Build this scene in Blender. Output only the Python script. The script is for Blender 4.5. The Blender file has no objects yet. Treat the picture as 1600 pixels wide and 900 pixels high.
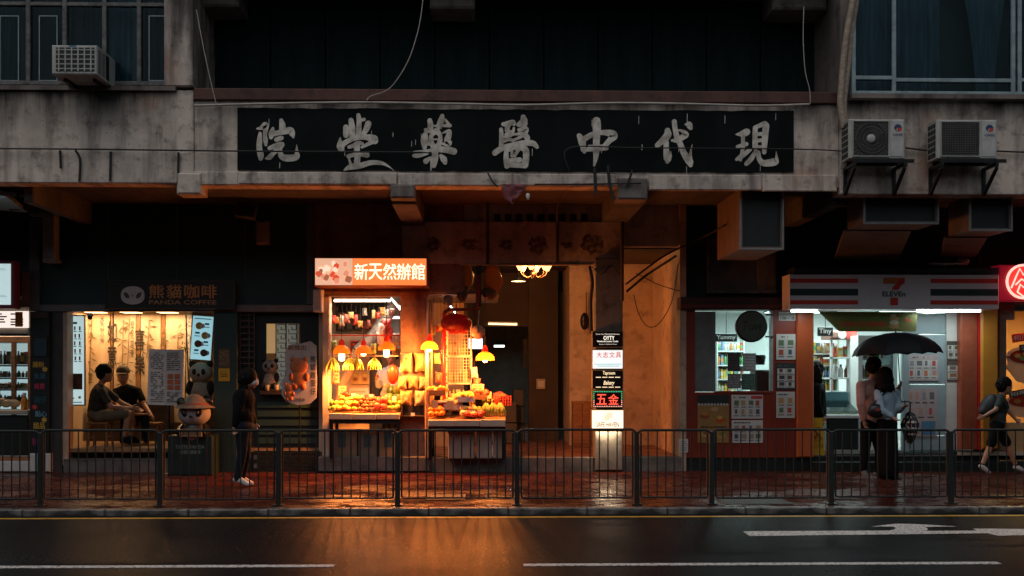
import bpy, bmesh, math, random
from mathutils import Matrix, Vector
random.seed(7)
SC = bpy.context.scene
COL = SC.collection
# ---------------------------------------------------------------- camera
F, HY, TH, CZ = 1734.0, 582.0, math.radians(1.4), 1.62     # focal (px of the 1600 px photo), horizon row, yaw, eye height
cam = bpy.data.cameras.new('camera'); camo = bpy.data.objects.new('camera', cam); COL.objects.link(camo)
camo.location = (0, 0, CZ); camo.rotation_euler = (math.pi/2, 0, -TH)
cam.sensor_width = 36; cam.lens = 36*F/1600; cam.shift_y = (HY-450)/1600; cam.clip_end = 500
SC.camera = camo
# ---------------------------------------------------------------- dusk sky and one soft sun
SUN_EL, SUN_AZ = math.radians(58), math.radians(200)
wd = bpy.data.worlds.new('World'); SC.world = wd; wd.use_nodes = True
nt = wd.node_tree; bg = nt.nodes['Background']
sky = nt.nodes.new('ShaderNodeTexSky'); sky.sky_type = 'NISHITA'; sky.sun_disc = False
sky.sun_elevation = SUN_EL; sky.sun_rotation = SUN_AZ; sky.dust_density = 4; sky.air_density = 1.0
hs = nt.nodes.new('ShaderNodeHueSaturation'); hs.inputs['Saturation'].default_value = .6; hs.inputs['Hue'].default_value = .47
nt.links.new(sky.outputs[0], hs.inputs['Color']); nt.links.new(hs.outputs[0], bg.inputs[0])
bg.inputs[1].default_value = .063
sl = bpy.data.lights.new('sun', 'SUN'); sl.energy = .05; sl.angle = math.radians(40); sl.color = (1, .93, .86)
so = bpy.data.objects.new('sun', sl); COL.objects.link(so)
sd = Vector((math.sin(SUN_AZ)*math.cos(SUN_EL), math.cos(SUN_AZ)*math.cos(SUN_EL), math.sin(SUN_EL)))
so.rotation_euler = sd.to_track_quat('Z', 'Y').to_euler(); so.location = (0, -10, 30)
vs = SC.view_settings; vs.view_transform = 'Standard'; vs.look = 'None'; vs.gamma = 1; vs.use_curve_mapping = False; vs.exposure = 0
SC.render.engine = 'CYCLES'
SC.cycles.use_denoising = True
SC.cycles.max_bounces = 7; SC.cycles.diffuse_bounces = 3; SC.cycles.glossy_bounces = 3; SC.cycles.transparent_max_bounces = 10
SC.cycles.sample_clamp_indirect = 4; SC.cycles.caustics_reflective = False; SC.cycles.caustics_refractive = False

# ---------------------------------------------------------------- pixel <-> place
def P(px, py, Y):                      # photo pixel -> point on the plane at depth Y
    u, v = (px-800)/F, (HY-py)/F
    x, y = math.sin(TH)+u*math.cos(TH), math.cos(TH)-u*math.sin(TH)
    t = Y/y
    return Vector((x*t, Y, CZ+v*t))
def G(px, py, z=0):                    # photo pixel -> point on a level surface at height z
    u, v = (px-800)/F, (HY-py)/F
    t = (z-CZ)/v
    return Vector(((math.sin(TH)+u*math.cos(TH))*t, (math.cos(TH)-u*math.sin(TH))*t, z))
def R(x0, y0, x1, y1, Y):              # pixel rectangle -> X0, X1, Z0, Z1 at depth Y
    a, b = P(x0, (y0+y1)/2, Y), P(x1, (y0+y1)/2, Y)
    c = (x0+x1)/2
    return a.x, b.x, P(c, y1, Y).z, P(c, y0, Y).z
def XZ(px, py, Y): p = P(px, py, Y); return p.x, p.z

# ---------------------------------------------------------------- materials
MATS = {}
def nodes(name):
    m = bpy.data.materials.new(name); m.use_nodes = True
    return m, m.node_tree.nodes, m.node_tree.links, m.node_tree.nodes['Principled BSDF']
def mat(name, col, rough=.6, metal=0, col2=None, scale=6, stretch=(1, 1, 1), detail=5, lo=.35, hi=.65, bump=0, bscale=None,
        emis=0, spec=.5, rough2=None, transl=None):
    """A Principled material, its colour broken by stretched noise and its surface by a fine bump."""
    if name in MATS: return MATS[name]
    m, N, L, b = nodes(name)
    b.inputs['Base Color'].default_value = (*col, 1); b.inputs['Roughness'].default_value = rough
    b.inputs['Metallic'].default_value = metal; b.inputs['Specular IOR Level'].default_value = spec
    if col2 is None and not emis: col2 = tuple(c*.72 for c in col)
    if col2 is not None:
        tc = N.new('ShaderNodeTexCoord'); mp = N.new('ShaderNodeMapping'); mp.inputs['Scale'].default_value = stretch
        nz = N.new('ShaderNodeTexNoise'); nz.inputs['Scale'].default_value = scale; nz.inputs['Detail'].default_value = detail
        rp = N.new('ShaderNodeMapRange'); rp.inputs['From Min'].default_value = lo; rp.inputs['From Max'].default_value = hi
        mx = N.new('ShaderNodeMix'); mx.data_type = 'RGBA'
        L.new(tc.outputs['Object'], mp.inputs[0]); L.new(mp.outputs[0], nz.inputs['Vector']); L.new(nz.outputs[0], rp.inputs[0])
        L.new(rp.outputs[0], mx.inputs['Factor']); mx.inputs[6].default_value = (*col2, 1); mx.inputs[7].default_value = (*col, 1)
        L.new(mx.outputs[2], b.inputs['Base Color'])
        if rough2 is not None:
            r2 = N.new('ShaderNodeMapRange'); r2.inputs['To Min'].default_value = rough2; r2.inputs['To Max'].default_value = rough
            L.new(rp.outputs[0], r2.inputs[0]); L.new(r2.outputs[0], b.inputs['Roughness'])
        if bump:
            n2 = N.new('ShaderNodeTexNoise'); n2.inputs['Scale'].default_value = bscale or scale*6; n2.inputs['Detail'].default_value = 4
            L.new(mp.outputs[0], n2.inputs['Vector'])
            bp = N.new('ShaderNodeBump'); bp.inputs['Strength'].default_value = bump; bp.inputs['Distance'].default_value = .02
            L.new(n2.outputs[0], bp.inputs['Height']); L.new(bp.outputs[0], b.inputs['Normal'])
    if emis:
        b.inputs['Emission Color'].default_value = (*col, 1); b.inputs['Emission Strength'].default_value = emis
    if transl:
        t = N.new('ShaderNodeBsdfTranslucent'); t.inputs[0].default_value = (*transl, 1)
        ms = N.new('ShaderNodeMixShader'); ms.inputs[0].default_value = .5
        L.new(b.outputs[0], ms.inputs[1]); L.new(t.outputs[0], ms.inputs[2]); L.new(ms.outputs[0], N['Material Output'].inputs[0])
    MATS[name] = m
    return m
def ink(r, g, b, rough=.5):            # plain print or paint of one colour
    return mat('ink_%d_%d_%d' % (r*100, g*100, b*100), (r, g, b), rough, col2=(r*.85, g*.85, b*.85), scale=9)
def glow(r, g, b, s):
    return mat('glow_%d_%d_%d_%d' % (r*100, g*100, b*100, s*100), (r, g, b), .4, emis=s)
def glass(name='glass', tint=(.9, .95, .95), gloss=.12, rough=.03, refl=(.8, .9, .9)):
    if name in MATS: return MATS[name]
    m, N, L, b = nodes(name)
    N.remove(b)
    tr = N.new('ShaderNodeBsdfTransparent'); tr.inputs[0].default_value = (*tint, 1)
    gl = N.new('ShaderNodeBsdfGlossy'); gl.inputs['Roughness'].default_value = rough; gl.inputs[0].default_value = (*refl, 1)
    fr = N.new('ShaderNodeFresnel'); fr.inputs[0].default_value = 1.5
    ad = N.new('ShaderNodeMath'); ad.operation = 'ADD'; ad.inputs[1].default_value = gloss*.25
    ms = N.new('ShaderNodeMixShader')
    L.new(fr.outputs[0], ad.inputs[0]); L.new(ad.outputs[0], ms.inputs[0]); L.new(tr.outputs[0], ms.inputs[1]); L.new(gl.outputs[0], ms.inputs[2])
    L.new(ms.outputs[0], N['Material Output'].inputs[0])
    MATS[name] = m; return m

def stained(name, base, dark, streak, rust=None, rough=.85, runs=None):
    """Old rendered concrete: blotches, vertical runs of grime, pits and patches of rust."""
    m, N, L, b = nodes(name); b.inputs['Roughness'].default_value = rough
    geo = N.new('ShaderNodeNewGeometry')
    def noise(sc, stretch, det=6, lo=.4, hi=.65):
        mp = N.new('ShaderNodeMapping'); mp.inputs['Scale'].default_value = stretch; L.new(geo.outputs['Position'], mp.inputs[0])
        n = N.new('ShaderNodeTexNoise'); n.inputs['Scale'].default_value = sc; n.inputs['Detail'].default_value = det; n.inputs['Roughness'].default_value = .62
        L.new(mp.outputs[0], n.inputs['Vector'])
        r = N.new('ShaderNodeMapRange'); r.inputs['From Min'].default_value = lo; r.inputs['From Max'].default_value = hi
        L.new(n.outputs[0], r.inputs[0]); return r.outputs[0], n.outputs[0]
    def mix(fac, a, c, k=1):
        x = N.new('ShaderNodeMix'); x.data_type = 'RGBA'
        mu = N.new('ShaderNodeMath'); mu.operation = 'MULTIPLY'; mu.inputs[1].default_value = k; L.new(fac, mu.inputs[0]); L.new(mu.outputs[0], x.inputs['Factor'])
        if hasattr(a, 'links'): L.new(a, x.inputs[6])
        else: x.inputs[6].default_value = (*a, 1)
        x.inputs[7].default_value = (*c, 1); return x.outputs[2]
    f1, _ = noise(1.1, (1, 1, 1.6)); c = mix(f1, base, tuple(v*.7 for v in base))
    f2, _ = noise(1.0, (3.2, 1, .45), 8, .47, .66); c = mix(f2, c, streak, .8)
    f3, h = noise(5, (1, 1, 1), 9, .52, .72); c = mix(f3, c, dark, .75)
    f4, _ = noise(26, (1, 1, 1), 2, .68, .74); c = mix(f4, c, dark, .9)
    gz = N.new('ShaderNodeSeparateXYZ'); L.new(geo.outputs['Position'], gz.inputs[0])
    f6, n6 = noise(1.0, (2.1, 1, .22), 6, .36, .6)
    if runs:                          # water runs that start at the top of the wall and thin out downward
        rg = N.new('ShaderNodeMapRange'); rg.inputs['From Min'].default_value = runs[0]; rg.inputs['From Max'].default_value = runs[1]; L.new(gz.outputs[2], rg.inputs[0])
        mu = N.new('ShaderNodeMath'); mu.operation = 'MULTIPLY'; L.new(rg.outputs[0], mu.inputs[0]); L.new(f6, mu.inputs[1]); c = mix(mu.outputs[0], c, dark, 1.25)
    if rust:
        f5, _ = noise(.75, (1, 1, .8), 7, .6, .74); c = mix(f5, c, rust, .7)
    L.new(c, b.inputs['Base Color'])
    bp = N.new('ShaderNodeBump'); bp.inputs['Strength'].default_value = .35; bp.inputs['Distance'].default_value = .03
    L.new(h, bp.inputs['Height']); L.new(bp.outputs[0], b.inputs['Normal'])
    MATS[name] = m; return m

# ---------------------------------------------------------------- mesh builder
WLOC = {}
class MB:
    def __init__(s, M=None): s.v = []; s.f = []; s.m = []; s.s = []; s.M = M
    def add(s, vs, fs, mi=0, sm=False):
        o = len(s.v)
        s.v += [(s.M @ Vector(p)) if s.M else Vector(p) for p in vs]
        for f in fs: s.f.append([i+o for i in f]); s.m.append(mi); s.s.append(sm)
        return s
    def box(s, x0, x1, y0, y1, z0, z1, mi=0, bev=0):
        if bev:
            b = min(bev, (x1-x0)*.45, (z1-z0)*.45, (y1-y0)*.9)
            o = [(x0+b, y0, z0+b), (x1-b, y0, z0+b), (x1-b, y0, z1-b), (x0+b, y0, z1-b)]
            m = [(x0, y0+b, z0), (x1, y0+b, z0), (x1, y0+b, z1), (x0, y0+b, z1)]
            k = [(x0, y1, z0), (x1, y1, z0), (x1, y1, z1), (x0, y1, z1)]
            f = [(0, 1, 2, 3), (11, 10, 9, 8)]
            for i in range(4):
                j = (i+1) % 4
                f += [(i+4, j+4, j, i), (i+8, j+8, j+4, i+4)]
            return s.add(o+m+k, f, mi)
        return s.add([(x0, y0, z0), (x1, y0, z0), (x1, y1, z0), (x0, y1, z0), (x0, y0, z1), (x1, y0, z1), (x1, y1, z1), (x0, y1, z1)],
                     [(3, 2, 1, 0), (4, 5, 6, 7), (0, 1, 5, 4), (1, 2, 6, 5), (2, 3, 7, 6), (3, 0, 4, 7)], mi)
    def pbox(s, x0, y0, x1, y1, Y, d, mi=0, bev=0):
        a, b, c, e = R(x0, y0, x1, y1, Y); return s.box(a, b, Y, Y+d, c, e, mi, bev)
    def quad(s, a, b, c, d, mi=0): return s.add([a, b, c, d], [(0, 1, 2, 3)], mi)
    def hexa(s, bot, top, mi=0):       # two matching quads -> solid
        return s.add(list(bot)+list(top), [(3, 2, 1, 0), (4, 5, 6, 7), (0, 1, 5, 4), (1, 2, 6, 5), (2, 3, 7, 6), (3, 0, 4, 7)], mi)
    def prism(s, pts, y0, y1, mi=0):   # outline in X,Z (counter-clockwise seen from the street), extruded in Y
        n = len(pts)
        a = sum(pts[i][0]*pts[(i+1) % n][1]-pts[(i+1) % n][0]*pts[i][1] for i in range(n))
        if a < 0: pts = pts[::-1]
        v = [(x, y0, z) for x, z in pts]+[(x, y1, z) for x, z in pts]
        f = [tuple(range(n)), tuple(range(2*n-1, n-1, -1))]
        f += [(i+n, (i+1) % n+n, (i+1) % n, i) for i in range(n)]
        return s.add(v, f, mi)
    def tube(s, pts, r, n=8, mi=0, sm=True, cap=True):
        pts = [Vector(p) for p in pts]; k = len(pts)
        rs = r if isinstance(r, (list, tuple)) else [r]*k
        vs = []; fs = []; up = None
        for i, p in enumerate(pts):
            t = (pts[min(i+1, k-1)]-pts[max(i-1, 0)])
            t = t.normalized() if t.length > 1e-9 else Vector((0, 0, 1))
            if up is None: up = Vector((0, 0, 1)) if abs(t.z) < .9 else Vector((1, 0, 0))
            a = t.cross(up); a = a.normalized() if a.length > 1e-6 else t.orthogonal().normalized()
            b = a.cross(t).normalized(); up = b
            for j in range(n):
                q = 2*math.pi*j/n; vs.append(p+(a*math.cos(q)+b*math.sin(q))*rs[i])
        for i in range(k-1):
            for j in range(n):
                fs.append((i*n+j, i*n+(j+1) % n, (i+1)*n+(j+1) % n, (i+1)*n+j))
        s.add(vs, fs, mi, sm)
        if cap: s.add([vs[j] for j in range(n)], [tuple(range(n-1, -1, -1))], mi) if not s.M else None
        if cap and not s.M: s.add(vs[-n:], [tuple(range(n))], mi)
        return s
    def lathe(s, prof, c, n=16, mi=0, axis='z', sm=True):
        vs = []; fs = []
        for r, h in prof:
            for j in range(n):
                q = 2*math.pi*j/n; x, y = r*math.cos(q), r*math.sin(q)
                vs.append(Vector(c)+Vector({'z': (x, y, h), 'y': (x, h, y), 'x': (h, x, y)}[axis]))
        for i in range(len(prof)-1):
            for j in range(n): fs.append((i*n+j, i*n+(j+1) % n, (i+1)*n+(j+1) % n, (i+1)*n+j))
        return s.add(vs, fs, mi, sm)
    def ell(s, c, r, n=12, k=8, mi=0, rot=None, jit=0):
        r = (r, r, r) if not isinstance(r, (tuple, list)) else r
        vs = []; fs = []
        for i in range(k+1):
            t = math.pi*i/k
            for j in range(n):
                q = 2*math.pi*j/n
                d = Vector((r[0]*math.sin(t)*math.cos(q), r[1]*math.sin(t)*math.sin(q), r[2]*math.cos(t)))
                if jit and 0 < i < k: d *= 1+random.uniform(-jit, jit)
                vs.append(Vector(c)+((rot @ d) if rot else d))
        for i in range(k):
            for j in range(n): fs.append((i*n+j, (i+1)*n+j, (i+1)*n+(j+1) % n, i*n+(j+1) % n))
        return s.add(vs, fs, mi, True)
    def stroke(s, pts, Y0, Y1, mi=0):  # a flat brush stroke: (x, z, half width) knots with round ends
        L_, R_ = [], []
        q = []
        for i in range(len(pts)-1):    # Catmull-Rom in between
            p0, p1, p2, p3 = pts[max(i-1, 0)], pts[i], pts[i+1], pts[min(i+2, len(pts)-1)]
            for k in range(5):
                t = k/5
                q.append(tuple(.5*((2*p1[a])+(-p0[a]+p2[a])*t+(2*p0[a]-5*p1[a]+4*p2[a]-p3[a])*t*t+(-p0[a]+3*p1[a]-3*p2[a]+p3[a])*t**3) for a in range(3)))
        q.append(pts[-1])
        n = len(q); vs = []
        for i, (x, z, w) in enumerate(q):
            a, b = q[max(i-1, 0)], q[min(i+1, n-1)]
            d = Vector((b[0]-a[0], b[1]-a[1])); d = d.normalized() if d.length > 1e-9 else Vector((1, 0))
            w = max(w, .002); L_.append((x-d.y*w, z+d.x*w)); R_.append((x+d.y*w, z-d.x*w))
        vs = [(p[0], Y0, p[1]) for p in L_]+[(p[0], Y0, p[1]) for p in R_]
        s.add(vs, [(i, n+i, n+i+1, i+1) for i in range(n-1)], mi)
        for (x, z, w) in (q[0], q[-1]):
            s.add([(x+w*math.cos(t*math.pi/5), Y0+.0006, z+w*math.sin(t*math.pi/5)) for t in range(10)], [tuple(range(10))], mi)
        return s
    def build(s, name, mats, parent=None, label=None, cat=None, group=None, kind=None, smooth=False):
        if not isinstance(mats, (list, tuple)): mats = [mats]
        if not s.v: return None
        lo = [min(p[i] for p in s.v) for i in range(3)]; hi = [max(p[i] for p in s.v) for i in range(3)]
        c = Vector(((lo[0]+hi[0])/2, (lo[1]+hi[1])/2, lo[2]))
        me = bpy.data.meshes.new(name); me.from_pydata([p-c for p in s.v], [], s.f)
        for m in mats: me.materials.append(m)
        me.polygons.foreach_set('material_index', s.m)
        me.polygons.foreach_set('use_smooth', [True]*len(s.f) if smooth else s.s)
        me.update()
        return put(name, me, c, parent, label, cat, group, kind)
def put(name, me, c, parent=None, label=None, cat=None, group=None, kind=None):
    o = bpy.data.objects.new(name, me); COL.objects.link(o)
    w = WLOC[parent.name] if parent else Vector((0, 0, 0))
    o.parent = parent; o.location = Vector(c)-w; WLOC[o.name] = Vector(c)
    return tag(o, label, cat, group, kind)
def tag(o, label=None, cat=None, group=None, kind=None):
    if label: o['label'] = label
    if cat: o['category'] = cat
    if group: o['group'] = group
    if kind: o['kind'] = kind
    return o
def thing(name, label, cat, loc=(0, 0, 0), group=None, kind=None):
    return put(name, None, loc, None, label, cat, group, kind)
def copy_tree(o, loc=None, parent=None, label=None, group=None, rot=None):
    c = o.copy(); COL.objects.link(c); c.parent = parent
    if loc is not None: c.location = loc
    if rot is not None: c.rotation_euler = rot
    WLOC[c.name] = Vector(c.location)
    if label: c['label'] = label
    if group: c['group'] = group
    for ch in o.children: copy_tree(ch, None, c)
    return c
def text_mesh(body, weight=0, shear=0):
    c = bpy.data.curves.new('lettering', 'FONT'); c.body = body; c.shear = shear; c.resolution_u = 3
    o = bpy.data.objects.new('lettering_source', c); COL.objects.link(o)
    me = bpy.data.meshes.new_from_object(o.evaluated_get(bpy.context.evaluated_depsgraph_get()))
    bpy.data.objects.remove(o); bpy.data.curves.remove(c)
    return me
def text(body, x0, x1, z0, z1, Y, m, parent, weight=.012, name='lettering', shear=0, M=None, fit=True):
    """Lettering fitted into a rectangle facing the street, 1 mm clear of what it is printed on."""
    me = text_mesh(body, weight, shear)
    xs = [v.co.x for v in me.vertices]; ys = [v.co.y for v in me.vertices]
    if not xs: return None
    w, h = max(xs)-min(xs), max(ys)-min(ys)
    sx, sz = (x1-x0)/w, (z1-z0)/h
    if not fit: sx = sz = min(sx, sz)
    cx, cz = (x0+x1)/2, (z0+z1)/2
    ox, oz = (max(xs)+min(xs))/2, (max(ys)+min(ys))/2
    pts = [((v.co.x-ox)*sx, (v.co.y-oz)*sz) for v in me.vertices]; fcs = [tuple(p.vertices) for p in me.polygons]
    k = weight*.55; vs = []; fs = []; bpy.data.meshes.remove(me)       # heavier strokes: the glyphs overprinted a little apart
    for i, (dx, dz) in enumerate(((0, 0),) if weight < .012 else ((0, 0), (k, 0), (-k, 0), (0, k), (0, -k))):
        o_ = len(vs); fs += [tuple(q+o_ for q in f_) for f_ in fcs]
        for (x, z) in pts:
            p = Vector((x+dx*sx, -.00012*i, z+dz*sz)); vs.append((M @ p) if M else p)
    me = bpy.data.meshes.new(name); me.from_pydata(vs, [], fs); me.update(); me.materials.append(m)
    return put(name, me, (cx, Y, cz), parent)
def ptext(body, x0, y0, x1, y1, Y, m, parent, **k):
    a, b, c, d = R(x0, y0, x1, y1, Y); return text(body, a, b, c, d, Y, m, parent, **k)
def lamp(kind, loc, power, col, parent, size=.05, rot=None, sy=None, spread=None):
    l = bpy.data.lights.new('lamp_light', kind); l.energy = power; l.color = col
    if kind == 'AREA':
        l.size = size
        if sy: l.shape = 'RECTANGLE'; l.size_y = sy
        if spread: l.spread = math.radians(spread)
    elif kind == 'SPOT':
        l.shadow_soft_size = size; l.spot_size = math.radians(spread or 100); l.spot_blend = .6
    else: l.shadow_soft_size = size
    o = bpy.data.objects.new('lamp_light', l); COL.objects.link(o)
    w = WLOC[parent.name] if parent else Vector((0, 0, 0))
    o.parent = parent; o.location = Vector(loc)-w
    if rot: o.rotation_euler = rot
    return o
def prints(parent, x0, x1, z0, z1, Y, style, seed=0, name='print'):
    """Flat print on a poster: rows of type, picture blocks and discs, each a patch 1 mm proud, facing the street."""
    rd = random.Random(seed); mb = MB(); mats = []; idx = {}
    def mi(c):
        if c not in idx: idx[c] = len(mats); mats.append(ink(*c))
        return idx[c]
    W, H = x1-x0, z1-z0; lay = [0]
    def rect(u0, v0, u1, v1, c):
        lay[0] += 1
        y = Y-.0008-.00006*lay[0]
        mb.quad((x0+u0*W, y, z0+v0*H), (x0+u1*W, y, z0+v0*H), (x0+u1*W, y, z0+v1*H), (x0+u0*W, y, z0+v1*H), mi(c))
    def disc(u, v, r, c, q=1):
        lay[0] += 1
        y = Y-.0008-.00006*lay[0]
        mb.add([(x0+u*W+r*W*math.cos(t*.524)*rd.uniform(.8, 1.1), y, z0+v*H+q*r*W*math.sin(t*.524)*rd.uniform(.8, 1.1)) for t in range(12)], [tuple(range(12))], mi(c))
    style(rect, disc, rd)
    return mb.build(name, mats, parent, kind='stuff')
def type_rows(rect, rd, u0, u1, v0, v1, n, c, fill=.8):
    for i in range(n):
        v = v1-(i+.5)*(v1-v0)/n; h = (v1-v0)/n*.26; u = u0
        while u < u1-.02:
            w = rd.uniform(.03, .12); e = min(u+w, u1)
            if rd.random() < fill: rect(u, v-h, e, v+h, c)
            u = e+.02
def crowd_of(rect, rd, u0, u1, v0, v1, nx, ny, cols, bg=None):
    for i in range(nx):
        for j in range(ny):
            a, b = u0+(u1-u0)*i/nx, v0+(v1-v0)*j/ny; w, h = (u1-u0)/nx, (v1-v0)/ny
            if bg: rect(a+.01, b+.01, a+w-.01, b+h-.01, bg)
            rect(a+w*rd.uniform(.15, .3), b+h*rd.uniform(.3, .4), a+w*rd.uniform(.6, .9), b+h*.9, rd.choice(cols))
            rect(a+w*.15, b+h*.1, a+w*.8, b+h*.2, (.08, .08, .09))
# ================================================================ setting
YK, YFEN, YB, YF = 12.65, 12.97, 14.8, 17.4         # kerb face, railing, beam face, shopfronts
PZ = .07                                              # pavement height above the road
GZ = 4.25                                             # soffit under the upper floor
# ---- wet asphalt
m, N, L, b = nodes('wet_asphalt')
geo = N.new('ShaderNodeNewGeometry')
n1 = N.new('ShaderNodeTexNoise'); n1.inputs['Scale'].default_value = .55; n1.inputs['Detail'].default_value = 6
n2 = N.new('ShaderNodeTexNoise'); n2.inputs['Scale'].default_value = 34; n2.inputs['Detail'].default_value = 3
n3 = N.new('ShaderNodeTexVoronoi'); n3.inputs['Scale'].default_value = 75
for n_ in (n1, n2, n3): L.new(geo.outputs['Position'], n_.inputs['Vector'])
cr = N.new('ShaderNodeValToRGB'); cr.color_ramp.elements[0].color = (.002, .003, .004, 1); cr.color_ramp.elements[1].color = (.03, .032, .034, 1)
cr.color_ramp.elements[0].position = .44; cr.color_ramp.elements[1].position = .64
L.new(n2.outputs[0], cr.inputs[0]); L.new(cr.outputs[0], b.inputs['Base Color'])
rr = N.new('ShaderNodeMapRange'); rr.inputs['From Min'].default_value = .35; rr.inputs['From Max'].default_value = .65
rr.inputs['To Min'].default_value = .32; rr.inputs['To Max'].default_value = .42
n4 = N.new('ShaderNodeTexNoise'); n4.inputs['Scale'].default_value = 34; n4.inputs['Detail'].default_value = 5; n4.inputs['Roughness'].default_value = .8; L.new(geo.outputs['Position'], n4.inputs['Vector'])
r4 = N.new('ShaderNodeMapRange'); r4.inputs['From Min'].default_value = .3; r4.inputs['From Max'].default_value = .7; r4.inputs['To Min'].default_value = -.16; r4.inputs['To Max'].default_value = .16; L.new(n4.outputs[0], r4.inputs[0])
ad = N.new('ShaderNodeMath'); ad.operation = 'ADD'; ad.use_clamp = True
L.new(n1.outputs[0], rr.inputs[0]); L.new(rr.outputs[0], ad.inputs[0]); L.new(r4.outputs[0], ad.inputs[1]); L.new(ad.outputs[0], b.inputs['Roughness'])
bp = N.new('ShaderNodeBump'); bp.inputs['Strength'].default_value = .3; bp.inputs['Distance'].default_value = .006
L.new(n3.outputs[0], bp.inputs['Height']); L.new(bp.outputs[0], b.inputs['Normal'])
b.inputs['Specular IOR Level'].default_value = .015
ASPH = m; MATS['wet_asphalt'] = m
road = MB().box(-90, 90, -60, YK, -.4, 0).build('road', ASPH, kind='structure')
m, N, L, b = nodes('worn_white_road_paint')
geo = N.new('ShaderNodeNewGeometry'); n1 = N.new('ShaderNodeTexNoise'); n1.inputs['Scale'].default_value = 28; n1.inputs['Detail'].default_value = 8; n1.inputs['Roughness'].default_value = .75
L.new(geo.outputs['Position'], n1.inputs['Vector'])
cr = N.new('ShaderNodeValToRGB'); cr.color_ramp.elements[0].position = .4; cr.color_ramp.elements[0].color = (.06, .06, .06, 1)
cr.color_ramp.elements[1].position = .5; cr.color_ramp.elements[1].color = (.78, .78, .74, 1)
L.new(n1.outputs[0], cr.inputs[0]); L.new(cr.outputs[0], b.inputs['Base Color']); b.inputs['Roughness'].default_value = .55
RPAINT = m
YPAINT = mat('worn_yellow_road_paint', (.62, .36, .03), .5, col2=(.2, .12, .02), scale=9, lo=.3, hi=.5, stretch=(1, 4, 1))
def slab(pts, z=.0045, t=.0035):
    mb = MB(); n = len(pts)
    v = [(p[0], p[1], z) for p in pts]; a = sum(v[i][0]*v[(i+1) % n][1]-v[(i+1) % n][0]*v[i][1] for i in range(n))
    if a < 0: v = v[::-1]
    return mb.add(v, [tuple(range(n))])
MB().box(-60, 60, 12.36, 12.45, .001, .0045).build('yellow_line', YPAINT, road)
for (xa, xb) in ((-420, 525), (818, 1564), (1990, 2700)):
    a, c = G(xa, 884), G(xb, 881)
    MB().box(a.x, c.x, 9.27, 9.375, .001, .0045).build('lane_line', RPAINT, road)
arrow = [(70, 72), (870, 68), (893, 62), (903, 54), (890, 47), (770, 46), (900, 31), (1000, 32), (1240, 46), (1062, 49), (1078, 60), (1070, 70), (1345, 68), (1320, 57), (1640, 60), (2100, 84), (1460, 96), (1400, 83), (110, 98)]
slab([G(1140+x/3.478, 810+y/3.478) for x, y in arrow]).build('turn_arrow_marking', RPAINT, road)
# ---- pavement: brick pavers on a bed, kerb stones
BED = mat('paver_bed', (.05, .035, .03), .6)
pave = MB().box(-60, 60, YK+.15, 40, -.3, PZ-.006).build('pavement', BED, kind='structure')
m, N, L, b = nodes('wet_red_paver')
geo = N.new('ShaderNodeNewGeometry')
cr = N.new('ShaderNodeValToRGB'); e = cr.color_ramp.elements
e[0].color = (.065, .012, .007, 1); e[1].color = (.14, .032, .017, 1); x = e.new(.45); x.color = (.1, .018, .009, 1); x = e.new(.8); x.color = (.08, .035, .024, 1)
L.new(geo.outputs['Random Per Island'], cr.inputs[0])
n1 = N.new('ShaderNodeTexNoise'); n1.inputs['Scale'].default_value = 1.3; n1.inputs['Detail'].default_value = 5; L.new(geo.outputs['Position'], n1.inputs['Vector'])
n2 = N.new('ShaderNodeTexNoise'); n2.inputs['Scale'].default_value = 60; L.new(geo.outputs['Position'], n2.inputs['Vector'])
mx = N.new('ShaderNodeMix'); mx.data_type = 'RGBA'; mx.blend_type = 'MULTIPLY'; mx.inputs['Factor'].default_value = .6
L.new(cr.outputs[0], mx.inputs[6]); L.new(n1.outputs[0], mx.inputs[7]); L.new(mx.outputs[2], b.inputs['Base Color'])
rr = N.new('ShaderNodeMapRange'); rr.inputs['From Min'].default_value = .4; rr.inputs['From Max'].default_value = .62; rr.inputs['To Min'].default_value = .12; rr.inputs['To Max'].default_value = .4
L.new(n1.outputs[0], rr.inputs[0]); L.new(rr.outputs[0], b.inputs['Roughness'])
bp = N.new('ShaderNodeBump'); bp.inputs['Strength'].default_value = .3; bp.inputs['Distance'].default_value = .006
L.new(n2.outputs[0], bp.inputs['Height']); L.new(bp.outputs[0], b.inputs['Normal'])
b.inputs['Specular IOR Level'].default_value = .13
PAV = m
mb = MB(); y = YK+.156; row = 0
while y < 17.55:
    x = -9.6+(.1 if row % 2 else 0)
    while x < 10.4:
        h = PZ+random.uniform(-.0025, .0025); t1, t2 = random.uniform(-.0022, .0022), random.uniform(-.0022, .0022)
        x1, y1 = x+.196, y+.0965; w = .004
        mb.add([(x, y, PZ-.012), (x1, y, PZ-.012), (x1, y1, PZ-.012), (x, y1, PZ-.012),
                (x+w, y+w, h-t1-t2), (x1-w, y+w, h+t1-t2), (x1-w, y1-w, h+t1+t2), (x+w, y1-w, h-t1+t2)],
               [(4, 5, 6, 7), (0, 1, 5, 4), (1, 2, 6, 5), (2, 3, 7, 6), (3, 0, 4, 7)])
        x += .2
    y += .1; row += 1
mb.build('paving_bricks', PAV, pave, kind='stuff')
KERB = mat('wet_kerb_stone', (.2, .195, .185), .45, col2=(.05, .05, .05), scale=3.5, lo=.42, hi=.6, stretch=(1.2, 2, 2), bump=.3, bscale=40, rough2=.25)
kerb = put('kerb', None, (0, YK, 0), kind='structure')
x = -9.7
while x < 10.5:
    w = random.uniform(.86, .94); j = random.uniform(-.006, .006)
    MB().box(x+.005, x+w-.005, YK+j, YK+.15, -.2, PZ+random.uniform(-.004, .006), 0, .012).build('kerb_stone', KERB, kerb); x += w
COVER = mat('cast_iron_cover', (.05, .045, .042), .6, metal=.1, bump=.4, bscale=60, spec=.3)
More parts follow.
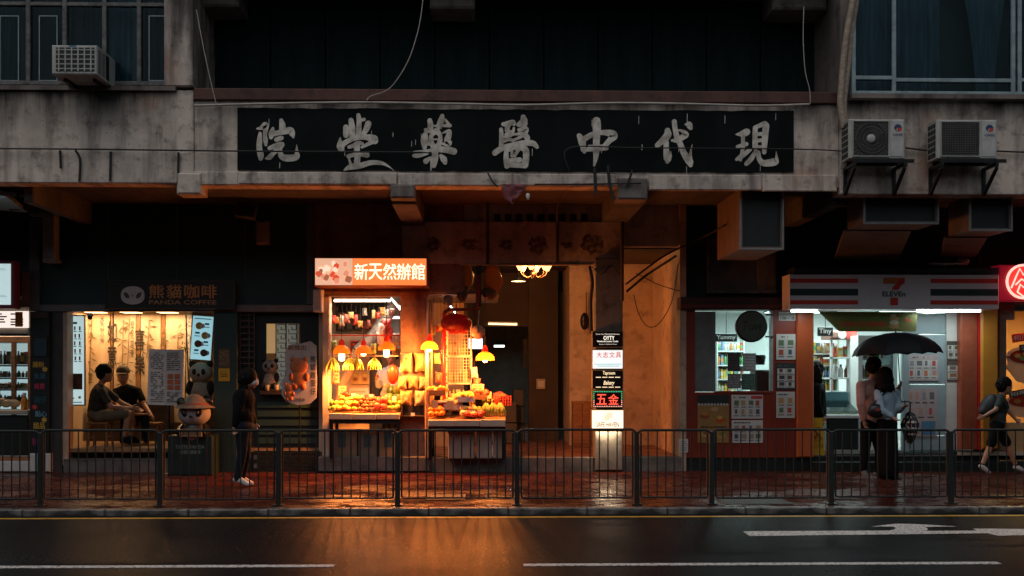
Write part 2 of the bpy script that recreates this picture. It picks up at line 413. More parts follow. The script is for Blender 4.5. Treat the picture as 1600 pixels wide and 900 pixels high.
for (px, py, w, d, lab) in ((1178, 784, .74, .5, 'dark rectangular utility cover set in paving behind the short railing panel'),
                            (697, 777, .42, .55, 'small utility cover in the red-lit paving before the fruit stall')):
    c = G(px, py, PZ); t = thing('utility_cover', lab, 'utility cover', (c.x, c.y, PZ))
    MB().box(c.x-w/2, c.x+w/2, c.y-d/2, c.y+d/2, PZ-.01, PZ+.0055).build('plate', COVER, t)
    f = MB()
    for s_ in (-1, 1):
        f.box(c.x-w/2-.03, c.x+w/2+.03, c.y+s_*(d/2+.006)-.014+s_*.01, c.y+s_*(d/2+.006)+.014+s_*.01, PZ-.01, PZ+.008)
        f.box(c.x+s_*(w/2+.016)-.014, c.x+s_*(w/2+.016)+.014, c.y-d/2, c.y+d/2, PZ-.01, PZ+.0075)
    f.build('rim', COVER, t)

# ================================================================ the tenement over the shops
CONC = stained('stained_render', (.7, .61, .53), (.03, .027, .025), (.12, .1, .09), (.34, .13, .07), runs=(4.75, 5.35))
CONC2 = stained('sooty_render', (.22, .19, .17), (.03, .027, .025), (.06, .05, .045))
DARKP = mat('shade_teal_paint', (.02, .05, .05), .7, col2=(.012, .028, .028), scale=3)  # teal of lifted shadows is put into this dark colour
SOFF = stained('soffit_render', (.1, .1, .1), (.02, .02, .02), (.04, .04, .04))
GREYM = mat('weathered_aluminium', (.16, .16, .155), .5, metal=.3, col2=(.07, .07, .07), scale=8)
def XX(px, Y=YB): return P(px, 450, Y).x
bld = thing('tenement_building', 'old tenement with stained concrete beam above the shops and dark recessed balcony', 'building', (0, YB, 0))
XL, XR = -11.5, 11.5
zb, zt = P(800, 291, YB).z, P(800, 152, YB).z      # main beam, bottom and top
# beam facade in three stretches (the middle one set back a little behind the painted panel)
x1, x2 = XX(303), XX(1312)
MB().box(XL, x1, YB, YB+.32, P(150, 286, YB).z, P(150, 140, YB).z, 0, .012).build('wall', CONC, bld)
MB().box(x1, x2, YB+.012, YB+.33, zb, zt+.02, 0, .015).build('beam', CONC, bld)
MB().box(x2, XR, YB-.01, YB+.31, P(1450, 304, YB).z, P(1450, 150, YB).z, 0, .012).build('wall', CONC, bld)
# lower lip along the bottom of the beam, broken in stretches
lip = MB()
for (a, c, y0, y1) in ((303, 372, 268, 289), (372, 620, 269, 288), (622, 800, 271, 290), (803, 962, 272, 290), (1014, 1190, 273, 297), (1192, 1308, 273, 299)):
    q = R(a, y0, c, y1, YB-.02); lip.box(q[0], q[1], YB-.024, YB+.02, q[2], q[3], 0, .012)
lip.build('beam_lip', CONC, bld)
for (a, c, y0, y1, d, w) in ((276, 314, 270, 303, .3, .2), (610, 648, 288, 309, .25, .2), (965, 1012, 278, 311, .35, .2)):
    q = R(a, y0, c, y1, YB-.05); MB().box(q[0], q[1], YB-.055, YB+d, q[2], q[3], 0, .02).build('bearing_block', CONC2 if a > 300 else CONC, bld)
# soffit slab and cross beams running back to the shopfronts
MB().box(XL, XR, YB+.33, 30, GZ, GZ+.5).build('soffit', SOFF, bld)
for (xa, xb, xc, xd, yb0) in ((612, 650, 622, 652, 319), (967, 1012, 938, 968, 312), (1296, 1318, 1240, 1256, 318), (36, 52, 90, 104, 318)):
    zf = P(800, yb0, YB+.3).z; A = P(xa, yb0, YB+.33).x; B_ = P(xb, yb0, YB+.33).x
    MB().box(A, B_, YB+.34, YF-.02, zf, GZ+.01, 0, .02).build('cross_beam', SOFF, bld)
# balcony recess over the painted sign
BALC = mat('dark_balcony_boarding', (.004, .018, .02), .8, col2=(.002, .01, .011), scale=2, stretch=(8, 1, .3), spec=.2)  # shadow teal is mixed into the recess colour
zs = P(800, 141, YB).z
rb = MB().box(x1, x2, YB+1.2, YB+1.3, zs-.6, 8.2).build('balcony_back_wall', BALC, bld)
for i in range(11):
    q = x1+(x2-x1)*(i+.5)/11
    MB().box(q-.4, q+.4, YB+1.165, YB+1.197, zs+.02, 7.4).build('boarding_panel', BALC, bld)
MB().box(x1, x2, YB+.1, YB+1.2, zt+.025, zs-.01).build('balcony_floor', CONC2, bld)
RUSTB = stained('rusty_red_coping', (.11, .045, .032), (.02, .012, .01), (.05, .022, .018), rough=.7)
MB().box(x1, x2, YB-.03, YB+.1, P(800, 160, YB).z, zs, 0, .015).build('coping', RUSTB, bld)
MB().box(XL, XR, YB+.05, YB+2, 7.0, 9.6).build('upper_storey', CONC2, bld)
for (a, c, y1) in ((303, 375, 13), (672, 742, 16), (1205, 1290, 18)):
    q = R(a, -30, c, y1, YB+.6); MB().box(q[0], q[1], YB+.5, YB+1.1, q[2], 7.05, 0, .03).build('ceiling_joist', CONC2, bld)
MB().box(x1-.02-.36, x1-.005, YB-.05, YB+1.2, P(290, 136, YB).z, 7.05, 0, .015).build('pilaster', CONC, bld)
MB().box(x2+.005, x2+.16, YB-.03, YB+1.2, P(1320, 150, YB).z, 7.05, 0, .015).build('pilaster', CONC2, bld)
# end walls, roof line, closed back
MB().box(XL-.3, XL, YB, 30, 0, 9.6).build('end_wall', CONC2, bld)
MB().box(XR, XR+.3, YB, 30, 0, 9.6).build('end_wall', CONC2, bld)
MB().box(XL, XR, 29.6, 30, 0, GZ).build('rear_wall', DARKP, bld)
# windows: left, old steel frames
STEEL = mat('painted_steel_frame', (.15, .15, .15), .5, col2=(.06, .06, .06), scale=14)
BLUEF = mat('blue_grey_window_frame', (.3, .4, .43), .45, col2=(.2, .28, .31), scale=9)
WGL = glass('window_glass', (.85, .92, .94), .0, .04, (.16, .2, .21))
m_curt = mat('teal_curtain', (.1, .22, .27), .9, col2=(.045, .11, .15), scale=5, stretch=(4, 1, .3))
m_curtd = mat('dark_curtain', (.05, .08, .09), .9, col2=(.02, .035, .04), scale=5, stretch=(6, 1, .3))
def wavy(mb, xa, xb, za, zb_, Y, folds, amp, pinch=None, n=40, rows=8):
    vs = []; fs = []
    for j in range(rows+1):
        t = j/rows; z = za+(zb_-za)*t
        k = 1 if pinch is None else pinch+(1-pinch)*t**1.6
        c = (xa+xb)/2+(0 if pinch is None else (xb-xa)*.03)
        for i in range(n+1):
            u = i/n; x = c+(u-.5)*(xb-xa)*k
            vs.append((x, Y+amp*math.sin(u*folds*6.283+.6*math.sin(7*u))*k+.3*amp*math.sin(u*folds*15), z))
    for j in range(rows):
        for i in range(n): fs.append((j*(n+1)+i, j*(n+1)+i+1, (j+1)*(n+1)+i+1, (j+1)*(n+1)+i))
    return mb.add(vs, fs, 0, True)
def window(x0, y0, x1_, y1, Y, fm, bars, rails, curt, fw=.045, panelwall=True):
    a, c, z0, z1 = R(x0, y0, x1_, y1, Y)
    w = MB().box(a, c, Y+.55, Y+.6, z0-.05, z1+.05).build('window', DARKP, bld)
    fr = MB(); fr.box(a, c, Y-.03, Y+.05, z0, z0+fw, 0, .008); fr.box(a, c, Y-.03, Y+.05, z1-fw, z1, 0, .008)
    for bx in bars:
        q = P(bx, 60, Y).x; fr.box(q-fw/2, q+fw/2, Y-.036, Y+.05, z0+.004, z1-.004, 0, .008)
    fr.build('frame', fm, w)
    edges = sorted(P(bx, 60, Y).x for bx in bars)
    for i in range(len(edges)-1):
        MB().box(edges[i]+fw/2, edges[i+1]-fw/2, Y+.005, Y+.012, z0+fw, z1-fw).build('pane', WGL, w)
    for (ra, rb_, ry) in rails:
        q = R(ra, ry-3, rb_, ry+3, Y); MB().box(q[0], q[1], Y-.028, Y+.04, q[2], q[3], 0, .006).build('rail', fm, w)
    for (ca, cb, folds, pinch, mm) in curt:
        q = R(ca, y0, cb, y1, Y+.3); wavy(MB(), q[0], q[1], q[2]-.04, q[3], Y+.25, folds, .035, pinch).build('curtain', mm, w)
    return w
lw = window(-60, -60, 276, 134, YB+.08, STEEL, [-58, 45, 102, 164, 218, 274], [(-60, 276, 7)], [(-60, 45, 5, None, m_curtd), (104, 164, 4, None, m_curtd), (165, 217, 5, None, m_curt), (219, 274, 4, None, m_curtd)], .06)
lw['label'] = 'old steel framed window behind the window air conditioner'
for (a, c) in ((2, 32), (63, 92), (234, 265)):
    q = R(a, 26, c, 128, YB+.12); inner = MB(); t = .012
    inner.box(q[0], q[0]+t, YB+.07, YB+.082, q[2], q[3]); inner.box(q[1]-t, q[1], YB+.07, YB+.082, q[2], q[3])
    inner.box(q[0]+t, q[1]-t, YB+.071, YB+.081, q[3]-t, q[3]); inner.box(q[0]+t, q[1]-t, YB+.071, YB+.081, q[2], q[2]+t); inner.build('casement_bar', BLUEF, lw)
rw = window(1331, -60, 1700, 150, YB-.12, BLUEF, [1333, 1396, 1582, 1592, 1690], [(1335, 1394, 122), (1398, 1580, 126), (1594, 1688, 126)], [(1335, 1392, 4, None, m_curt), (1400, 1466, 5, None, m_curt), (1490, 1578, 6, .32, m_curt), (1596, 1690, 6, None, m_curtd)], .055)
rw['label'] = 'blue-grey framed window with tied teal curtains'
MB().box(P(1331, 1, YB-.15).x, XR, YB-.16, YB+.1, P(1450, 158, YB).z, P(1450, 151, YB).z).build('window_sill', CONC2, bld)
MB().box(XL, P(276, 1, YB).x, YB-.06, YB+.1, P(100, 142, YB).z, P(100, 135, YB).z).build('window_sill', CONC2, bld)
for a, c in ((276, 303),):
    pass
MB().box(XL, XX(276), YB+.7, YB+.8, 4.7, 7.05).build('room_wall', DARKP, bld)
MB().box(XX(1331), XR, YB+.7, YB+.8, 4.7, 7.05).build('room_wall', DARKP, bld)
MB().box(XX(276)-.1, XX(276), YB+.1, YB+.7, 4.7, 7.05).build('room_wall', DARKP, bld)
# painted name panel with seven brush characters
PANEL = mat('black_green_sign_paint', (.004, .008, .009), .75, col2=(.002, .004, .004), scale=3, stretch=(1, 1, .4), spec=.15)
CHARM = mat('flaking_cream_paint', (.74, .7, .62), .8, col2=(.36, .33, .28), scale=7, lo=.36, hi=.6, bump=.3, bscale=30)
q = R(371, 171, 1240, 268, YB-.005)
pm = MB(); nn = 44; top = []; bot = []
for i in range(nn+1):
    x = q[0]+(q[1]-q[0])*i/nn
    top.append((x, q[3]+random.uniform(-.012, .006))); bot.append((x, q[2]+random.uniform(-.004, .012)))
pm.prism(bot+top[::-1], YB-.012, YB+.008)
panel = pm.build('painted_sign_panel', PANEL, bld, label='black painted panel with seven cream brush characters')
CH = [
 (390, 180, 11.25, '130,235,30 200,225,70 280,170,110 280,250,90 270,350,70 280,440,80 285,520,50|185,320,60 175,450,95 170,580,100 195,700,110 195,760,80|555,90,70 575,170,110 575,260,110|410,230,50 390,320,110 375,390,70|380,340,90 500,310,90 640,280,110 720,270,120 750,330,100 770,390,40|470,430,80 560,400,80|350,580,70 470,540,100 560,520,110|540,560,100 430,660,80 350,740,90 290,760,40|540,640,80 560,720,100 640,755,120 760,750,120 830,720,110 830,640,60 828,520,12'),
 (510, 170, 9, '275,260,80 275,370,80|345,160,70 360,260,90 365,400,80|450,90,60 460,200,70 450,380,80|480,165,40 530,150,50|590,210,90 560,290,80 510,370,60|195,410,20 190,520,90 210,560,90|200,530,90 290,460,70 420,410,70 560,400,80 660,430,130 680,450,100|640,470,60 500,540,40|320,540,50 400,510,60 460,480,60 510,490,40|430,500,90 430,600,80|310,670,60 430,640,60 570,650,80|310,680,20 340,770,40|440,660,80 430,770,90|250,865,20 340,820,80 480,800,80 620,760,70 740,760,60 820,780,40 900,830,20 960,880,8'),
 (630, 170, 9, '375,165,70 385,240,80 370,300,80 320,300,60|440,240,25 660,235,50|550,100,60 530,180,90 490,270,60|590,150,30 640,220,50|470,310,90 400,370,60 395,470,70 440,550,90|470,310,90 520,380,60 510,480,70 460,560,80|390,430,25 520,430,25|310,360,70 300,450,110 300,550,60|340,490,50 370,500,40|560,340,25 650,310,50 640,380,80 620,440,90 640,490,90 560,495,40|150,600,14 350,590,40 480,570,80 620,580,90 710,600,100|350,635,20 220,660,60 150,660,50|440,560,90 450,680,90 430,800,70|400,680,30 390,860,25|380,690,40 320,740,80|530,660,50 570,710,90 590,760,60'),
 (760, 180, 10, '230,220,60 235,350,70 230,500,70|260,140,60 330,140,100 420,100,60 430,140,60|330,180,80 320,240,70|430,200,40 420,260,40|300,300,40 380,260,60 420,300,50|290,340,50 380,320,50|270,410,50 360,380,50 420,400,50|575,30,80 580,100,120 500,150,70|590,130,110 570,180,70|510,230,60 620,210,70 620,270,60|460,300,40 560,290,60 630,340,90 640,400,70|430,390,40 560,330,50|130,590,90 240,520,90 380,480,90 560,440,90 720,440,90 790,500,60|310,570,70 310,700,90 320,800,80|310,560,60 450,510,70 600,530,100 620,650,100 600,780,110|330,780,70 580,790,80|370,710,70 520,700,80|400,540,40 400,640,50|500,540,60 440,640,50'),
 (890, 180, 10, '150,320,80 190,400,120 210,500,90 230,570,60|230,370,90 360,300,80 520,270,80 660,290,120 690,330,120 620,400,90 550,480,80|420,90,130 425,200,130 420,350,110 415,550,100 410,650,80 385,780,40|200,540,60 400,530,70 580,520,60|300,490,50 570,480,50'),
 (1010, 180, 10, '330,240,90 330,310,120 250,400,100 170,470,80|310,420,80 310,550,90 330,680,120 325,730,60|380,570,20 385,650,30|435,100,80 450,220,80 480,350,90 530,450,90 590,600,100 670,720,120 690,780,70|715,460,10 690,580,40 690,700,60|400,395,40 480,390,80 570,340,90 620,300,90 560,250,50 510,235,30|610,145,30 660,150,110 690,200,70'),
 (1140, 180, 10, '100,300,20 200,290,100 270,260,110|210,330,60 210,480,60|120,490,50 260,450,70|110,690,50 200,630,80 320,540,60|210,500,60 170,700,50|400,200,80 395,350,80 400,500,90|400,190,60 550,130,80|570,160,100 555,300,100 545,450,90 540,580,70|400,300,60 550,290,60|400,400,60 550,390,60|400,500,60 550,500,50|410,560,60 330,690,80 260,760,70|450,580,60 460,680,80 530,750,100 700,730,120 730,690,60 725,570,10')]
for ox, oy, sc, s_ in CH:
    mb = MB()
    for k, st in enumerate(s_.split('|')):
        pts = []
        for t in st.split():
            a, c, w = (float(v) for v in t.split(',')); p = P(ox+a/sc, oy+c/sc, YB-.015); pts.append((p.x, p.z, w/sc/2*YB/F))
        mb.stroke(pts, YB-.0145-.0007*k, 0)
    mb.build('brush_character', CHARM, panel)
mb = MB()
for i in range(26):
    px = random.uniform(380, 1235); py = random.choice([random.uniform(176, 192), random.uniform(200, 262)]); h = random.uniform(5, 16)
    p = P(px, py, YB-.014); mb.quad(*[(p.x+a, YB-.0135, p.z+c) for a, c in ((0, -h/117), (.008, -h/117*.9), (.009, 0), (.002, .01))])
mb.build('paint_drips', CHARM, panel, kind='stuff')
# ================================================================ shops: shared pieces
WOODW = mat('warm_wood', (.34, .17, .07), .45, col2=(.2, .09, .035), scale=3, stretch=(1, 1, 8), bump=.1)
WOODD = mat('dark_wood', (.05, .035, .027), .5, col2=(.025, .018, .014), scale=4, stretch=(1, 1, 6))
CREAM = mat('cream_paint', (.55, .48, .38), .6, col2=(.42, .35, .27), scale=4)
WHITE = mat('off_white_paint', (.68, .68, .66), .5, col2=(.58, .58, .56), scale=5)
GREYP = mat('grey_painted_metal', (.13, .13, .13), .5, col2=(.08, .08, .08), scale=5)
BLACK = mat('black_paint', (.01, .018, .018), .5, col2=(.006, .011, .011), scale=6)  # black raised slightly toward teal to carry a shadow tint
BLKM = mat('black_metal', (.02, .021, .022), .35, metal=.4, col2=(.012, .012, .012), scale=9)
TILEF = mat('dull_floor_tile', (.2, .15, .12), .35, col2=(.13, .09, .07), scale=3)
STONE = mat('grey_step_stone', (.16, .15, .14), .6, col2=(.08, .075, .07), scale=5, bump=.2)
CHROME = mat('brushed_steel', (.55, .56, .56), .3, metal=.9, col2=(.4, .4, .4), scale=9)
PAPER = mat('poster_paper', (.66, .66, .63), .55, col2=(.58, .58, .55), scale=4)
def room(t, xa, xb, ya, yb, za, zb_, fm, wm, cm, side=(1, 1)):
    MB().box(xa, xb, ya, yb, za-.06, za).build('floor', fm, t)
    MB().box(xa, xb, ya, yb, zb_, zb_+.06).build('ceiling', cm, t)
    MB().box(xa, xb, yb, yb+.06, za-.06, zb_+.06).build('back_wall', wm, t)
    if side[0]: MB().box(xa-.05, xa, ya, yb, za-.06, zb_+.06).build('side_wall', wm, t)
    if side[1]: MB().box(xb, xb+.05, ya, yb, za-.06, zb_+.06).build('side_wall', wm, t)
def XF(px, Y=YF): return P(px, 600, Y).x
def ZF(py, Y=YF, px=800): return P(px, py, Y).z
def ceiling_lamp(x, y, z, w, d, power, col, lab, group=None):
    t = thing('ceiling_light', lab, 'ceiling light', (x, y, z), group)
    MB().box(x-w/2-.02, x+w/2+.02, y-d/2-.02, y+d/2+.02, z-.03, z).build('housing', GREYP, t)
    MB().box(x-w/2, x+w/2, y-d/2, y+d/2, z-.036, z-.0305).build('diffuser', glow(col[0], col[1], col[2], 6), t)
    lamp('AREA', (x, y, z-.045), power, col, t, w, (0, 0, 0), d)
    return t

# ================================================================ snack shop at the picture's edge
sx0, sx1 = XF(-140), XF(46)
t = thing('snack_shop', 'snack shop counter with glass fridges and lit menu strip at the picture edge', 'shop', (sx0, YF, PZ))
room(t, sx0, sx1, YF+.02, 20.2, .18, 2.75, TILEF, CREAM, WHITE, (1, 0))
MB().box(sx0, sx1, YF+.06, YF+.14, ZF(482), GZ).build('fascia', BLACK, t)
MB().pbox(-140, 641, 44, 648, YF-.06, .5, 0, .01).build('counter_top', CREAM, t)
MB().pbox(-140, 648.5, 43, 712, YF, .06).build('counter_front', BLACK, t)
MB().pbox(-140, 721, 46, 738, YF-.05, .3, 0, .02).build('plinth', WHITE, t)
MB().pbox(-140, 713, 44, 720.5, YF+.02, .25).build('kick_board', mat('tile_with_orange_light', (.5, .22, .1), .4), t)  # orange light on the floor edge is put into the tile colour
MB().pbox(-140, 512, 44, 521, YF+.02, .1).build('menu_shelf', CREAM, t)
MB().pbox(-140, 521.2, 44, 524.5, YF-.01, .14).build('menu_rail', BLACK, t)
q = R(-140, 486, 43, 512, YF)
mp_ = MB().box(q[0], q[1], YF-.02, YF+.05, q[2], q[3]).build('menu_lightbox', glow(1, .86, .78, 1.0), t)
def st_menu(rect, disc, rd):
    for k in range(7): type_rows(rect, rd, .02+k*.14, .13+k*.14, .1, .9, 5, rd.choice([(.3, .2, .2), (.5, .2, .1), (.35, .3, .3)]), .7)
    rect(.9, .05, .965, .95, (.8, .35, .06)); rect(.62, .1, .7, .9, (.8, .5, .3))
prints(mp_, q[0], q[1], q[2], q[3], YF-.021, st_menu, 3)
ceiling_lamp((sx0+sx1)/2, 18.3, 2.74, 1.2, .5, 16, (1, .82, .62), 'ceiling light panel inside the snack shop')
# two door display fridge
fy = 18.15
fr = thing('display_fridge', 'wood framed two-door drinks fridge inside the snack shop', 'fridge', (P(10, 600, fy).x, fy, .18))
q = R(-60, 526, 46, 690, fy)
MB().box(q[0], q[1], fy+.55, fy+.6, .18, q[3]).build('back_panel', glow(.75, .95, 1, .5), fr)
MB().box(q[0], q[1], fy, fy+.55, .18, .3).build('base', BLACK, fr)
for (a, c) in ((-60, -54), (17, 23), (43, 47)):
    r_ = R(a, 527, c, 690, fy-.03); MB().box(r_[0], r_[1], fy-.03, fy+.05, .3, r_[3], 0, .01).build('door_stile', WOODW, fr)
MB().pbox(-60, 525, 47, 535, fy-.035, .6, 0, .01).build('header', WOODW, fr)
for yy in (570, 590, 608, 628):
    MB().pbox(-56, yy, 43, yy+2.5, fy+.06, .48).build('shelf', WHITE, fr)
MB().pbox(-54, 535, 17, 690, fy, .008).build('glass_door', glass(), fr)
MB().pbox(23, 535, 43, 690, fy, .008).build('glass_door', glass(), fr)
GOODS = [(.6, .12, .06), (.7, .6, .5), (.2, .1, .08), (.75, .5, .1), (.1, .25, .12), (.7, .7, .68), (.55, .3, .2), (.12, .1, .12)]
def goods_row(x0, x1, yb, Y, h, wpx, parent_lab, grp, jit=.2, name='packet', rd=random, kinds=GOODS, step=1.12, label=None):
    """Packets and bottles side by side on a shelf, each a thing of its own; a cap or label makes its outline."""
    x = x0
    while x < x1-wpx*.6:
        w = wpx*rd.uniform(1-jit, 1+jit); hh = h*rd.uniform(1-jit, 1)
        a, c, z0, z1 = R(x, yb-hh, x+w, yb, Y); k = rd.choice(kinds); d = min(.12, (c-a)*.9); cx = (a+c)/2
        o = MB()
        if rd.random() < .5:
            o.box(a, c, Y, Y+d, z0, z1, 0, .006); o.box(a+.004, c-.004, Y-.0025, Y, z0+(z1-z0)*.25, z0+(z1-z0)*.7, 1)
        else:
            r_ = (c-a)*.48; H = z1-z0
            o.lathe([(.001, 0), (r_, 0), (r_, H*.62), (r_*.5, H*.8), (r_*.42, H*.82)], (cx, Y+d/2, z0), 10, 0)
            o.lathe([(r_*.46, H*.82), (r_*.46, H), (.001, H)], (cx, Y+d/2, z0), 10, 1)
        o.build(name, [ink(*k), ink(*rd.choice(kinds))], None, label, 'goods', grp)
        x += w*step
for yy, h in ((569.5, 30), (589.5, 15), (607.5, 14), (627.5, 15)):
    goods_row(-2, 16, yy, fy+.12, h*.75, 6, '', 'goods in the snack shop fridge', label='packet or jar on a shelf of the snack shop fridge')
    goods_row(25, 42, yy, fy+.12, h*.75, 6, '', 'goods in the snack shop fridge', label='packet or jar on a shelf of the snack shop fridge')
# on the counter
cz = ZF(641, YF-.06)
def bottle(x, y, z, r, h, mats, name, lab, cat):
    t_ = thing(name, lab, cat, (x, y, z))
    MB().lathe([(.001, 0), (r, 0), (r, h*.6), (r*.55, h*.78), (r*.5, h*.86)], (x, y, z), 14).build('body', mats[0], t_)
    MB().lathe([(r*.55, h*.84), (r*.55, h), (.001, h)], (x, y, z), 12).build('cap', mats[1], t_)
bottle(P(38, 630, YF+.1).x, YF+.1, cz+.002, .05, .27, [mat('orange_juice', (.85, .32, .02), .2, col2=(.75, .25, .02), emis=0), WHITE], 'juice_bottle', 'bottle of orange juice on the snack shop counter', 'bottle')
b_ = MB(); c = P(12, 640, YF+.16)
for i in range(7): b_.ell((c.x+random.uniform(-.13, .13), c.y+random.uniform(-.03, .05), cz+.07+random.uniform(0, .07)), (.075, .06, .06), 8, 6, 0, None, .12)
b_.build('food_bag', mat('pale_plastic_bag', (.7, .55, .38), .35, transl=(.7, .6, .4)), None, 'pale plastic bag of buns on the snack shop counter', 'food bag')
c = P(-2, 598, YF+.35); tt = thing('snack_tray', 'tray of dark snacks beside the bun bag', 'food tray', (c.x, c.y, cz))
MB().box(c.x-.15, c.x+.2, c.y-.1, c.y+.1, cz+.36, cz+.38, 0, .004).build('tray', WOODD, tt)
MB().tube([(c.x, c.y, cz), (c.x, c.y, cz+.36)], .025, 8).build('stand', BLKM, tt)
for i in range(8): MB().ell((c.x-.12+i*.04, c.y+random.uniform(-.05, .05), cz+.4), (.035, .03, .025), 8, 6).build('snack', ink(.1, .05, .03), None, 'dark snack lying on the raised tray of the snack shop', 'snack', 'snacks on the tray')
# hanging sign box above
q = R(-120, 407, 22, 482, YF-.6)
t = thing('lightbox_sign', 'maroon framed white lightbox sign above the snack shop', 'sign', ((q[0]+q[1])/2, YF-.6, q[2]))
MB().box(q[0], q[1], YF-.6, YF-.38, q[2], q[3], 0, .01).build('box', mat('maroon_frame', (.2, .03, .06), .4), t)
q2 = R(-115, 412, 17, 476, YF-.6)
pn = MB().box(q2[0], q2[1], YF-.606, YF-.601, q2[2], q2[3]).build('lit_panel', glow(.72, .95, .98, .62), t)
def st_leaf(rect, disc, rd):
    for k in range(9):
        u = rd.uniform(.8, .98)
        rect(u-.1, .1+k*.015, u, .106+k*.015, (.45, .62, .66)); rect(u-.12, .72+k*.02, u-.01, .726+k*.02, (.5, .65, .68))
prints(pn, q2[0], q2[1], q2[2], q2[3], YF-.607, st_leaf, 4)
MB().tube([(q[0]+.9, YF-.5, q[3]), (q[0]+.9, YF-.5, GZ)], .02, 8).build('hanger', BLKM, t)
q = R(32, 425, 46, 480, YF-.1); t = thing('slatted_panel', 'narrow panel of upright wooden slats beside the lightbox sign', 'panel', (q[0], YF-.1, q[2]))
MB().box(q[0], q[1], YF-.04, YF+.05, q[2], q[3]).build('backing', WOODD, t)
for i in range(4):
    x = q[0]+.01+i*(q[1]-q[0]-.02)/4; MB().box(x, x+.022, YF-.08, YF-.041, q[2], q[3], 0, .004).build('slat', WOODW, t)
# ---- black board pier with coloured stickers
q = R(47, 487, 77, 708, YF-.1)
t = thing('sticker_pier', 'black pier with framed picture and coloured snack name stickers', 'pier', (q[0], YF-.1, PZ))
MB().box(q[0], q[1], YF-.1, YF+.3, q[2], q[3]).build('board', BLACK, t)
MB().pbox(46, 708.5, 78, 738, YF-.13, .4, 0, .02).build('plinth', WHITE, t)
MB().pbox(47, 488, 74, 497, YF-.12, .018).build('trim', mat('brown_trim', (.08, .05, .035), .5), t)
q = R(51, 526, 74, 557, YF-.105); f_ = MB(); tk = .012
f_.box(q[0], q[1], YF-.125, YF-.101, q[2], q[2]+tk); f_.box(q[0], q[1], YF-.125, YF-.101, q[3]-tk, q[3]); f_.box(q[0], q[0]+tk, YF-.124, YF-.101, q[2]+tk, q[3]-tk); f_.box(q[1]-tk, q[1], YF-.124, YF-.101, q[2]+tk, q[3]-tk)
pf = f_.build('picture_frame', WOODD, t); MB().box(q[0]+tk, q[1]-tk, YF-.11, YF-.101, q[2]+tk, q[3]-tk).build('picture', ink(.02, .06, .08), pf)
for (s_, x0, y0, x1_, y1, c_) in (('腸粉', 51, 565, 69, 574, (.75, .45, .05)), ('魚蛋', 53, 583, 71, 592, (.04, .16, .24)), ('燒賣', 53, 599, 70, 608, (.6, .05, .12)), ('碗仔', 53, 619, 72, 630, (.03, .13, .18)), ('點心', 55, 642, 73, 651, (.2, .45, .6)), ('甜品', 52, 660, 70, 670, (.8, .5, .06)), ('糖水', 50, 684, 72, 696, (.35, .03, .14))):
    ptext(s_, x0, y0, x1_, y1, YF-.104, ink(*c_), t, weight=.03)
for (x, y, c_) in ((70, 577, (.75, .5, .06)), (54, 636, (.7, .06, .08)), (69, 656, (.75, .5, .06))):
    p = P(x, y, YF-.105); mb = MB(); n = 16
    mb.add([(p.x+(.05 if i % 2 else .028)*math.cos(i*2*math.pi/n), YF-.104, p.z+(.05 if i % 2 else .028)*math.sin(i*2*math.pi/n)) for i in range(n)], [tuple(range(n))]); mb.build('flower_sticker', ink(*c_), t)

# ================================================================ panda coffee
px0, px1 = XF(60), XF(497)
FLZ = ZF(700); CEZ = ZF(487)
t = cafe = thing('coffee_shop', 'coffee shop with dark panelled fascia and warm lit wall of calligraphy', 'shop', (px0, YF, PZ))
CAFW = mat('cream_wall_panel', (.62, .5, .36), .6, col2=(.5, .36, .22), scale=2.5, stretch=(2, 1, .5))
room(t, px0, px1, YF+.08, 20.3, FLZ, CEZ+.12, mat('oak_floor', (.3, .19, .1), .35, col2=(.2, .12, .06), scale=3, stretch=(8, 1, 1)), CAFW, CREAM)
PANELD = mat('shade_teal_panel', (.018, .058, .055), .55, col2=(.012, .04, .038), scale=1.5)  # shadow teal painted into the panel's even base colour
MB().pbox(62, 318, 490, 476, YF+.03, .12).build('fascia', PANELD, t)
for x in (168, 275, 382): MB().pbox(x, 320, x+1.6, 438, YF+.02, .012).build('fascia_joint', GREYP, t)
MB().pbox(45, 340, 61.5, 486, YF-.06, .25, 0, .01).build('frame_post', GREYP, t)
MB().pbox(62, 476, 492, 487, YF-.05, .14, 0, .008).build('frame_rail', mat('satin_grey_trim', (.2, .2, .2), .3, col2=(.15, .15, .15)), t)
MB().pbox(478, 300, 491, 475.5, YF-.05, .1, 0, .01).build('frame_post', GREYP, t)
MB().box(XF(78), XF(98), YF-.02, YF+.3, PZ, CEZ).build('frame_post', mat('charcoal_post', (.06, .06, .06), .4), t)
MB().box(XF(98), XF(105), YF, YF+.25, FLZ-.25, CEZ).build('door_jamb', CREAM, t)
# steps up into the shop
x0, x1_ = XF(100), XF(336)
MB().box(x0, x1_, YF-.02, YF+.32, PZ-.02, ZF(716)).build('step', STONE, t); MB().box(x0, x1_, YF+.3, YF+.6, PZ-.02, FLZ-.002).build('step', STONE, t)
for zz, yy in ((ZF(716), YF-.028), (FLZ, YF+.292)): MB().box(x0, x1_, yy, yy+.03, zz-.012, zz+.004).build('step_nosing', CHROME, t)
MB().box(XF(335), XF(372), YF-.05, YF+.4, PZ-.01, CEZ, 0, .012).build('pillar', PANELD, t)
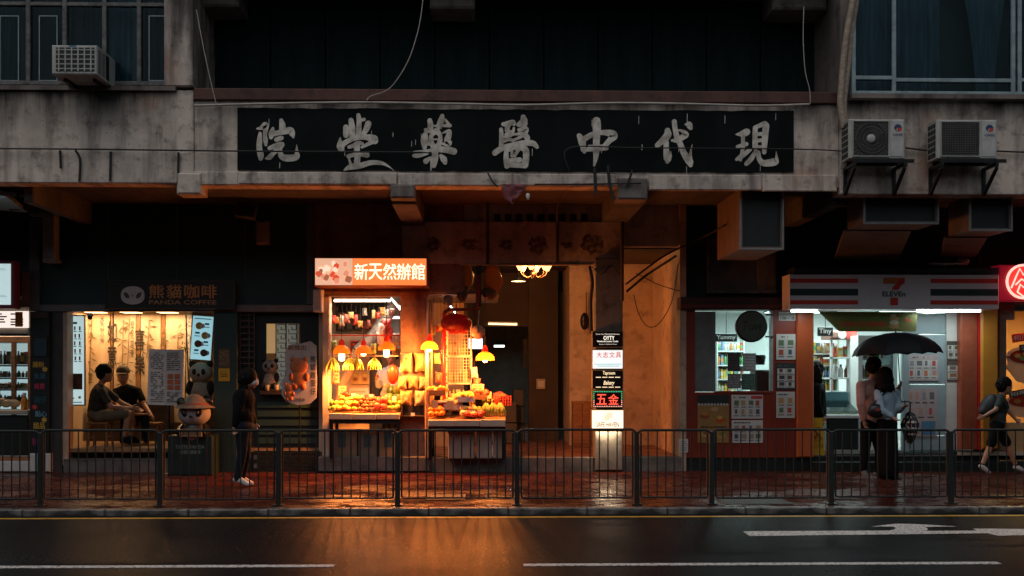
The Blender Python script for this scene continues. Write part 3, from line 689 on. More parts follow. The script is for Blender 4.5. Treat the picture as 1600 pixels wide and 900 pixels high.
# lattice window bay right of the pillar
bayY = YF+.02
MB().box(XF(372), XF(413), bayY+.1, bayY+.16, PZ, CEZ).build('dark_panel', BLACK, t)
MB().box(XF(467), px1, bayY+.1, bayY+.16, PZ, CEZ).build('dark_panel', BLACK, t)
MB().box(XF(413), XF(467), bayY+.1, bayY+.16, PZ, ZF(612)).build('dark_panel', BLACK, t)
MB().box(XF(413), XF(467), bayY+.1, bayY+.16, ZF(505), CEZ).build('dark_panel', BLACK, t)
MB().pbox(405, 610, 470, 617, bayY-.05, .3, 0, .01).build('serving_ledge', WOODD, t)
for i in range(5): MB().pbox(402, 628+i*14, 496, 637+i*14, bayY+.075, .02).build('slat', PANELD, t)
lat = MB(); LATM = mat('lattice_paint', (.2, .21, .2), .5)
def bar(xa, ya, xb, yb, Y, w=.012):
    q = R(min(xa, xb), min(ya, yb), max(xa, xb), max(ya, yb), Y); lat.box(q[0]-w/2, q[1]+w/2, Y, Y+.02, q[2]-w/2, q[3]+w/2)
gx, gy = 446, 508
for i in range(2):
    for j in range(7):
        X0, Y0 = 434+i*17, 507+j*14.5
        bar(X0, Y0, X0+12, Y0, YF+.2+.002*j); bar(X0+12, Y0, X0+12, Y0+8, YF+.222); bar(X0+5, Y0+8, X0+12, Y0+8, YF+.2); bar(X0+5, Y0+4, X0+5, Y0+8, YF+.224)
        bar(X0, Y0+8, X0, Y0+12, YF+.226)
for xx in (431, 447, 464): bar(xx, 506, xx, 608, YF+.23, .014)
lat.build('window_lattice', LATM, t)
lat = MB()
for j in range(12): bar(376, 492+j*9.5, 396, 492+j*9.5, YF+.03)
for xx in (375, 389, 397): bar(xx, 490, xx, 608, YF+.052, .014)
lat.build('side_lattice', mat('copper_lattice', (.14, .09, .07), .4), t)
MB().pbox(414, 506, 430, 552, 18.0, .02).build('lit_blind', glow(1, .6, .25, .35), t)
MB().pbox(431, 506, 466, 608, 18.4, .02).build('frosted_pane', glow(.55, .62, .55, .16), t)
# brick tiled base
q = R(396, 704, 498, 738, YF); MB().box(q[0], q[1], YF+.02, YF+.1, PZ-.01, q[3]).build('tile_base', mat('white_grout', (.22, .22, .2), .7), t)
TILEB = mat('dark_wall_tile', (.025, .03, .03), .25, col2=(.015, .02, .02))
nr, ncl = 5, 9; h = (q[3]-PZ)/nr; w = (q[1]-q[0])/ncl; tile_me = None
for j in range(nr):
    for i in range(ncl):
        a = q[0]+i*w+(w/2 if j % 2 else 0); e_ = min(a+w-.006, q[1])
        if e_-a > .03: MB().box(a, e_, YF+.006, YF+.021, PZ+j*h+.003, PZ+(j+1)*h-.003, 0, .004).build('tile', TILEB, t)
# back wall panels with calligraphy and painted bamboo
cw = 19.6
pans = [(126, 172), (173, 176), (178, 212), (213, 219), (220, 251), (252, 258), (259, 292)]
INKB = mat('brush_ink', (.025, .02, .015), .7)
for k, (a, c) in enumerate(pans):
    MB().pbox(a, 478, c, 660, cw-.012*(k % 2), .04).build('wall_panel', CAFW if k % 2 == 0 else WOODW, t)
MB().pbox(292, 478, 300, 660, cw-.05, .05).build('wall_panel', WHITE, t)
def vtext(s_, x0, x1_, y0, y1, Y, m_, par, weight=.02):
    n = len(s_); h = (y1-y0)/n
    for i, ch in enumerate(s_): ptext(ch, x0, y0+i*h+h*.06, x1_, y0+(i+1)*h-h*.06, Y, m_, par, weight=weight, name='calligraphy')
vtext('喜樂', 211, 226, 512, 588, cw-.016, INKB, t, .022)
vtext('如意', 168, 182, 500, 575, cw-.018, INKB, t, .02)
vtext('天天好心情', 156, 163, 494, 536, cw-.018, INKB, t, .004)
vtext('知足常樂', 204, 209, 500, 560, cw-.016, INKB, t, .004)
LEAFP = ink(.16, .12, .05)
for (x, y0, y1) in ((140, 500, 600), (190, 500, 610), (199, 498, 600), (230, 500, 560), (255, 510, 620), (275, 520, 600), (135, 520, 640)):
    st = MB(); p, p2 = P(x, y1, cw), P(x+4, y0, cw); yy = cw-.019
    st.quad((p.x-.008, yy, p.z), (p.x+.008, yy, p.z), (p2.x+.006, yy, p2.z), (p2.x-.006, yy, p2.z))
    for i in range(16):
        z = random.uniform(p.z, p2.z); x_ = p.x+(p2.x-p.x)*(z-p.z)/(p2.z-p.z); a = random.uniform(-1.2, .5)*random.choice([1, -1]); l = random.uniform(.07, .16); s2 = random.choice([1, -1])
        d = Vector((math.cos(a)*s2, math.sin(a)-.4)); d.normalize(); n2 = Vector((-d.y, d.x))*.012; y2 = yy-.0006*(i+1)
        st.quad((x_, y2, z), (x_+d.x*l*.5-n2.x, y2, z+d.y*l*.5-n2.y), (x_+d.x*l, y2, z+d.y*l), (x_+d.x*l*.5+n2.x, y2, z+d.y*l*.5+n2.y))
    st.build('painted_bamboo', LEAFP, t, kind='stuff')
for (x, y) in ((150, 19.25), (205, 19.25), (262, 19.25)):
    c = P(x, 480, y); ceiling_lamp(c.x, y, CEZ+.11, .3, .3, 13, (1, .58, .27), 'warm downlight over the coffee shop wall %s' % {150: 'behind the man in shorts', 205: 'behind the man in the cap', 262: 'nearest the bamboo plants'}[x])
# lit menu boards
q = R(105, 494, 131, 632, YF+.3); t2 = thing('lit_menu_board', 'tall bluish white lit drinks menu left of the seated men', 'menu board', (q[0], YF+.3, q[2]))
MB().box(q[0]-.02, q[1]+.01, YF+.31, YF+.36, q[2]-.02, q[3]+.02).build('frame', GREYP, t2)
pn = MB().box(q[0], q[1], YF+.3, YF+.309, q[2], q[3]).build('lit_panel', glow(.66, .88, .9, .62), t2)
def st_drinks(rect, disc, rd):
    rect(.2, .91, .6, .935, (.1, .3, .35))
    for k in range(5):
        for j in range(3):
            u, v = .12+j*.28+rd.uniform(0, .05), .5+k*.085; rect(u, v, u+.1, v+.045, rd.choice([(.6, .3, .15), (.2, .4, .5), (.5, .4, .2), (.25, .3, .2), (.6, .15, .2)])); rect(u-.02, v-.018, u+.16, v-.008, (.2, .35, .4))
    rect(.12, .17, .92, .35, (.1, .04, .02)); disc(.3, .26, .17, (.25, .07, .03)); disc(.7, .27, .2, (.18, .06, .03))
    disc(.25, .1, .12, (.6, .04, .05)); disc(.35, .07, .08, (.65, .3, .03)); disc(.75, .08, .09, (.7, .5, .1)); rect(.1, .02, .9, .03, (.3, .45, .5))
prints(pn, q[0], q[1], q[2], q[3], YF+.2995, st_drinks, 11)
c = P(315, 528, YF+.12); rot = Matrix.Translation(c) @ Matrix.Rotation(math.radians(4), 4, 'Y')
t2 = thing('hanging_menu_screen', 'small tilted light-blue menu with bowl pictures hanging above the bamboo', 'menu screen', c)
w, h = 15.5*YF/F, 34*YF/F
pn = MB(rot).box(-w, w, 0, .03, -h, h).build('lit_panel', glow(.4, .78, .88, .62), t2)
mb = MB(rot)
cols = [ink(.75, .45, .05), ink(.8, .8, .75), ink(.12, .05, .03), ink(.05, .22, .3)]
for i, v in enumerate((.55, .12, -.28, -.68)):
    sgn = -1 if i % 2 == 0 else 1
    for a, r_, mi_ in ((0, .058, 0 if i < 2 else 2), (.05, .04, 1)):
        mb.add([(sgn*.05+a+r_*math.cos(k*.524), -.0015-.001*mi_, v*h+r_*math.sin(k*.524)) for k in range(12)], [tuple(range(12))], mi_)
    mb.box(-sgn*.07-.035, -sgn*.07+.035, -.003, -.001, v*h+.02, v*h+.05, 3); mb.box(-sgn*.07-.045, -sgn*.07+.045, -.003, -.001, v*h-.02, v*h-.008, 3)
mb.box(-w*.85, w*.85, -.003, -.001, h*.86, h*.9, 3); mb.build('print', cols, t2)
MB().tube([c+Vector((-.1, 0, h)), c+Vector((-.1, 0, h+.35))], .004, 6).build('hanging_wire', BLKM, t2)
# bamboo plants by the pillar
LEAF = mat('bamboo_leaf', (.09, .12, .03), .5, col2=(.05, .07, .02), transl=(.12, .15, .03))
CULM = mat('bamboo_culm', (.2, .17, .05), .4)
for k, (x, lab) in enumerate(((288, 'bamboo plant beside the white wall strip'), (303, 'bamboo plant behind the hanging blue menu'), (322, 'bamboo plant against the dark pillar'))):
    bY = YF+.5+.1*k; b0 = P(x, 640, bY); t2 = thing('bamboo_plant', lab, 'plant', (b0.x, bY, FLZ))
    for s_ in range(3):
        dx = random.uniform(-.07, .07); cu = MB(); zt_ = ZF(492, bY)
        cu.tube([(b0.x+dx, bY, FLZ), (b0.x+dx*1.3, bY, (FLZ+zt_)/2), (b0.x+dx*2, bY+.02, zt_)], [.012, .01, .005], 6); cu.build('culm', CULM, t2)
    lf = MB()
    for i in range(110):
        z = random.uniform(FLZ+.5, ZF(490, bY)); a = random.uniform(0, 6.28); r_ = random.uniform(0, .09)
        o = Vector((b0.x+r_*math.cos(a), bY+r_*math.sin(a), z)); d = Vector((math.cos(a), math.sin(a)*.6, random.uniform(-.9, .3))).normalized(); l = random.uniform(.08, .16)
        sd_ = d.cross(Vector((0, 0, 1))).normalized()*.011
        lf.quad(o, o+d*l*.4-sd_, o+d*l, o+d*l*.4+sd_)
    lf.build('foliage', LEAF, t2)
# name sign
q = R(164, 438, 367, 483, YF-.16)
t2 = thing('shop_name_sign', 'dark coffee shop sign with white panda face and orange characters', 'sign', ((q[0]+q[1])/2, YF-.16, q[2]))
MB().box(q[0], q[1], YF-.16, YF-.04, q[2], q[3], 0, .01).build('board', mat('sign_brown_black', (.022, .02, .018), .45), t2)
f_ = MB(); tk = .02
f_.box(q[0], q[1], YF-.175, YF-.161, q[2], q[2]+tk); f_.box(q[0], q[1], YF-.175, YF-.161, q[3]-tk, q[3]); f_.box(q[0], q[0]+tk, YF-.174, YF-.161, q[2]+tk, q[3]-tk); f_.box(q[1]-tk, q[1], YF-.174, YF-.161, q[2]+tk, q[3]-tk); f_.build('border', mat('brown_trim2', (.06, .045, .035), .4), t2)
lx, lz = XZ(207.5, 461, YF-.17); mb = MB(); r_ = 18*YF/F
mb.prism([(lx+r_*math.cos(a)*(1 if math.sin(a) > 0 else 1.0), lz+r_*.8*(abs(math.sin(a))**.75)*(1 if math.sin(a) > 0 else -.95)-.008) for a in [i*math.pi/14 for i in range(28)]], YF-.176, YF-.165)
lg = mb.build('panda_face_emblem', ink(.8, .79, .76), t2)
mb = MB()
for s_ in (-1, 1):
    M_ = Matrix.Translation((lx+s_*.093, YF-.178, lz-.005)) @ Matrix.Rotation(s_*math.radians(38), 4, 'Y')
    mb.add([M_ @ Vector((.03*math.cos(a*.4488), 0, .058*math.sin(a*.4488))) for a in range(14)][::-1], [tuple(range(14))])
mb.add([(lx-.018, YF-.178, lz-.008), (lx+.018, YF-.178, lz-.008), (lx, YF-.178, lz-.028)][::-1], [(0, 1, 2)])
mb.build('eye_patches', BLACK, lg)
mb = MB()
for s_ in (-1, 1):
    M_ = Matrix.Translation((lx+s_*.093, YF-.1795, lz-.005)) @ Matrix.Rotation(s_*math.radians(38), 4, 'Y')
    mb.add([M_ @ Vector(v) for v in ((-.004, 0, -.05), (.004, 0, -.05), (.007, 0, 0), (.004, 0, .05), (-.004, 0, .05), (-.001, 0, 0))], [(0, 1, 2, 3, 4, 5)])
mb.build('bean_crease', ink(.45, .44, .42), lg)
SORA = mat('sign_orange', (.78, .36, .1), .45, col2=(.6, .26, .07), scale=20)
for i, ch in enumerate('熊貓咖啡'): ptext(ch, 233+i*27.5, 445, 256+i*27.5, 466, YF-.166, SORA, t2, weight=.025)
ptext('PANDA COFFEE', 233, 469, 338, 475.5, YF-.166, mat('sign_dull_orange', (.6, .32, .14), .45), t2, weight=.035)
# CCTV camera on the left jamb
c = P(141, 494, YF-.1); t2 = thing('security_camera', 'small white security camera under the coffee shop fascia', 'camera', c)
MB().lathe([(.001, 0), (.045, 0), (.045, .03), (.03, .05)], c+Vector((0, 0, .0)), 12).build('mount', WHITE, t2)
MB().ell(c+Vector((0, -.01, -.015)), (.038, .04, .045), 12, 8).build('dome', BLKM, t2)
# notice on the pillar
q = R(341, 545, 359, 596, YF-.07); t2 = thing('pillar_notice', 'yellow and brown notice card on the dark pillar', 'notice', (q[0], YF-.06, q[2]))
MB().box(q[0], q[1], YF-.062, YF-.051, q[2], q[3]).build('card', ink(.12, .08, .04), t2)
def st_not(rect, disc, rd):
    rect(.02, .01, .98, .4, (.6, .4, .02)); type_rows(rect, rd, .1, .9, .5, .95, 9, (.3, .24, .15)); type_rows(rect, rd, .2, .8, .12, .3, 3, (.1, .06, .02))
prints(t2, q[0], q[1], q[2], q[3], YF-.063, st_not, 5)
# ================================================================ fruit shop
WARM = (1, .5, .2)
fx0, fx1 = XF(497), XF(720)
FZ = ZF(714)                                            # floor of the fruit shop and passage, one step up
t = fruit = thing('fruit_shop', 'open fronted fruit shop with cream posts and brown pillar', 'shop', (fx0, YF, PZ))
BEIGE = mat('beige_shop_wall', (.5, .38, .25), .65, col2=(.38, .27, .17), scale=3)
BRWALL = stained('brown_pillar_plaster', (.36, .2, .13), (.06, .035, .025), (.13, .075, .05))
MB().box(fx0+.03, XF(668), YF+.05, 19.9, FZ-.05, FZ).build('floor', TILEF, t)
MB().box(fx0+.03, fx1+.6, YF+.2, 19.9, ZF(458), ZF(458)+.06).build('ceiling', mat('dim_ceiling', (.2, .17, .15), .7), t)
MB().box(fx0+.03, fx1, 19.9, 19.96, PZ, 3.4).build('back_wall', BEIGE, t)
MB().box(fx0+.005, fx0+.03, YF+.1, 19.9, PZ, 3.4).build('side_wall', BEIGE, t)
MB().pbox(503, 463, 514.5, 716, YF-.1, .25, 0, .012).build('door_post', CREAM, t)
MB().pbox(514.5, 520, 516.5, 620, YF-.07, .03).build('post_strip', CREAM, t)
MB().pbox(625, 455, 666, 714, YF-.02, .5, 0, .015).build('pillar', BRWALL, t)
MB().pbox(664, 545, 670, 716, YF-.28, .06, 0, .008).build('timber_post', mat('pale_timber', (.5, .33, .18), .55, col2=(.36, .22, .11), stretch=(1, 1, 7)), t)
MB().pbox(672.5, 470, 676, 700, YF-.1, .05, 0, .006).build('timber_post', WOODW, t)
MB().pbox(497, 714, 672, 737, YF-.22, 1.0, 0, .012).build('step', STONE, t)
MB().pbox(491, 300, 725, 456, YF-.01, .2).build('upper_wall', BRWALL, t)
MB().pbox(495, 456, 668, 463, YF-.03, .1).build('door_head', BRWALL, t)
MB().pbox(515, 515, 612, 520, 19.2, .35).build('storage_shelf', CREAM, t)
MB().pbox(515, 473, 600, 515, 19.3, .2).build('storage_recess', BLACK, t)
MB().pbox(513, 523, 625, 525, YF+.1, .02).build('hanging_rail', mat('red_pipe_paint', (.4, .04, .02), .4), t)
MB().pbox(513, 555, 622, 557.5, YF-.16, .02).build('banana_rail', CREAM, t)
mb = MB(); MB().pbox(514, 522, 577, 716, 18.55, .05).build('partition_panel', CREAM, t)
pts = [P(622, 462, 18.3), P(606, 490, 18.3), P(588, 520, 18.25), P(560, 550, 18.2)]
mb.tube(pts, .11, 12); mb.build('ventilation_duct', mat('foil_duct', (.42, .4, .38), .35, metal=.5, scale=20, bump=.5), t)
mb = MB(); mb.tube([P(560, 549, 18.2), P(548, 575, 18.2), P(535, 600, 18.15), P(527, 640, 18.15)], [.1, .09, .08, .07], 10); mb.build('sagging_sleeve', mat('crinkled_plastic', (.45, .32, .18), .35, scale=20, bump=.6), t)
MB().pbox(578, 556, 592, 640, 18.7, .5).build('fridge_edge', mat('dark_blue_metal', (.02, .04, .06), .3), t)
MB().pbox(592, 470, 624, 545, 19.5, .05).build('hung_sheet', WHITE, t)
# stock on the shelf, papers on the wall
def card(x0, y0, x1_, y1, Y, base, style, seed, name, lab, cat, group=None):
    q = R(x0, y0, x1_, y1, Y); k = thing(name, lab, cat, ((q[0]+q[1])/2, Y, q[2]), group)
    MB().box(q[0], q[1], Y, Y+.008, q[2], q[3]).build('sheet', base, k)
    if style: prints(k, q[0], q[1], q[2], q[3], Y, style, seed)
    return k
def st_text(c, n=6):
    return lambda rect, disc, rd: type_rows(rect, rd, .1, .9, .1, .9, n, c, .85)
def st_red(rect, disc, rd): rect(.1, .1, .9, .9, (.03, .02, .02)); rect(.2, .6, .45, .8, (.7, .06, .03)); rect(.55, .6, .8, .8, (.7, .06, .03)); rect(.2, .2, .8, .5, (.15, .05, .04))
def st_two(rect, disc, rd):
    for u in (.05, .55): rect(u, .05, u+.4, .95, (.5, .35, .1)); disc(u+.2, .4, .13, (.2, .08, .03)); disc(u+.22, .7, .1, (.55, .5, .2))
card(547, 532, 566, 553, 18.5, ink(.55, .05, .03), st_red, 1, 'wall_poster', 'red framed poster on the fruit shop back wall', 'poster')
card(548, 581, 577, 600, 18.5, ink(.6, .5, .3), st_two, 2, 'wall_poster', 'twin picture poster under the hanging bananas', 'poster')
card(545, 606, 576, 640, 18.51, PAPER, st_text((.4, .3, .2), 5), 3, 'wall_poster', 'pale paper price list low on the fruit shop back wall', 'poster')
rd = random.Random(5)
for i in range(7):
    c = P(520+i*13, 515, 19.05); hh = rd.uniform(.12, .34)
    MB().box(c.x-.055, c.x+.055, 19.03, 19.15, c.z+.003, c.z+hh, 0, .01).build('carton', ink(*rd.choice([(.3, .15, .08), (.12, .08, .06), (.4, .3, .2), (.3, .05, .03)])), None, 'small carton on the high shelf of the fruit shop', 'carton', 'cartons on the high shelf')
# strip lights
def tube_light(xa, ya, xb, yb, Y, s, power, col, lab, r_=.016, area=True):
    a, b_ = P(xa, ya, Y), P(xb, yb, Y); k = thing('tube_light', lab, 'strip light', (a+b_)/2)
    MB().tube([a, b_], r_, 8).build('tube', glow(col[0], col[1], col[2], s), k)
    d = (b_-a).normalized()
    mb = MB(); mb.tube([a+Vector((0, .01, .035)), b_+Vector((0, .01, .035))], .02, 6); mb.build('batten', WHITE, k)
    if area:
        o = lamp('AREA', (a+b_)/2+Vector((0, 0, -.03)), power, col, k, (b_-a).length, (0, 0, 0), .05)
    return k
tube_light(522, 470, 610, 470, YF+.25, 7, 16, (1, .8, .58), 'white tube light over the left fruit display')
tube_light(611, 466, 626, 484, YF+.5, 6, 2, (1, .93, .82), 'slanted tube light behind the brown pillar', .014)
tube_light(606, 497, 624, 496.5, 18.9, 5, 1, (1, .95, .88), 'short tube light at the back of the fruit shop', .014)
tube_light(697, 469, 712, 489, 18.2, 6, 4, (.95, .97, 1), 'slanted white tube above the red garland', .014)
# pendant lamps with red plastic shades
SHADE = mat('orange_plastic_shade', (.5, .1, .015), .35, col2=(.42, .07, .012), transl=(.8, .22, .025))
SHADER = mat('red_plastic_cap', (.5, .04, .02), .4, transl=(.6, .04, .01))
CORD = mat('black_cord', (.015, .013, .012), .6)
def pendant(px, py, Y, wpx, top_y, power, lab, bulb=True, tall=False):
    c = P(px, py, Y); r_ = wpx/2*Y/F; k = thing('pendant_lamp', lab, 'lamp', c, 'pendant lamps over the fruit')
    MB().lathe([(r_, 0), (r_*1.0, .012), (r_*.96, .05), (r_*.72, .1), (r_*.32, .13), (r_*.3, .135)], c, 20).build('shade', SHADE, k)
    MB().lathe([(r_*.34, .132), (r_*.3, .19), (r_*.12, .23), (.001, .24)], c, 12).build('shade_cap', SHADER, k)
    MB().tube([c+Vector((0, 0, .23)), Vector((c.x, Y, P(px, top_y, Y).z))], .006, 6).build('cord', CORD, k)
    h = .15 if tall else .07
    bl = MB()
    if tall: bl.lathe([(.001, .06), (.04, .05), (.045, .0), (.045, -.09), (.03, -.105), (.001, -.11)], c, 12)
    else: bl.ell(c+Vector((0, 0, .02)), (.045, .045, .055), 12, 8)
    bl.build('bulb', glow(1, .5, .16, 16), k)
    lamp('SPOT' if px < 640 else 'POINT', c+Vector((0, -.0, -.13 if tall else -.06 if px < 640 else -.1)), power*(16 if px < 640 else 11), (1, .27, .05), k, .05 if px < 640 else .09, (0, 0, 0), None, 177)
    return k
pendant(534, 553, YF-.35, 27, 470, 13, 'orange shaded lamp over the red apples, nearest the cream post', tall=True)
pendant(568, 553, YF-.15, 26, 470, 10, 'orange shaded lamp between the hanging banana bunches')
pendant(604, 547, YF-.35, 27, 468, 13, 'orange shaded lamp over the watermelons', tall=True)
pendant(671, 546, YF-.42, 27, 470, 15, 'orange shaded lamp beside the bags of dried snacks')
pendant(758, 563, YF-.38, 29, 430, 13, 'orange shaded lamp over the green bananas on the outer stall')
# display counters (sloping trays on a bench)
def counter(x0, x1_, ytop, ybot, yfront, Yf, depth, back_y, name, lab):
    q = R(x0, ytop, x1_, ybot, Yf); zb_ = P((x0+x1_)/2, back_y, Yf+depth).z
    k = thing(name, lab, 'display counter', ((q[0]+q[1])/2, Yf, FZ))
    mb = MB(); mb.hexa([(q[0], Yf+.02, q[3]-.05), (q[1], Yf+.02, q[3]-.05), (q[1], Yf+depth, zb_-.05), (q[0], Yf+depth, zb_-.05)],
                      [(q[0], Yf+.02, q[3]-.012), (q[1], Yf+.02, q[3]-.012), (q[1], Yf+depth, zb_-.012), (q[0], Yf+depth, zb_-.012)]); mb.build('sloping_tray', WOODW, k)
    n = 3
    for i in range(n):
        a, b_ = q[0]+(q[1]-q[0])*i/n, q[0]+(q[1]-q[0])*(i+1)/n
        MB().box(a+.004, b_-.004, Yf-.02, Yf+.015, q[2]+random.uniform(0, .012), q[3]+random.uniform(-.006, .006), 0, .006).build('front_board', mat('pale_board', (.62, .55, .45), .5, col2=(.45, .36, .27), scale=5, stretch=(1, 1, 3)), k)
    for sx in (q[0]+.03, q[1]-.03):
        for yy in (Yf+.06, Yf+depth-.06): MB().box(sx-.025, sx+.025, yy-.025, yy+.025, FZ, q[2]+.005+(.0 if yy < Yf+.2 else .02)).build('leg', BLKM, k)
    MB().box(q[0]+.06, q[1]-.06, Yf+.03, Yf+.06, q[2]-.06, q[2]+.02).build('apron', BLACK, k)
    def at(u, v, h=0): return Vector((q[0]+(q[1]-q[0])*u, Yf+.06+(depth-.1)*v, q[3]+(zb_-q[3])*v-.008+h))
    return k, at
_, at1 = counter(514, 625, 646, 656, 652, YF-.33, .75, 630, 'fruit_counter', 'sloping fruit counter under the three orange lamps')
_, at2 = counter(669, 790, 656, 667, 660, YF-.55, .85, 632, 'fruit_counter', 'sloping outer stall counter piled with fruit in front of the passage')
def shared(name, mb, mats):
    o = mb.build(name, mats); me = o.data; bpy.data.objects.remove(o); return me
APPLE = mat('red_apple_skin', (.5, .025, .012), .5, col2=(.55, .16, .03), scale=12, lo=.3, hi=.5)
MANGO = mat('yellow_mango_skin', (.75, .38, .04), .6, col2=(.7, .48, .08), scale=8)
LONG = mat('brown_fruit_skin', (.24, .09, .03), .55, col2=(.17, .06, .02), scale=20, bump=.3)
GUAV = mat('green_fruit_skin', (.3, .34, .05), .4, col2=(.2, .26, .03), scale=8)
ORNG = mat('orange_peel', (.8, .27, .02), .4, col2=(.72, .2, .015), scale=20, bump=.25, bscale=90)
PEACH = mat('pale_fruit_skin', (.78, .6, .32), .7, col2=(.72, .45, .2), scale=6)
DRAG = mat('magenta_fruit_skin', (.5, .03, .06), .4, col2=(.4, .1, .03), scale=14)
MEL = mat('melon_rind', (.2, .3, .04), .35, col2=(.02, .06, .012), scale=3, stretch=(5, 5, .6), lo=.45, hi=.55)
def sphere_me(name, r, m_, z=1.0, dim=True):
    prof = [(.001, -r*.86*z), (r*.35, -r*.93*z), (r*.75, -r*.68*z), (r, -.05*r*z), (r*.86, r*.55*z), (r*.5, r*.88*z), (r*.2, r*.86*z), (.001, r*.74*z)] if dim else [(.001, -r*z), (r*.5, -r*.87*z), (r*.87, -r*.5*z), (r, 0), (r*.87, r*.5*z), (r*.5, r*.87*z), (.001, r*z)]
    return shared(name, MB().lathe(prof, (0, 0, 0), 10), m_)
KIND = {'apple': sphere_me('apple', .042, APPLE), 'mango': shared('mango', MB().ell((0, 0, 0), (.062, .042, .04), 10, 7), MANGO),
        'longan': sphere_me('longan', .03, LONG, 1, False), 'guava': sphere_me('guava', .038, GUAV, 1.1), 'orange': sphere_me('orange', .042, ORNG, .96),
        'peach': sphere_me('peach', .045, PEACH, .95), 'dragon_fruit': shared('dragon_fruit', MB().ell((0, 0, 0), (.05, .045, .06), 10, 7, 0, None, .1), DRAG),
        'kiwi': shared('kiwi', MB().ell((0, 0, 0), (.036, .03, .03), 9, 6), LONG)}
def heap(kind, at, u0, u1, v0, v1, n, layers, lab, r=.04, cat='fruit'):
    k = 0; grp = lab
    for l in range(layers):
        for i in range(n):
            u = u0+(u1-u0)*(i+.5+.35*l*0)/n+random.uniform(-.2, .2)*(u1-u0)/n
            for rowv in range(max(1, layers-l)):
                v = v0+(v1-v0)*((rowv+.5+.5*l)/max(layers, 1))+random.uniform(-.04, .04)
                o = put(kind, KIND[kind], at(u, v, r+l*r*1.35), None, lab, cat, grp)
                o.rotation_euler = (random.uniform(-.6, .6), random.uniform(-.6, .6), random.uniform(0, 6)); s_ = random.uniform(.75, 1.2); o.scale = (s_*random.uniform(.9, 1.1), s_, s_*random.uniform(.88, 1.08))
heap('apple', at1, .1, .28, .5, 1, 5, 3, 'red apple heaped at the back under the first lamp')
heap('guava', at1, .0, .12, .0, .5, 3, 2, 'green fruit at the cream post end of the counter')
heap('mango', at1, .12, .38, .0, .7, 4, 3, 'yellow mango heaped at the front of the counter')
heap('peach', at1, .3, .42, .5, 1, 3, 2, 'pale round fruit behind the mangoes')
heap('longan', at1, .42, .68, .0, .75, 8, 4, 'brown round fruit heaped in the middle of the counter', .03)
heap('apple', at1, .44, .56, .8, 1, 3, 2, 'red apple behind the brown fruit')
heap('dragon_fruit', at1, .68, .8, .0, .5, 3, 2, 'magenta fruit between the brown fruit and the green ones', .05)
heap('kiwi', at1, .62, .8, .55, .9, 5, 2, 'kiwi in front of the watermelons', .03)
heap('guava', at1, .8, .99, .0, .55, 5, 2, 'green fruit below the watermelons')
for i, (u, v, h, lab) in enumerate(((.8, .8, .1, 'striped watermelon on top of the green fruit, front of the pair'), (.92, .75, .1, 'striped watermelon nearest the brown pillar'), (.86, 1.0, .2, 'striped watermelon perched behind the other two'))):
    p = at1(u, v, h); o = MB().ell(p, (.13, .1, .1), 16, 10).build('watermelon', MEL, None, lab, 'watermelon')
for i, (u, v) in enumerate(((.9, .25), (.3, .55), (.56, .45), (.75, .3))):
    p = at1(u, v, .14); k = thing('price_card', 'small white price card %s' % ('stuck among the green fruit below the watermelons', 'behind the mangoes', 'in the brown fruit', 'over the magenta fruit')[i], 'price card', p)
    MB().box(p.x-.035, p.x+.035, p.y, p.y+.003, p.z, p.z+.09).build('card', PAPER, k); MB().tube([p+Vector((0, .004, -.09)), p+Vector((0, .004, .02))], .003, 5).build('stick', WOODW, k)
BAN = mat('yellow_banana_skin', (.72, .5, .05), .45, col2=(.45, .42, .05), scale=9); BANG = mat('green_banana_skin', (.55, .5, .08), .45, col2=(.22, .28, .04), scale=7)
def bananas(p, n, L_, lab, m_, spread=1.0, grp=None, up=False):
    k = thing('banana_bunch', lab, 'bananas', p, grp)
    for i in range(n):
        a = (i/(n-1)-.5)*2*spread; yv = -.03+random.uniform(-.02, .02)
        sg = 1 if up else -1
        pts = [p+Vector((.012*a, 0, 0)), p+Vector((.05*a, yv, sg*L_*.3)), p+Vector((.085*a, yv*1.4, sg*L_*.65)), p+Vector((.1*a, yv, sg*L_))]
        MB().tube(pts, [.007, .017, .018, .006], 7).build('banana', m_, k)
    MB().tube([p+Vector((0, 0, -.02)), p+Vector((0, 0, .05))], .014, 6).build('stalk', LONG, k)
for i, (x, lab) in enumerate(((520, 'yellow banana bunch beside the first orange lamp'), (547, 'yellow banana bunch between the first two lamps'), (558, 'yellow banana bunch touching the middle lamp'), (585, 'yellow banana bunch between the middle lamp and the watermelon lamp'))):
    p = P(x, 559, YF-.18); bananas(p, 6, .19, lab, BAN, 1.0, 'banana bunches on the rail')
# outer stall
for (x, lab) in ((760, 'green banana bunch on the outer stall, nearest its middle'), (771, 'green banana bunch in the middle of three on the stall corner'), (782, 'green banana bunch at the passage corner of the stall')):
    bananas(at2((x-669)/121, .28, .2), 7, .2, lab, BANG, .9, 'green bananas on the outer stall')
heap('peach', at2, .18, .42, .25, .95, 5, 3, 'pale round fruit heaped in the middle of the outer stall')
heap('mango', at2, .4, .62, .45, 1, 4, 3, 'yellow mango at the back of the outer stall')
heap('orange', at2, .02, .2, .0, .35, 5, 2, 'orange at the timber post end of the outer stall')
heap('peach', at2, .42, .62, .0, .45, 5, 2, 'pale round fruit at the front of the outer stall')
heap('apple', at2, .46, .72, .0, .16, 7, 1, 'red apple along the front edge of the outer stall')
heap('guava', at2, .62, .85, .55, .95, 5, 2, 'green fruit behind the green bananas')
heap('mango', at2, .0, .2, .7, 1, 4, 2, 'yellow mango behind the grape box')
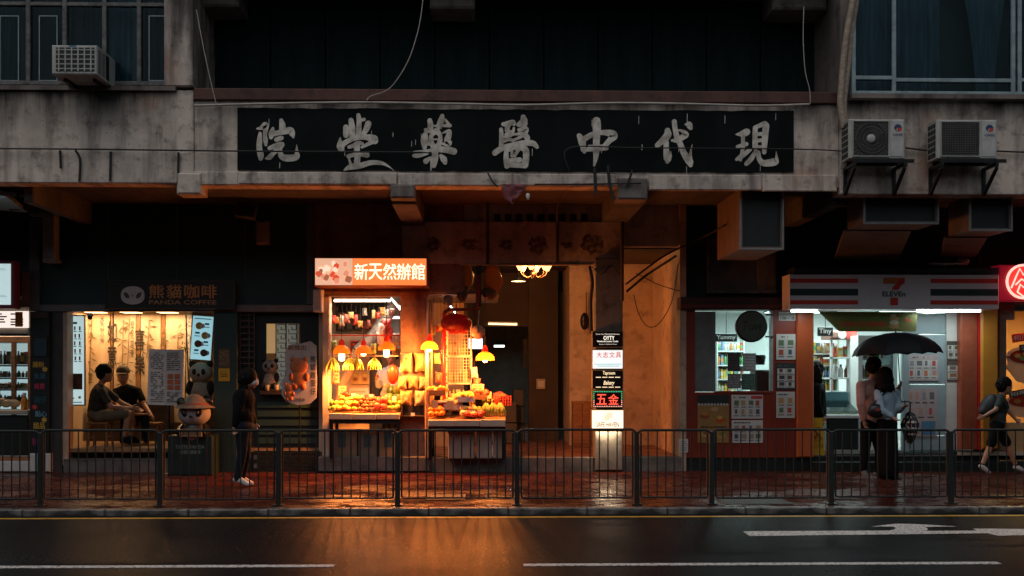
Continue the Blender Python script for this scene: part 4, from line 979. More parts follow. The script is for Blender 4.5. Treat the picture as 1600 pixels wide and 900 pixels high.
# grape box, baskets, price cards
c = at2(.16, .35, .12); k = thing('grape_box', 'white box of red grapes propped on the outer stall', 'fruit box', c)
M_ = Matrix.Translation(c) @ Matrix.Rotation(math.radians(25), 4, 'X')
mb = MB(M_); w, h = .15, .11; mb.box(-w, w, .0, .02, -h, h, 0); mb.box(-w, -w+.02, -.04, 0, -h, h, 0); mb.box(w-.02, w, -.04, 0, -h, h, 0); mb.box(-w+.02, w-.02, -.04, 0, -h, -h+.02, 0); mb.box(-w+.02, w-.02, -.04, 0, h-.02, h, 0); mb.build('box', WHITE, k)
for s_ in (-1, 1):
    mb = MB(M_)
    for i in range(34): mb.ell((s_*.06+random.uniform(-.05, .05), -.02+random.uniform(-.015, .01), random.uniform(-.075, .075)), .014, 6, 4)
    mb.build('grape_bunch', mat('red_grape_skin', (.35, .03, .03), .25), k, kind='stuff')
rdl = ['before the grape box', 'beside the grape box', 'above the pale fruit', 'over the mangoes', 'in front of the red bag', 'above the apples', 'at the end of the green bananas']
for i, (u, v) in enumerate(((.08, .1), (.28, .1), (.5, .75), (.62, .8), (.78, .75), (.33, .6), (.42, .4))):
    p = at2(u, v, .16); k = thing('price_card', 'cream price card standing on the outer stall %s' % rdl[i], 'price card', p); hh = random.uniform(.1, .15)
    MB().box(p.x-.05, p.x+.05, p.y, p.y+.003, p.z, p.z+hh).build('card', mat('cream_card', (.7, .5, .28), .5), k); MB().tube([p+Vector((0, .004, -.13)), p+Vector((0, .004, .02))], .003, 5).build('stick', WOODW, k)
p = at2(.93, .85, .13); mb = MB(); mb.ell(p, (.13, .1, .12), 12, 8, 0, None, .13); mb.build('plastic_bag', mat('pink_red_bag', (.6, .16, .12), .35, transl=(.7, .2, .12)), None, 'pinkish red plastic bag at the back corner of the outer stall', 'plastic bag')
p = P(806-800+780, 628, YF-.1); k = thing('red_basket', 'red lattice basket behind the green bananas', 'basket', p); BASK = mat('red_basket_plastic', (.5, .07, .04), .4)
mb = MB()
for i in range(7): x = p.x-.12+i*.04; mb.box(x-.008, x+.008, p.y, p.y+.012, p.z-.06, p.z+.1)
for j in range(4): z = p.z-.05+j*.045; mb.box(p.x-.13, p.x+.13, p.y+.0125, p.y+.024, z-.007, z+.007)
mb.build('basket_front', BASK, k); MB().box(p.x-.13, p.x+.13, p.y+.03, p.y+.2, p.z-.06, p.z-.045).build('basket_base', BASK, k); MB().ell((p.x, p.y+.1, p.z+.03), (.11, .08, .1), 10, 6).build('basket_contents', LONG, k)
# shelf rack with wire baskets behind the stall
k = rack = thing('wire_rack', 'wire grid rack of snacks behind the outer stall', 'rack', P(718, 650, YF+.15)); WIRE = mat('pale_wire', (.6, .52, .42), .4)
for (x0, y0, x1_, y1) in ((700, 512, 735, 555), (698, 558, 733, 597)):
    q = R(x0, y0, x1_, y1, YF+.1); mb = MB()
    for i in range(9): x = q[0]+(q[1]-q[0])*i/8; mb.box(x-.004, x+.004, YF+.1, YF+.108, q[2], q[3])
    for j in range(9): z = q[2]+(q[3]-q[2])*j/8; mb.box(q[0], q[1], YF+.1085, YF+.116, z-.004, z+.004)
    mb.build('wire_grid', WIRE, k)
for x in (697, 735): MB().pbox(x, 500, x+2.5, 655, YF+.12, .025).build('upright', WIRE, k)
for yy in (556, 598, 624): MB().pbox(697, yy, 737, yy+2.5, YF+.12, .35).build('shelf', WIRE, k)
FOOD = [(.6, .35, .12), (.65, .2, .06), (.5, .42, .25), (.6, .5, .3), (.3, .1, .05), (.15, .25, .08)]
goods_row(700, 735, 597.5, YF+.18, 20, 7, '', 'snacks on the wire rack', label='snack packet on the upper shelves of the wire rack', kinds=FOOD, name='snack_packet')
goods_row(700, 735, 623.5, YF+.18, 15, 6, '', 'snacks on the lower wire rack', label='snack packet on the lowest shelf of the wire rack', kinds=FOOD, name='snack_packet')
goods_row(700, 733, 555.5, YF+.18, 26, 7, '', 'snacks on the top of the wire rack', label='snack packet behind the upper wire grid', kinds=FOOD, name='snack_packet')
# red garland on a pole and red lantern
k = thing('red_garland_pole', 'red fringed pole beside the wire rack', 'pole', P(694, 640, YF-.1)); RED = mat('red_tinsel', (.6, .02, .012), .35, col2=(.4, .01, .01), scale=20)
mb = MB(); a = P(694, 640, YF-.1); c = P(694, 488, YF-.1); mb.tube([a, c], .028, 8)
mb.build('pole', RED, k); mb = MB()
for i in range(150):
    z = random.uniform(a.z+.25, c.z); q = random.uniform(0, 6.28); d = Vector((math.cos(q), math.sin(q), random.uniform(-.5, .5)))*.05; o = Vector((a.x, YF-.1, z)); s_ = Vector((0, 0, .012))
    mb.quad(o-s_, o+d-s_*.3, o+d+s_*.3, o+s_)
mb.build('fringe', RED, k, kind='stuff')
mb = MB().tube([c, P(700, 484, YF-.1), P(745, 483, YF-.1), P(748, 430, YF-.1)], .03, 8); mb.build('bent_arm', mat('dark_red_pipe', (.25, .02, .015), .4), k)
c = P(713, 505, YF-.15); k = thing('red_lantern', 'round dark red hanging lantern above the wire rack', 'lantern', c); LANT = mat('lantern_silk', (.28, .012, .01), .5, transl=(.4, .02, .01))
n = 14
for i in range(n):
    a0, a1_ = 2*math.pi*i/n, 2*math.pi*(i+1)/n; vs = []; 
    for j in range(7):
        th = -1.2+2.4*j/6
        for a_, bl in ((a0, 0), ((a0+a1_)/2, .012), (a1_, 0)):
            rr_ = .235*math.cos(th)+bl; vs.append((c.x+rr_*math.cos(a_), c.y+rr_*math.sin(a_), c.z+.15*math.sin(th)))
    MB().add(vs, [(j*3+m_, j*3+m_+1, (j+1)*3+m_+1, (j+1)*3+m_) for j in range(6) for m_ in range(2)], 0, True).build('silk_gore', LANT, k)
MB().tube([c+Vector((0, 0, .14)), c+Vector((0, 0, .3))], .012, 6).build('hanger', RED, k)
mb = MB()
for i in range(50):
    a_ = random.uniform(0, 6.28); rr_ = random.uniform(.06, .23); o = c+Vector((rr_*math.cos(a_), rr_*math.sin(a_), -.1+.0*rr_)); mb.tube([o, o+Vector((0, 0, -.06))], .005, 4)
mb.build('fringe', RED, k, kind='stuff')
# scale dial, hanging bags
c = P(747, 519, YF-.2); k = thing('weighing_scale', 'round hanging scale dial beside the red lantern', 'scale', c)
MB().lathe([(.001, -.02), (.105, -.02), (.11, 0), (.11, .05), (.001, .05)], c, 20, 0, 'y').build('dial_case', mat('scale_enamel', (.55, .33, .2), .4), k)
MB().tube([c+Vector((0, 0, .1)), c+Vector((.02, 0, .34))], .008, 6).build('hook', CHROME, k); MB().box(c.x-.006, c.x+.006, c.y-.026, c.y-.0205, c.z-.01, c.z+.08).build('needle', BLKM, k)
for i, (x, y, w, h, lab, col) in enumerate(((729, 432, 14, 26, 'golden crinkled plastic bag hanging at the passage lintel', (.5, .3, .08)), (770, 436, 17, 30, 'amber plastic bag hanging right of the dark post', (.5, .25, .06)), (765, 458, 13, 14, 'small crumpled bag hanging under the amber one', (.3, .2, .1)), (722, 455, 10, 22, 'thin grey bag hanging beside the golden one', (.25, .2, .15)), (700, 470, 9, 12, 'small clear bag hanging above the red lantern', (.5, .45, .4)))):
    c = P(x, y, YF+.1); k = thing('hanging_bag', lab, 'plastic bag', c)
    MB().ell(c, (w*.0085, .07, h*.0075), 12, 9, 0, None, .2).build('bag', mat('bag_film_%d' % i, col, .3, transl=col), k)
    MB().tube([c+Vector((0, 0, h*.006)), c+Vector((0, 0, h*.0105+.05))], .004, 5).build('tie', CORD, k)
MB().pbox(744, 414, 752, 480, YF-.02, .1).build('door_stile', WOODD, fruit)
c = P(709, 545, YF+.05)
def pillow(c, w, h, d, n=9):
    """A crimped packet: flat crinkled edges at top and bottom, an uneven bulge between."""
    mb = MB(); vs = []; ph = random.uniform(0, 6); tl = random.uniform(-.12, .12)
    for side in (-1, 1):
        for j_ in range(n+1):
            for i_ in range(n+1):
                u, v = i_/n*2-1, j_/n*2-1; b_ = max(0, (1-abs(u)**3)*(1-abs(v)**4)); x = u*w*(1-.1*(1-abs(v)**2)+.03*math.sin(9*v+ph)); z = v*h*(1-.04*math.cos(3*u))
                vs.append(c+Vector((x+z*tl, side*(d*b_*(1+.3*math.sin(5*u+ph)*math.cos(4*v+ph))+.002)+.006*math.sin(14*u+ph)*(abs(v) > .85), z)))
    m_ = (n+1)**2; q = lambda o_, i_, j_: o_+j_*(n+1)+i_
    fs = [(q(0, i_, j_), q(0, i_+1, j_), q(0, i_+1, j_+1), q(0, i_, j_+1)) for j_ in range(n) for i_ in range(n)]+[(q(m_, i_, j_+1), q(m_, i_+1, j_+1), q(m_, i_+1, j_), q(m_, i_, j_)) for j_ in range(n) for i_ in range(n)]
    return mb.add(vs, fs, 0, True)
# snack bags hung on the brown pillar
SNK = [(.55, .42, .2), (.6, .4, .15), (.5, .28, .1), (.62, .45, .25)]
for j, (yy, n, hpx) in enumerate(((566, 2, 27), (598, 3, 18), (622, 2, 22))):
    for i in range(n):
        x = (634+i*23) if n == 2 else (628+i*17); c = P(x, yy, YF-.09); wd_ = (.085 if n == 2 else .065); hh = hpx*.5*YF/F
        pillow(c, wd_*1.1, hh*1.05, .045).build('snack_bag', [mat('snack_film_%d' % ((i+j) % 4), SNK[(i+j) % 4], .25, scale=30, bump=.6, col2=tuple(v*.55 for v in SNK[(i+j) % 4]))], None,
            'bag of dried snacks on the %s row of the brown pillar, %s' % (('top', 'middle', 'bottom')[j], ('nearest the banana rail', 'nearest the timber post', '')[i] if n == 2 else ('nearest the seller', 'in its centre', 'nearest the timber post')[i]), 'snack bag', 'snack bags hung on the pillar')
k = thing('pillar_box', 'dark open box with a white tag under the snack bags', 'box', P(645, 650, YF-.2))
q = R(627, 632, 663, 651, YF-.2); mb = MB(); mb.box(q[0], q[1], YF-.2, YF-.021, q[2], q[2]+.015); mb.box(q[0], q[0]+.012, YF-.2, YF-.021, q[2]+.015, q[3]); mb.box(q[1]-.012, q[1], YF-.2, YF-.021, q[2]+.015, q[3]); mb.box(q[0]+.012, q[1]-.012, YF-.04, YF-.022, q[2]+.015, q[3]); mb.build('tray_box', WOODD, k)
p = P(645, 646, YF-.205); MB().box(p.x-.03, p.x+.03, YF-.208, YF-.2035, q[2]+.01, q[2]+.06).build('tag', PAPER, k)
c = P(608, 595-10, YF+.05)
MB().ell(P(614, 585, YF-.1), (.09, .06, .15), 12, 9, 0, None, .06).build('red_bag', mat('red_orange_bag', (.75, .06, .02), .35, transl=(.8, .08, .02)), None, 'red plastic bag hanging beside the seller', 'plastic bag')
# red white packets strung above the watermelon lamp
for i, (x, y) in enumerate(((596, 528), (607, 522), (618, 530), (604, 508), (598, 515))):
    c = P(x, y, YF+.3); pillow(c, .075, .1, .04).build('hanging_packet', ink(*((.65, .06, .05) if i % 2 else (.6, .5, .45))), None, 'crumpled red or white packet strung above the watermelon lamp', 'packet', 'packets strung over the watermelons')
STR = [(.6, .06, .04), (.6, .3, .08), (.55, .5, .42), (.3, .08, .05), (.5, .38, .15)]; rq = random.Random(33)
for i in range(22):                    # packets strung under the ceiling of both bays
    x = 521+i*7 if i < 14 else 677+(i-14)*6; y = rq.uniform(486, 508) if i < 14 else rq.uniform(494, 530); cl = STR[i % 5]; c = P(x, y, YF+(.45 if i < 14 else .3)+rq.uniform(0, .15))
    k = thing('strung_packet', 'packet hanging under the ceiling of the %s' % ('left fruit bay' if i < 14 else 'bay behind the red lantern'), 'packet', c, 'packets strung in the left fruit bay' if i < 14 else 'packets strung behind the red lantern')
    pillow(c, rq.uniform(.03, .05), rq.uniform(.05, .09), .03).build('packet', mat('strung_film_%d' % (i % 5), cl, .35, scale=16, col2=tuple(v*.5 for v in cl), bump=.4), k); MB().tube([c+Vector((0, 0, .06)), Vector((c.x, c.y, ZF(459)))], .003, 5).build('string', CORD, k)
# clutter: boxed fruit on the outer stall's upper tier, bags, papers, crates in the left bay
for i, (x, y, w, lab, kd, cl) in enumerate(((683, 612, 13, 'shallow wooden crate of oranges behind the grape box', 'orange', WOODW), (708, 634, 14, 'white foam box of pale fruit in the middle of the outer stall', 'peach', WHITE), (728, 622, 13, 'white foam box of mangoes before the wire rack', 'mango', WHITE), (748, 618, 13, 'shallow crate of red apples under the passage lamp', 'apple', WOODW), (741, 644, 12, 'white foam box of green fruit at the stall front', 'guava', WHITE))):
    c = P(x, y, YF-.3+.1*(i % 2)); hw = w*YF/F; k = thing('fruit_crate', lab, 'fruit crate', c); MB().box(c.x-hw, c.x+hw, c.y-.1, c.y+.1, c.z-.06, c.z-.045).build('base', cl, k)
    for (a0, a1_, b0, b1) in ((-hw, hw, -.1, -.088), (-hw, hw, .088, .1), (-hw, -hw+.012, -.088, .088), (hw-.012, hw, -.088, .088)): MB().box(c.x+a0, c.x+a1_, c.y+b0, c.y+b1, c.z-.045, c.z+.03, 0, .003).build('side_board', cl, k)
    for u in range(5):
        for v in range(3):
            o = put(kd, KIND[kd], (c.x-hw*.78+u*hw*.39, c.y-.06+v*.06, c.z+.0+random.uniform(0, .03)), None, {'orange': 'orange', 'peach': 'pale round fruit', 'mango': 'yellow mango', 'apple': 'red apple', 'guava': 'green fruit'}[kd]+' in the '+('wooden crate behind the grape box', 'foam box in the stall middle', 'foam box before the wire rack', 'crate under the passage lamp', 'foam box at the stall front')[i], 'fruit', lab); o.rotation_euler = (random.random(), random.random(), random.random()*6)
    MB().box(c.x-.05, c.x+.05, c.y+.05, c.y+.15, P(x, 652, c.y).z, c.z-.061).build('riser', WOODD, k)
rd = random.Random(21)
for i in range(9):
    x, y = ((519, 592), (522, 540), (583, 545), (617, 548), (683, 560), (686, 590), (706, 498), (741, 582), (745, 600))[i]
    c = P(x, y, YF+(.15 if i < 4 else .02)); cl = rd.choice([(.6, .5, .35), (.6, .12, .05), (.55, .3, .1), (.3, .4, .15), (.65, .6, .55)])
    k = thing('hanging_bag', 'small tied bag of goods %s' % ('inside the cream post', 'hanging above the first banana bunch', 'between the duct and the fridge', 'by the pillar top', 'on the timber post', 'low beside the red pole', 'above the red lantern arm', 'on the rack side by the outer lamp', 'lowest beside the wire rack')[i], 'bag', c)
    pillow(c, .055, .085, .035).build('bag', mat('goods_film_%d' % i, cl, .3, scale=18, col2=tuple(v*.5 for v in cl), bump=.4), k); MB().tube([c+Vector((0, 0, .08)), c+Vector((0, 0, .2))], .003, 5).build('tie', CORD, k)
for i, (x0, y0, x1_, y1, lab) in enumerate(((520, 575, 530, 598, 'handwritten sheet pinned inside the cream post'), (529, 603, 541, 618, 'handwritten sheet behind the mangoes'), (586, 632, 600, 642, 'cream card leaning on the watermelons'), (738, 600, 756, 614, 'slanted cream board below the outer lamp'), (677, 628, 686, 640, 'cream card at the timber post end of the stall'))):
    card(x0, y0, x1_, y1, YF+(.2 if i < 2 else -.12), mat('cream_card', (.7, .5, .28), .5), st_text((.35, .08, .04), 3), 40+i, 'handwritten_card', lab, 'card')
rd = random.Random(4)
for i in range(7):
    q = R(517+(i % 7)*12, 640-12, 528+(i % 7)*12, 640, 18.2); MB().box(q[0], q[1], 18.2, 18.5, q[2]+.004, q[3]-.004, 0, .01).build('crate', ink(*rd.choice([(.5, .35, .2), (.4, .12, .06), (.2, .25, .3), (.55, .5, .4), (.3, .2, .1)])), None, 'small coloured crate in the row behind the fruit counter', 'crate', 'crates behind the fruit counter')
# cartons and tubs under the counters
rd = random.Random(2)
for i, (x0, y0, x1_, y1, Y, lab, col) in enumerate(((520, 672, 558, 711, YF-.1, 'brown carton under the fruit counter, nearest the cream post', (.22, .16, .1)), (560, 675, 590, 711, YF-.1, 'brown carton in the middle under the fruit counter', (.2, .15, .1)), (592, 670, 622, 711, YF-.1, 'brown carton under the watermelon end of the counter', (.24, .17, .1)),
        (700, 674, 741, 708, YF-.35, 'pale tub under the outer stall, left of a gap', (.32, .27, .22)), (745, 672, 768, 708, YF-.35, 'pale tub under the outer stall, right of the gap', (.36, .3, .25)), (771, 674, 788, 708, YF-.35, 'narrow pale tub at the passage end of the outer stall', (.33, .27, .22)))):
    q = R(x0, y0, x1_, y1, Y); k = thing('carton' if i < 3 else 'storage_tub', lab, 'carton' if i < 3 else 'tub', ((q[0]+q[1])/2, Y, FZ))
    cm = mat('cardboard_%d' % i, col, .7, scale=4)
    MB().box(q[0], q[1], Y, Y+.3, FZ, q[3]-.02, 0, .012).build('body', cm, k); MB().box(q[0]-.008, q[1]+.008, Y-.01, Y+.31, q[3]-.019, q[3], 0, .006).build('lid', cm, k)
    if i < 3: MB().box(q[0]+.08, q[0]+.2, Y-.003, Y-.0005, q[2]+.12, q[3]-.04).build('label_patch', ink(.03, .07, .09), k)
MB().box(XF(669), XF(926), YF-.1, 19.9, PZ-.01, FZ, 0, .01).build('step', STONE, fruit)
# ---- lightbox sign over the fruit shop
q = R(491, 402, 669, 447, YF-.5)
t2 = thing('lightbox_sign', 'glowing orange lightbox sign with five white characters over the fruit shop', 'sign', ((q[0]+q[1])/2, YF-.5, q[2]))
MB().box(q[0], q[1], YF-.5, YF-.02, q[2], q[3], 0, .012).build('box', mat('orange_box_metal', (.35, .13, .06), .4), t2)
q2 = R(492.5, 404, 666, 445.5, YF-.5)
pn = MB().box(P(551.5, 400, YF-.5).x, q2[1], YF-.506, YF-.501, q2[2], q2[3]).build('lit_panel', glow(1.0, .2, .045, 1.25), t2)
pn2 = MB().box(q2[0], P(551, 400, YF-.5).x, YF-.506, YF-.501, q2[2], q2[3]).build('lit_picture', glow(1, .55, .35, .8), t2)
mb = MB(); rd = random.Random(9); a0, a1_ = q2[0], P(551, 400, YF-.5).x
cm = [glow(.85, .1, .04, .8), glow(1, .75, .55, 1.0), glow(.6, .2, .1, .6), glow(.9, .35, .2, .8)]
for i in range(16):
    x, z = rd.uniform(a0+.05, a1_-.06), rd.uniform(q2[2]+.05, q2[3]-.05); w, h = rd.uniform(.05, .11), rd.uniform(.03, .05); an = rd.uniform(-.7, .7)
    pts = [Matrix.Rotation(an, 2) @ Vector((w*.5*sx*(1 if abs(sz) < .5 else .8), h*sz)) for sx, sz in ((-1, -1), (1, -1), (1.15, 0), (1, 1), (-1, 1), (-1.15, 0))]
    pts = [(min(max(x+v.x, a0+.003), a1_-.003), min(max(z+v.y, q2[2]+.003), q2[3]-.003)) for v in pts]
    mb.add([(v[0], YF-.507-.0005*i, v[1]) for v in pts], [tuple(range(6))], i % 4)
mb.build('food_picture', cm, pn2, kind='stuff')
for i, ch in enumerate('新天然辦館'): ptext(ch, 554+i*22.2, 412, 575+i*22.2, 437, YF-.5085, glow(1, .86, .62, 1.6), pn, weight=.018)
q = R(489, 452, 503, 487, YF-.3); k = thing('meter_box', 'pale metal box below the orange lightbox corner', 'box', (q[0], YF-.3, q[2]))
MB().box(q[0], q[1], YF-.3, YF-.04, q[2], q[3], 0, .012).build('case', WHITE, k); MB().box(q[0]+.02, q[1]-.02, YF-.306, YF-.3005, q[2]+.03, q[3]-.03).build('door', CREAM, k)

# ================================================================ passage, column and sign stack
t = psg = thing('passage', 'tiled passage with plaster walls running back beside the fruit shop', 'passage', (XF(820), YF, FZ))
REDF = mat('red_quarry_floor', (.24, .09, .05), .28, col2=(.16, .06, .035), scale=4, rough2=.5)
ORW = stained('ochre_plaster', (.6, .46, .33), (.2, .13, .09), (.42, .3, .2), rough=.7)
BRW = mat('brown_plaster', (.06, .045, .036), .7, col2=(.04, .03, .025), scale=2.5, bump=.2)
pr = XF(1062)
MB().box(XF(668), pr+.3, YF+.1, 28.9, FZ-.06, FZ+.001).build('floor', REDF, t)
MB().box(XF(926), pr+.02, YF-.06, YF+.12, PZ-.01, FZ+.002, 0, .01).build('step', STONE, t)
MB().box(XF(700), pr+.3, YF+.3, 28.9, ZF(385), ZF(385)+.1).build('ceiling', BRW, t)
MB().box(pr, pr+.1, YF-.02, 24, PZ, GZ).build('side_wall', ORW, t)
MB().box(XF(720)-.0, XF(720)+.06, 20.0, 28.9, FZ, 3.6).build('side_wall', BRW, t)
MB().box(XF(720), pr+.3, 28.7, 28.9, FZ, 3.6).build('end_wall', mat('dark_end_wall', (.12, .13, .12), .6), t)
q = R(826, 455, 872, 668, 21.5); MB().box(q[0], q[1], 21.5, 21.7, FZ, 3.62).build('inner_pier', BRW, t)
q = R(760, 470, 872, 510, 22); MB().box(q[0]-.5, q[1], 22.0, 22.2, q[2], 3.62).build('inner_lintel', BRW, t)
MB().pbox(872, 455, 892, 668, 21.9, .1).build('inner_door', BLACK, t)
q = R(890, 418, 930, 668, 20.2); MB().box(q[0], q[1]+1.2, 20.2, 24, FZ, 3.62).build('inner_wall', ORW, t)
# lintel and old wall above
OLDW = stained('peeling_lintel', (.68, .6, .53), (.12, .1, .09), (.42, .36, .31), (.3, .2, .15))
q = R(628, 346, 975, 412, YF-.06); MB().box(q[0], q[1], YF-.06, YF+.28, q[2], q[3], 0, .01).build('lintel', OLDW, t)
q = R(628, 300, 975, 346, YF); MB().box(q[0], q[1], YF+.02, YF+.3, q[2], GZ).build('upper_wall', OLDW, t)
MB().pbox(719, 412.3, 927, 414.5, YF-.07, .05).build('lintel_edge', ORW, t)
for i, (x, w, h) in enumerate(((677, 24, 26), (733, 30, 24), (790, 26, 20), (842, 34, 32), (926, 38, 34), (885, 20, 12))):   # faded characters, scorched and flaking
    p = P(x, 382, YF-.06); rq = random.Random(i); n_ = 22
    MB().add([(p.x+w*.005*math.cos(a*2*math.pi/n_)*rq.uniform(.6, 1.15), YF-.064, p.z+h*.005*math.sin(a*2*math.pi/n_)*rq.uniform(.6, 1.15)) for a in range(n_)], [tuple(range(n_))]).build('faded_character', mat('scorched_paint', (.1, .08, .07), .9, col2=(.5, .43, .37), scale=14, lo=.3, hi=.55), t)
for i in range(9):
    p = P(777+i*17, 340, YF); MB().box(p.x-.05, p.x+.05, YF+.008, YF+.0195, p.z-.06, p.z+.06).build('vent_hole', BLACK, t)
MB().pbox(930, 404, 973, 735, YF-.12, .45, 0, .012).build('column', stained('grey_column_paint', (.2, .19, .18), (.05, .04, .035), (.13, .12, .11)), t)
q = R(974, 330, 1064, 384, YF); MB().box(q[0], q[1], YF+.1, YF+.3, q[2], GZ).build('upper_wall', OLDW, t)
# sign stack on the column
YS = YF-.24
def sbox(y0, y1, m_, lab, x0=925, x1_=974):
    global t2
    q = R(x0, y0, x1_, y1, YS); t2 = thing('lightbox_sign', lab, 'sign', ((q[0]+q[1])/2, YS, q[2]), 'lightboxes stacked on the grey column'); MB().box(q[0], q[1], YS+.006, YS+.115, q[2], q[3], 0, .006).build('lightbox_case', mat('brass_trim', (.35, .27, .12), .4), t2)
    p_ = MB().box(q[0]+.012, q[1]-.012, YS, YS+.0055, q[2]+.012, q[3]-.012).build('lit_panel', m_, t2); return p_
WT = glow(1, .93, .8, 1.2)
p_ = sbox(517, 543, mat('sign_black_acrylic', (.02, .018, .015), .25), 'black lightbox with white lettering at the top of the column stack'); 
ptext('Come You Wonderful Moment', 931, 521, 968, 523, YS-.001, glow(1, .9, .75, .7), p_, weight=.02); ptext('OYTY', 943, 525, 960, 531, YS-.001, WT, p_, weight=.03); ptext('Handmade Leather Studio', 933, 532, 966, 534.5, YS-.001, WT, p_); ptext('Shop on Second Floor', 936, 537, 964, 539, YS-.001, glow(1, .9, .75, .7), p_)
p_ = sbox(546, 577, glow(.9, .93, .92, 1.0), 'white lightbox with four red characters on the column'); 
for i, ch in enumerate('大志文具'): ptext(ch, 932+i*10, 550, 940.5+i*10, 559, YS-.001, glow(.75, .03, .02, .5), p_, weight=.015)
q = R(928, 562, 971, 573, YS)
MB().box(q[0], q[1], YS-.0015, YS-.0005, q[2]+.03, q[3]-.06).build('line_print', glow(.5, .75, .8, .8), p_); MB().box(q[0]+.05, q[1]-.03, YS-.0015, YS-.0005, q[2], q[2]+.02).build('line_print', glow(.5, .75, .8, .8), p_)
p_ = sbox(578, 608, mat('sign_black_acrylic', (.02, .018, .015), .25), 'black lightbox with cream script lettering in the middle of the column stack'); CR = glow(1, .8, .5, .9)
ptext('Taproom', 942, 580, 961, 587, YS-.001, CR, p_, weight=.04); ptext('Bakery', 943, 595, 960, 603, YS-.001, CR, p_, weight=.05, shear=.3)
for yy in (589.5, 605): 
    for i in range(4): MB().pbox(931+i*10, yy-.7, 939+i*10, yy+.7, YS-.001, .0005).build('line_print', CR, p_)
p_ = sbox(609.5, 637, mat('sign_dark_red', (.05, .008, .008), .3), 'dark LED sign with two glowing red characters and green border'); LR = glow(1, .09, .05, 1.6); LG = glow(.05, .75, .35, .9)
for i, ch in enumerate('五金'): ptext(ch, 932+i*18.5, 616, 948+i*18.5, 632, YS-.002, LR, p_, weight=.012)
mb = MB(); q = R(928, 612, 971.5, 635, YS); n = 17
for i in range(n):
    x = q[0]+(q[1]-q[0])*i/(n-1); mb.ell((x, YS-.002, q[3]), .0085, 6, 4, 0); mb.ell((x, YS-.002, q[2]), .0085, 6, 4, 1)
for i in range(1, 8):
    z = q[2]+(q[3]-q[2])*i/8; mb.ell((q[0], YS-.002, z), .0085, 6, 4, 0 if i > 3 else 1); mb.ell((q[1], YS-.002, z), .0085, 6, 4, 0 if i > 3 else 1)
mb.build('led_border', [LG, glow(1, .5, .4, 1.2)], p_, kind='stuff')
p_ = sbox(640, 672, glow(1, .8, .58, 1.5), 'bright cream lightbox at the bottom of the column stack', 924, 975)
ptext('SAFE HAVEN', 932, 659.5, 967, 667, YS-.001, ink(.03, .02, .015), p_, weight=.016); 
for k_, (a, e_) in enumerate(((944, 648), (948, 644))): MB().pbox(a, e_, a+9, e_+9, YS-.001-.0005*k_, .0004).build('line_print', glow(.9, .66, .45, 1.2), p_)
lamp('AREA', P(949.5, 674, YS+.06), 5, (1, .72, .42), t2, .4, (0, 0, 0), .1)
# chandelier, pendant, strip light in the passage
c = P(834, 426, YF+1.0); k = thing('chandelier', 'brass chandelier with glowing bell shades under the passage lintel', 'chandelier', c); BRASS = mat('old_brass', (.3, .17, .06), .35, metal=.7)
MB().tube([c+Vector((0, 0, -.06)), c+Vector((0, 0, ZF(385)-c.z))], .02, 8).build('stem', BRASS, k); MB().ell(c+Vector((0, 0, -.05)), (.05, .05, .06), 10, 8).build('hub', BRASS, k)
for i in range(6):
    a = i*math.pi/3+.3; d = Vector((math.cos(a), math.sin(a), 0))
    MB().tube([c+Vector((0, 0, -.05)), c+d*.12+Vector((0, 0, -.09)), c+d*.22+Vector((0, 0, -.03)), c+d*.24+Vector((0, 0, .03))], .011, 6).build('arm', BRASS, k)
    MB().lathe([(.025, 0), (.05, .05), (.075, .09), (.085, .1)], c+d*.24+Vector((0, 0, .03)), 12).build('bell_shade', glow(1, .5, .17, 3.2), k)
lamp('POINT', c+Vector((0, 0, .12)), 56, (1, .43, .17), k, .1)
c = P(810, 440, YF+1.6); k = thing('passage_pendant', 'dark conical pendant lamp below the chandelier', 'lamp', c)
MB().lathe([(.14, 0), (.13, .02), (.04, .08), (.02, .16)], c, 18).build('shade', BLKM, k); MB().lathe([(.001, .004), (.125, .006)], c, 18).build('diffuser', glow(1, .7, .35, 5), k); MB().tube([c+Vector((0, 0, .15)), c+Vector((0, 0, ZF(385)-c.z))], .006, 6).build('cord', CORD, k)
lamp('POINT', c+Vector((0, 0, -.05)), 6, (1, .55, .22), k, .06)
c = P(1010, 470, 19.2)
tube_light(763, 506, 808, 507, 22.0-.05, 3, 1.5, (1, .7, .3), 'yellowish strip light on the inner lintel of the passage', .016, False)
tube_light(772, 541, 788, 541, 26.5, 5, 9, (.8, 1, .95), 'small white strip light deep in the passage', .02)
q = R(731, 529, 754, 545, 21.8); k = thing('lit_screen', 'small bright white lit panel deep in the passage', 'screen', ((q[0]+q[1])/2, 21.8, q[2])); MB().box(q[0], q[1], 21.8, 21.83, q[2], q[3]).build('panel', glow(.8, .93, 1, 1.6), k); MB().box(q[0]-.02, q[1]+.02, 21.832, 21.87, q[2]-.02, q[3]+.02).build('frame', BLKM, k)
MB().tube([((q[0]+q[1])/2, 21.85, q[3]), ((q[0]+q[1])/2, 21.85, 3.6)], .012, 6).build('hanger', BLKM, k)
MB().pbox(818, 530, 824, 575, 26, .05).build('pale_door_frame', mat('dim_frame', (.3, .32, .32), .5), t)
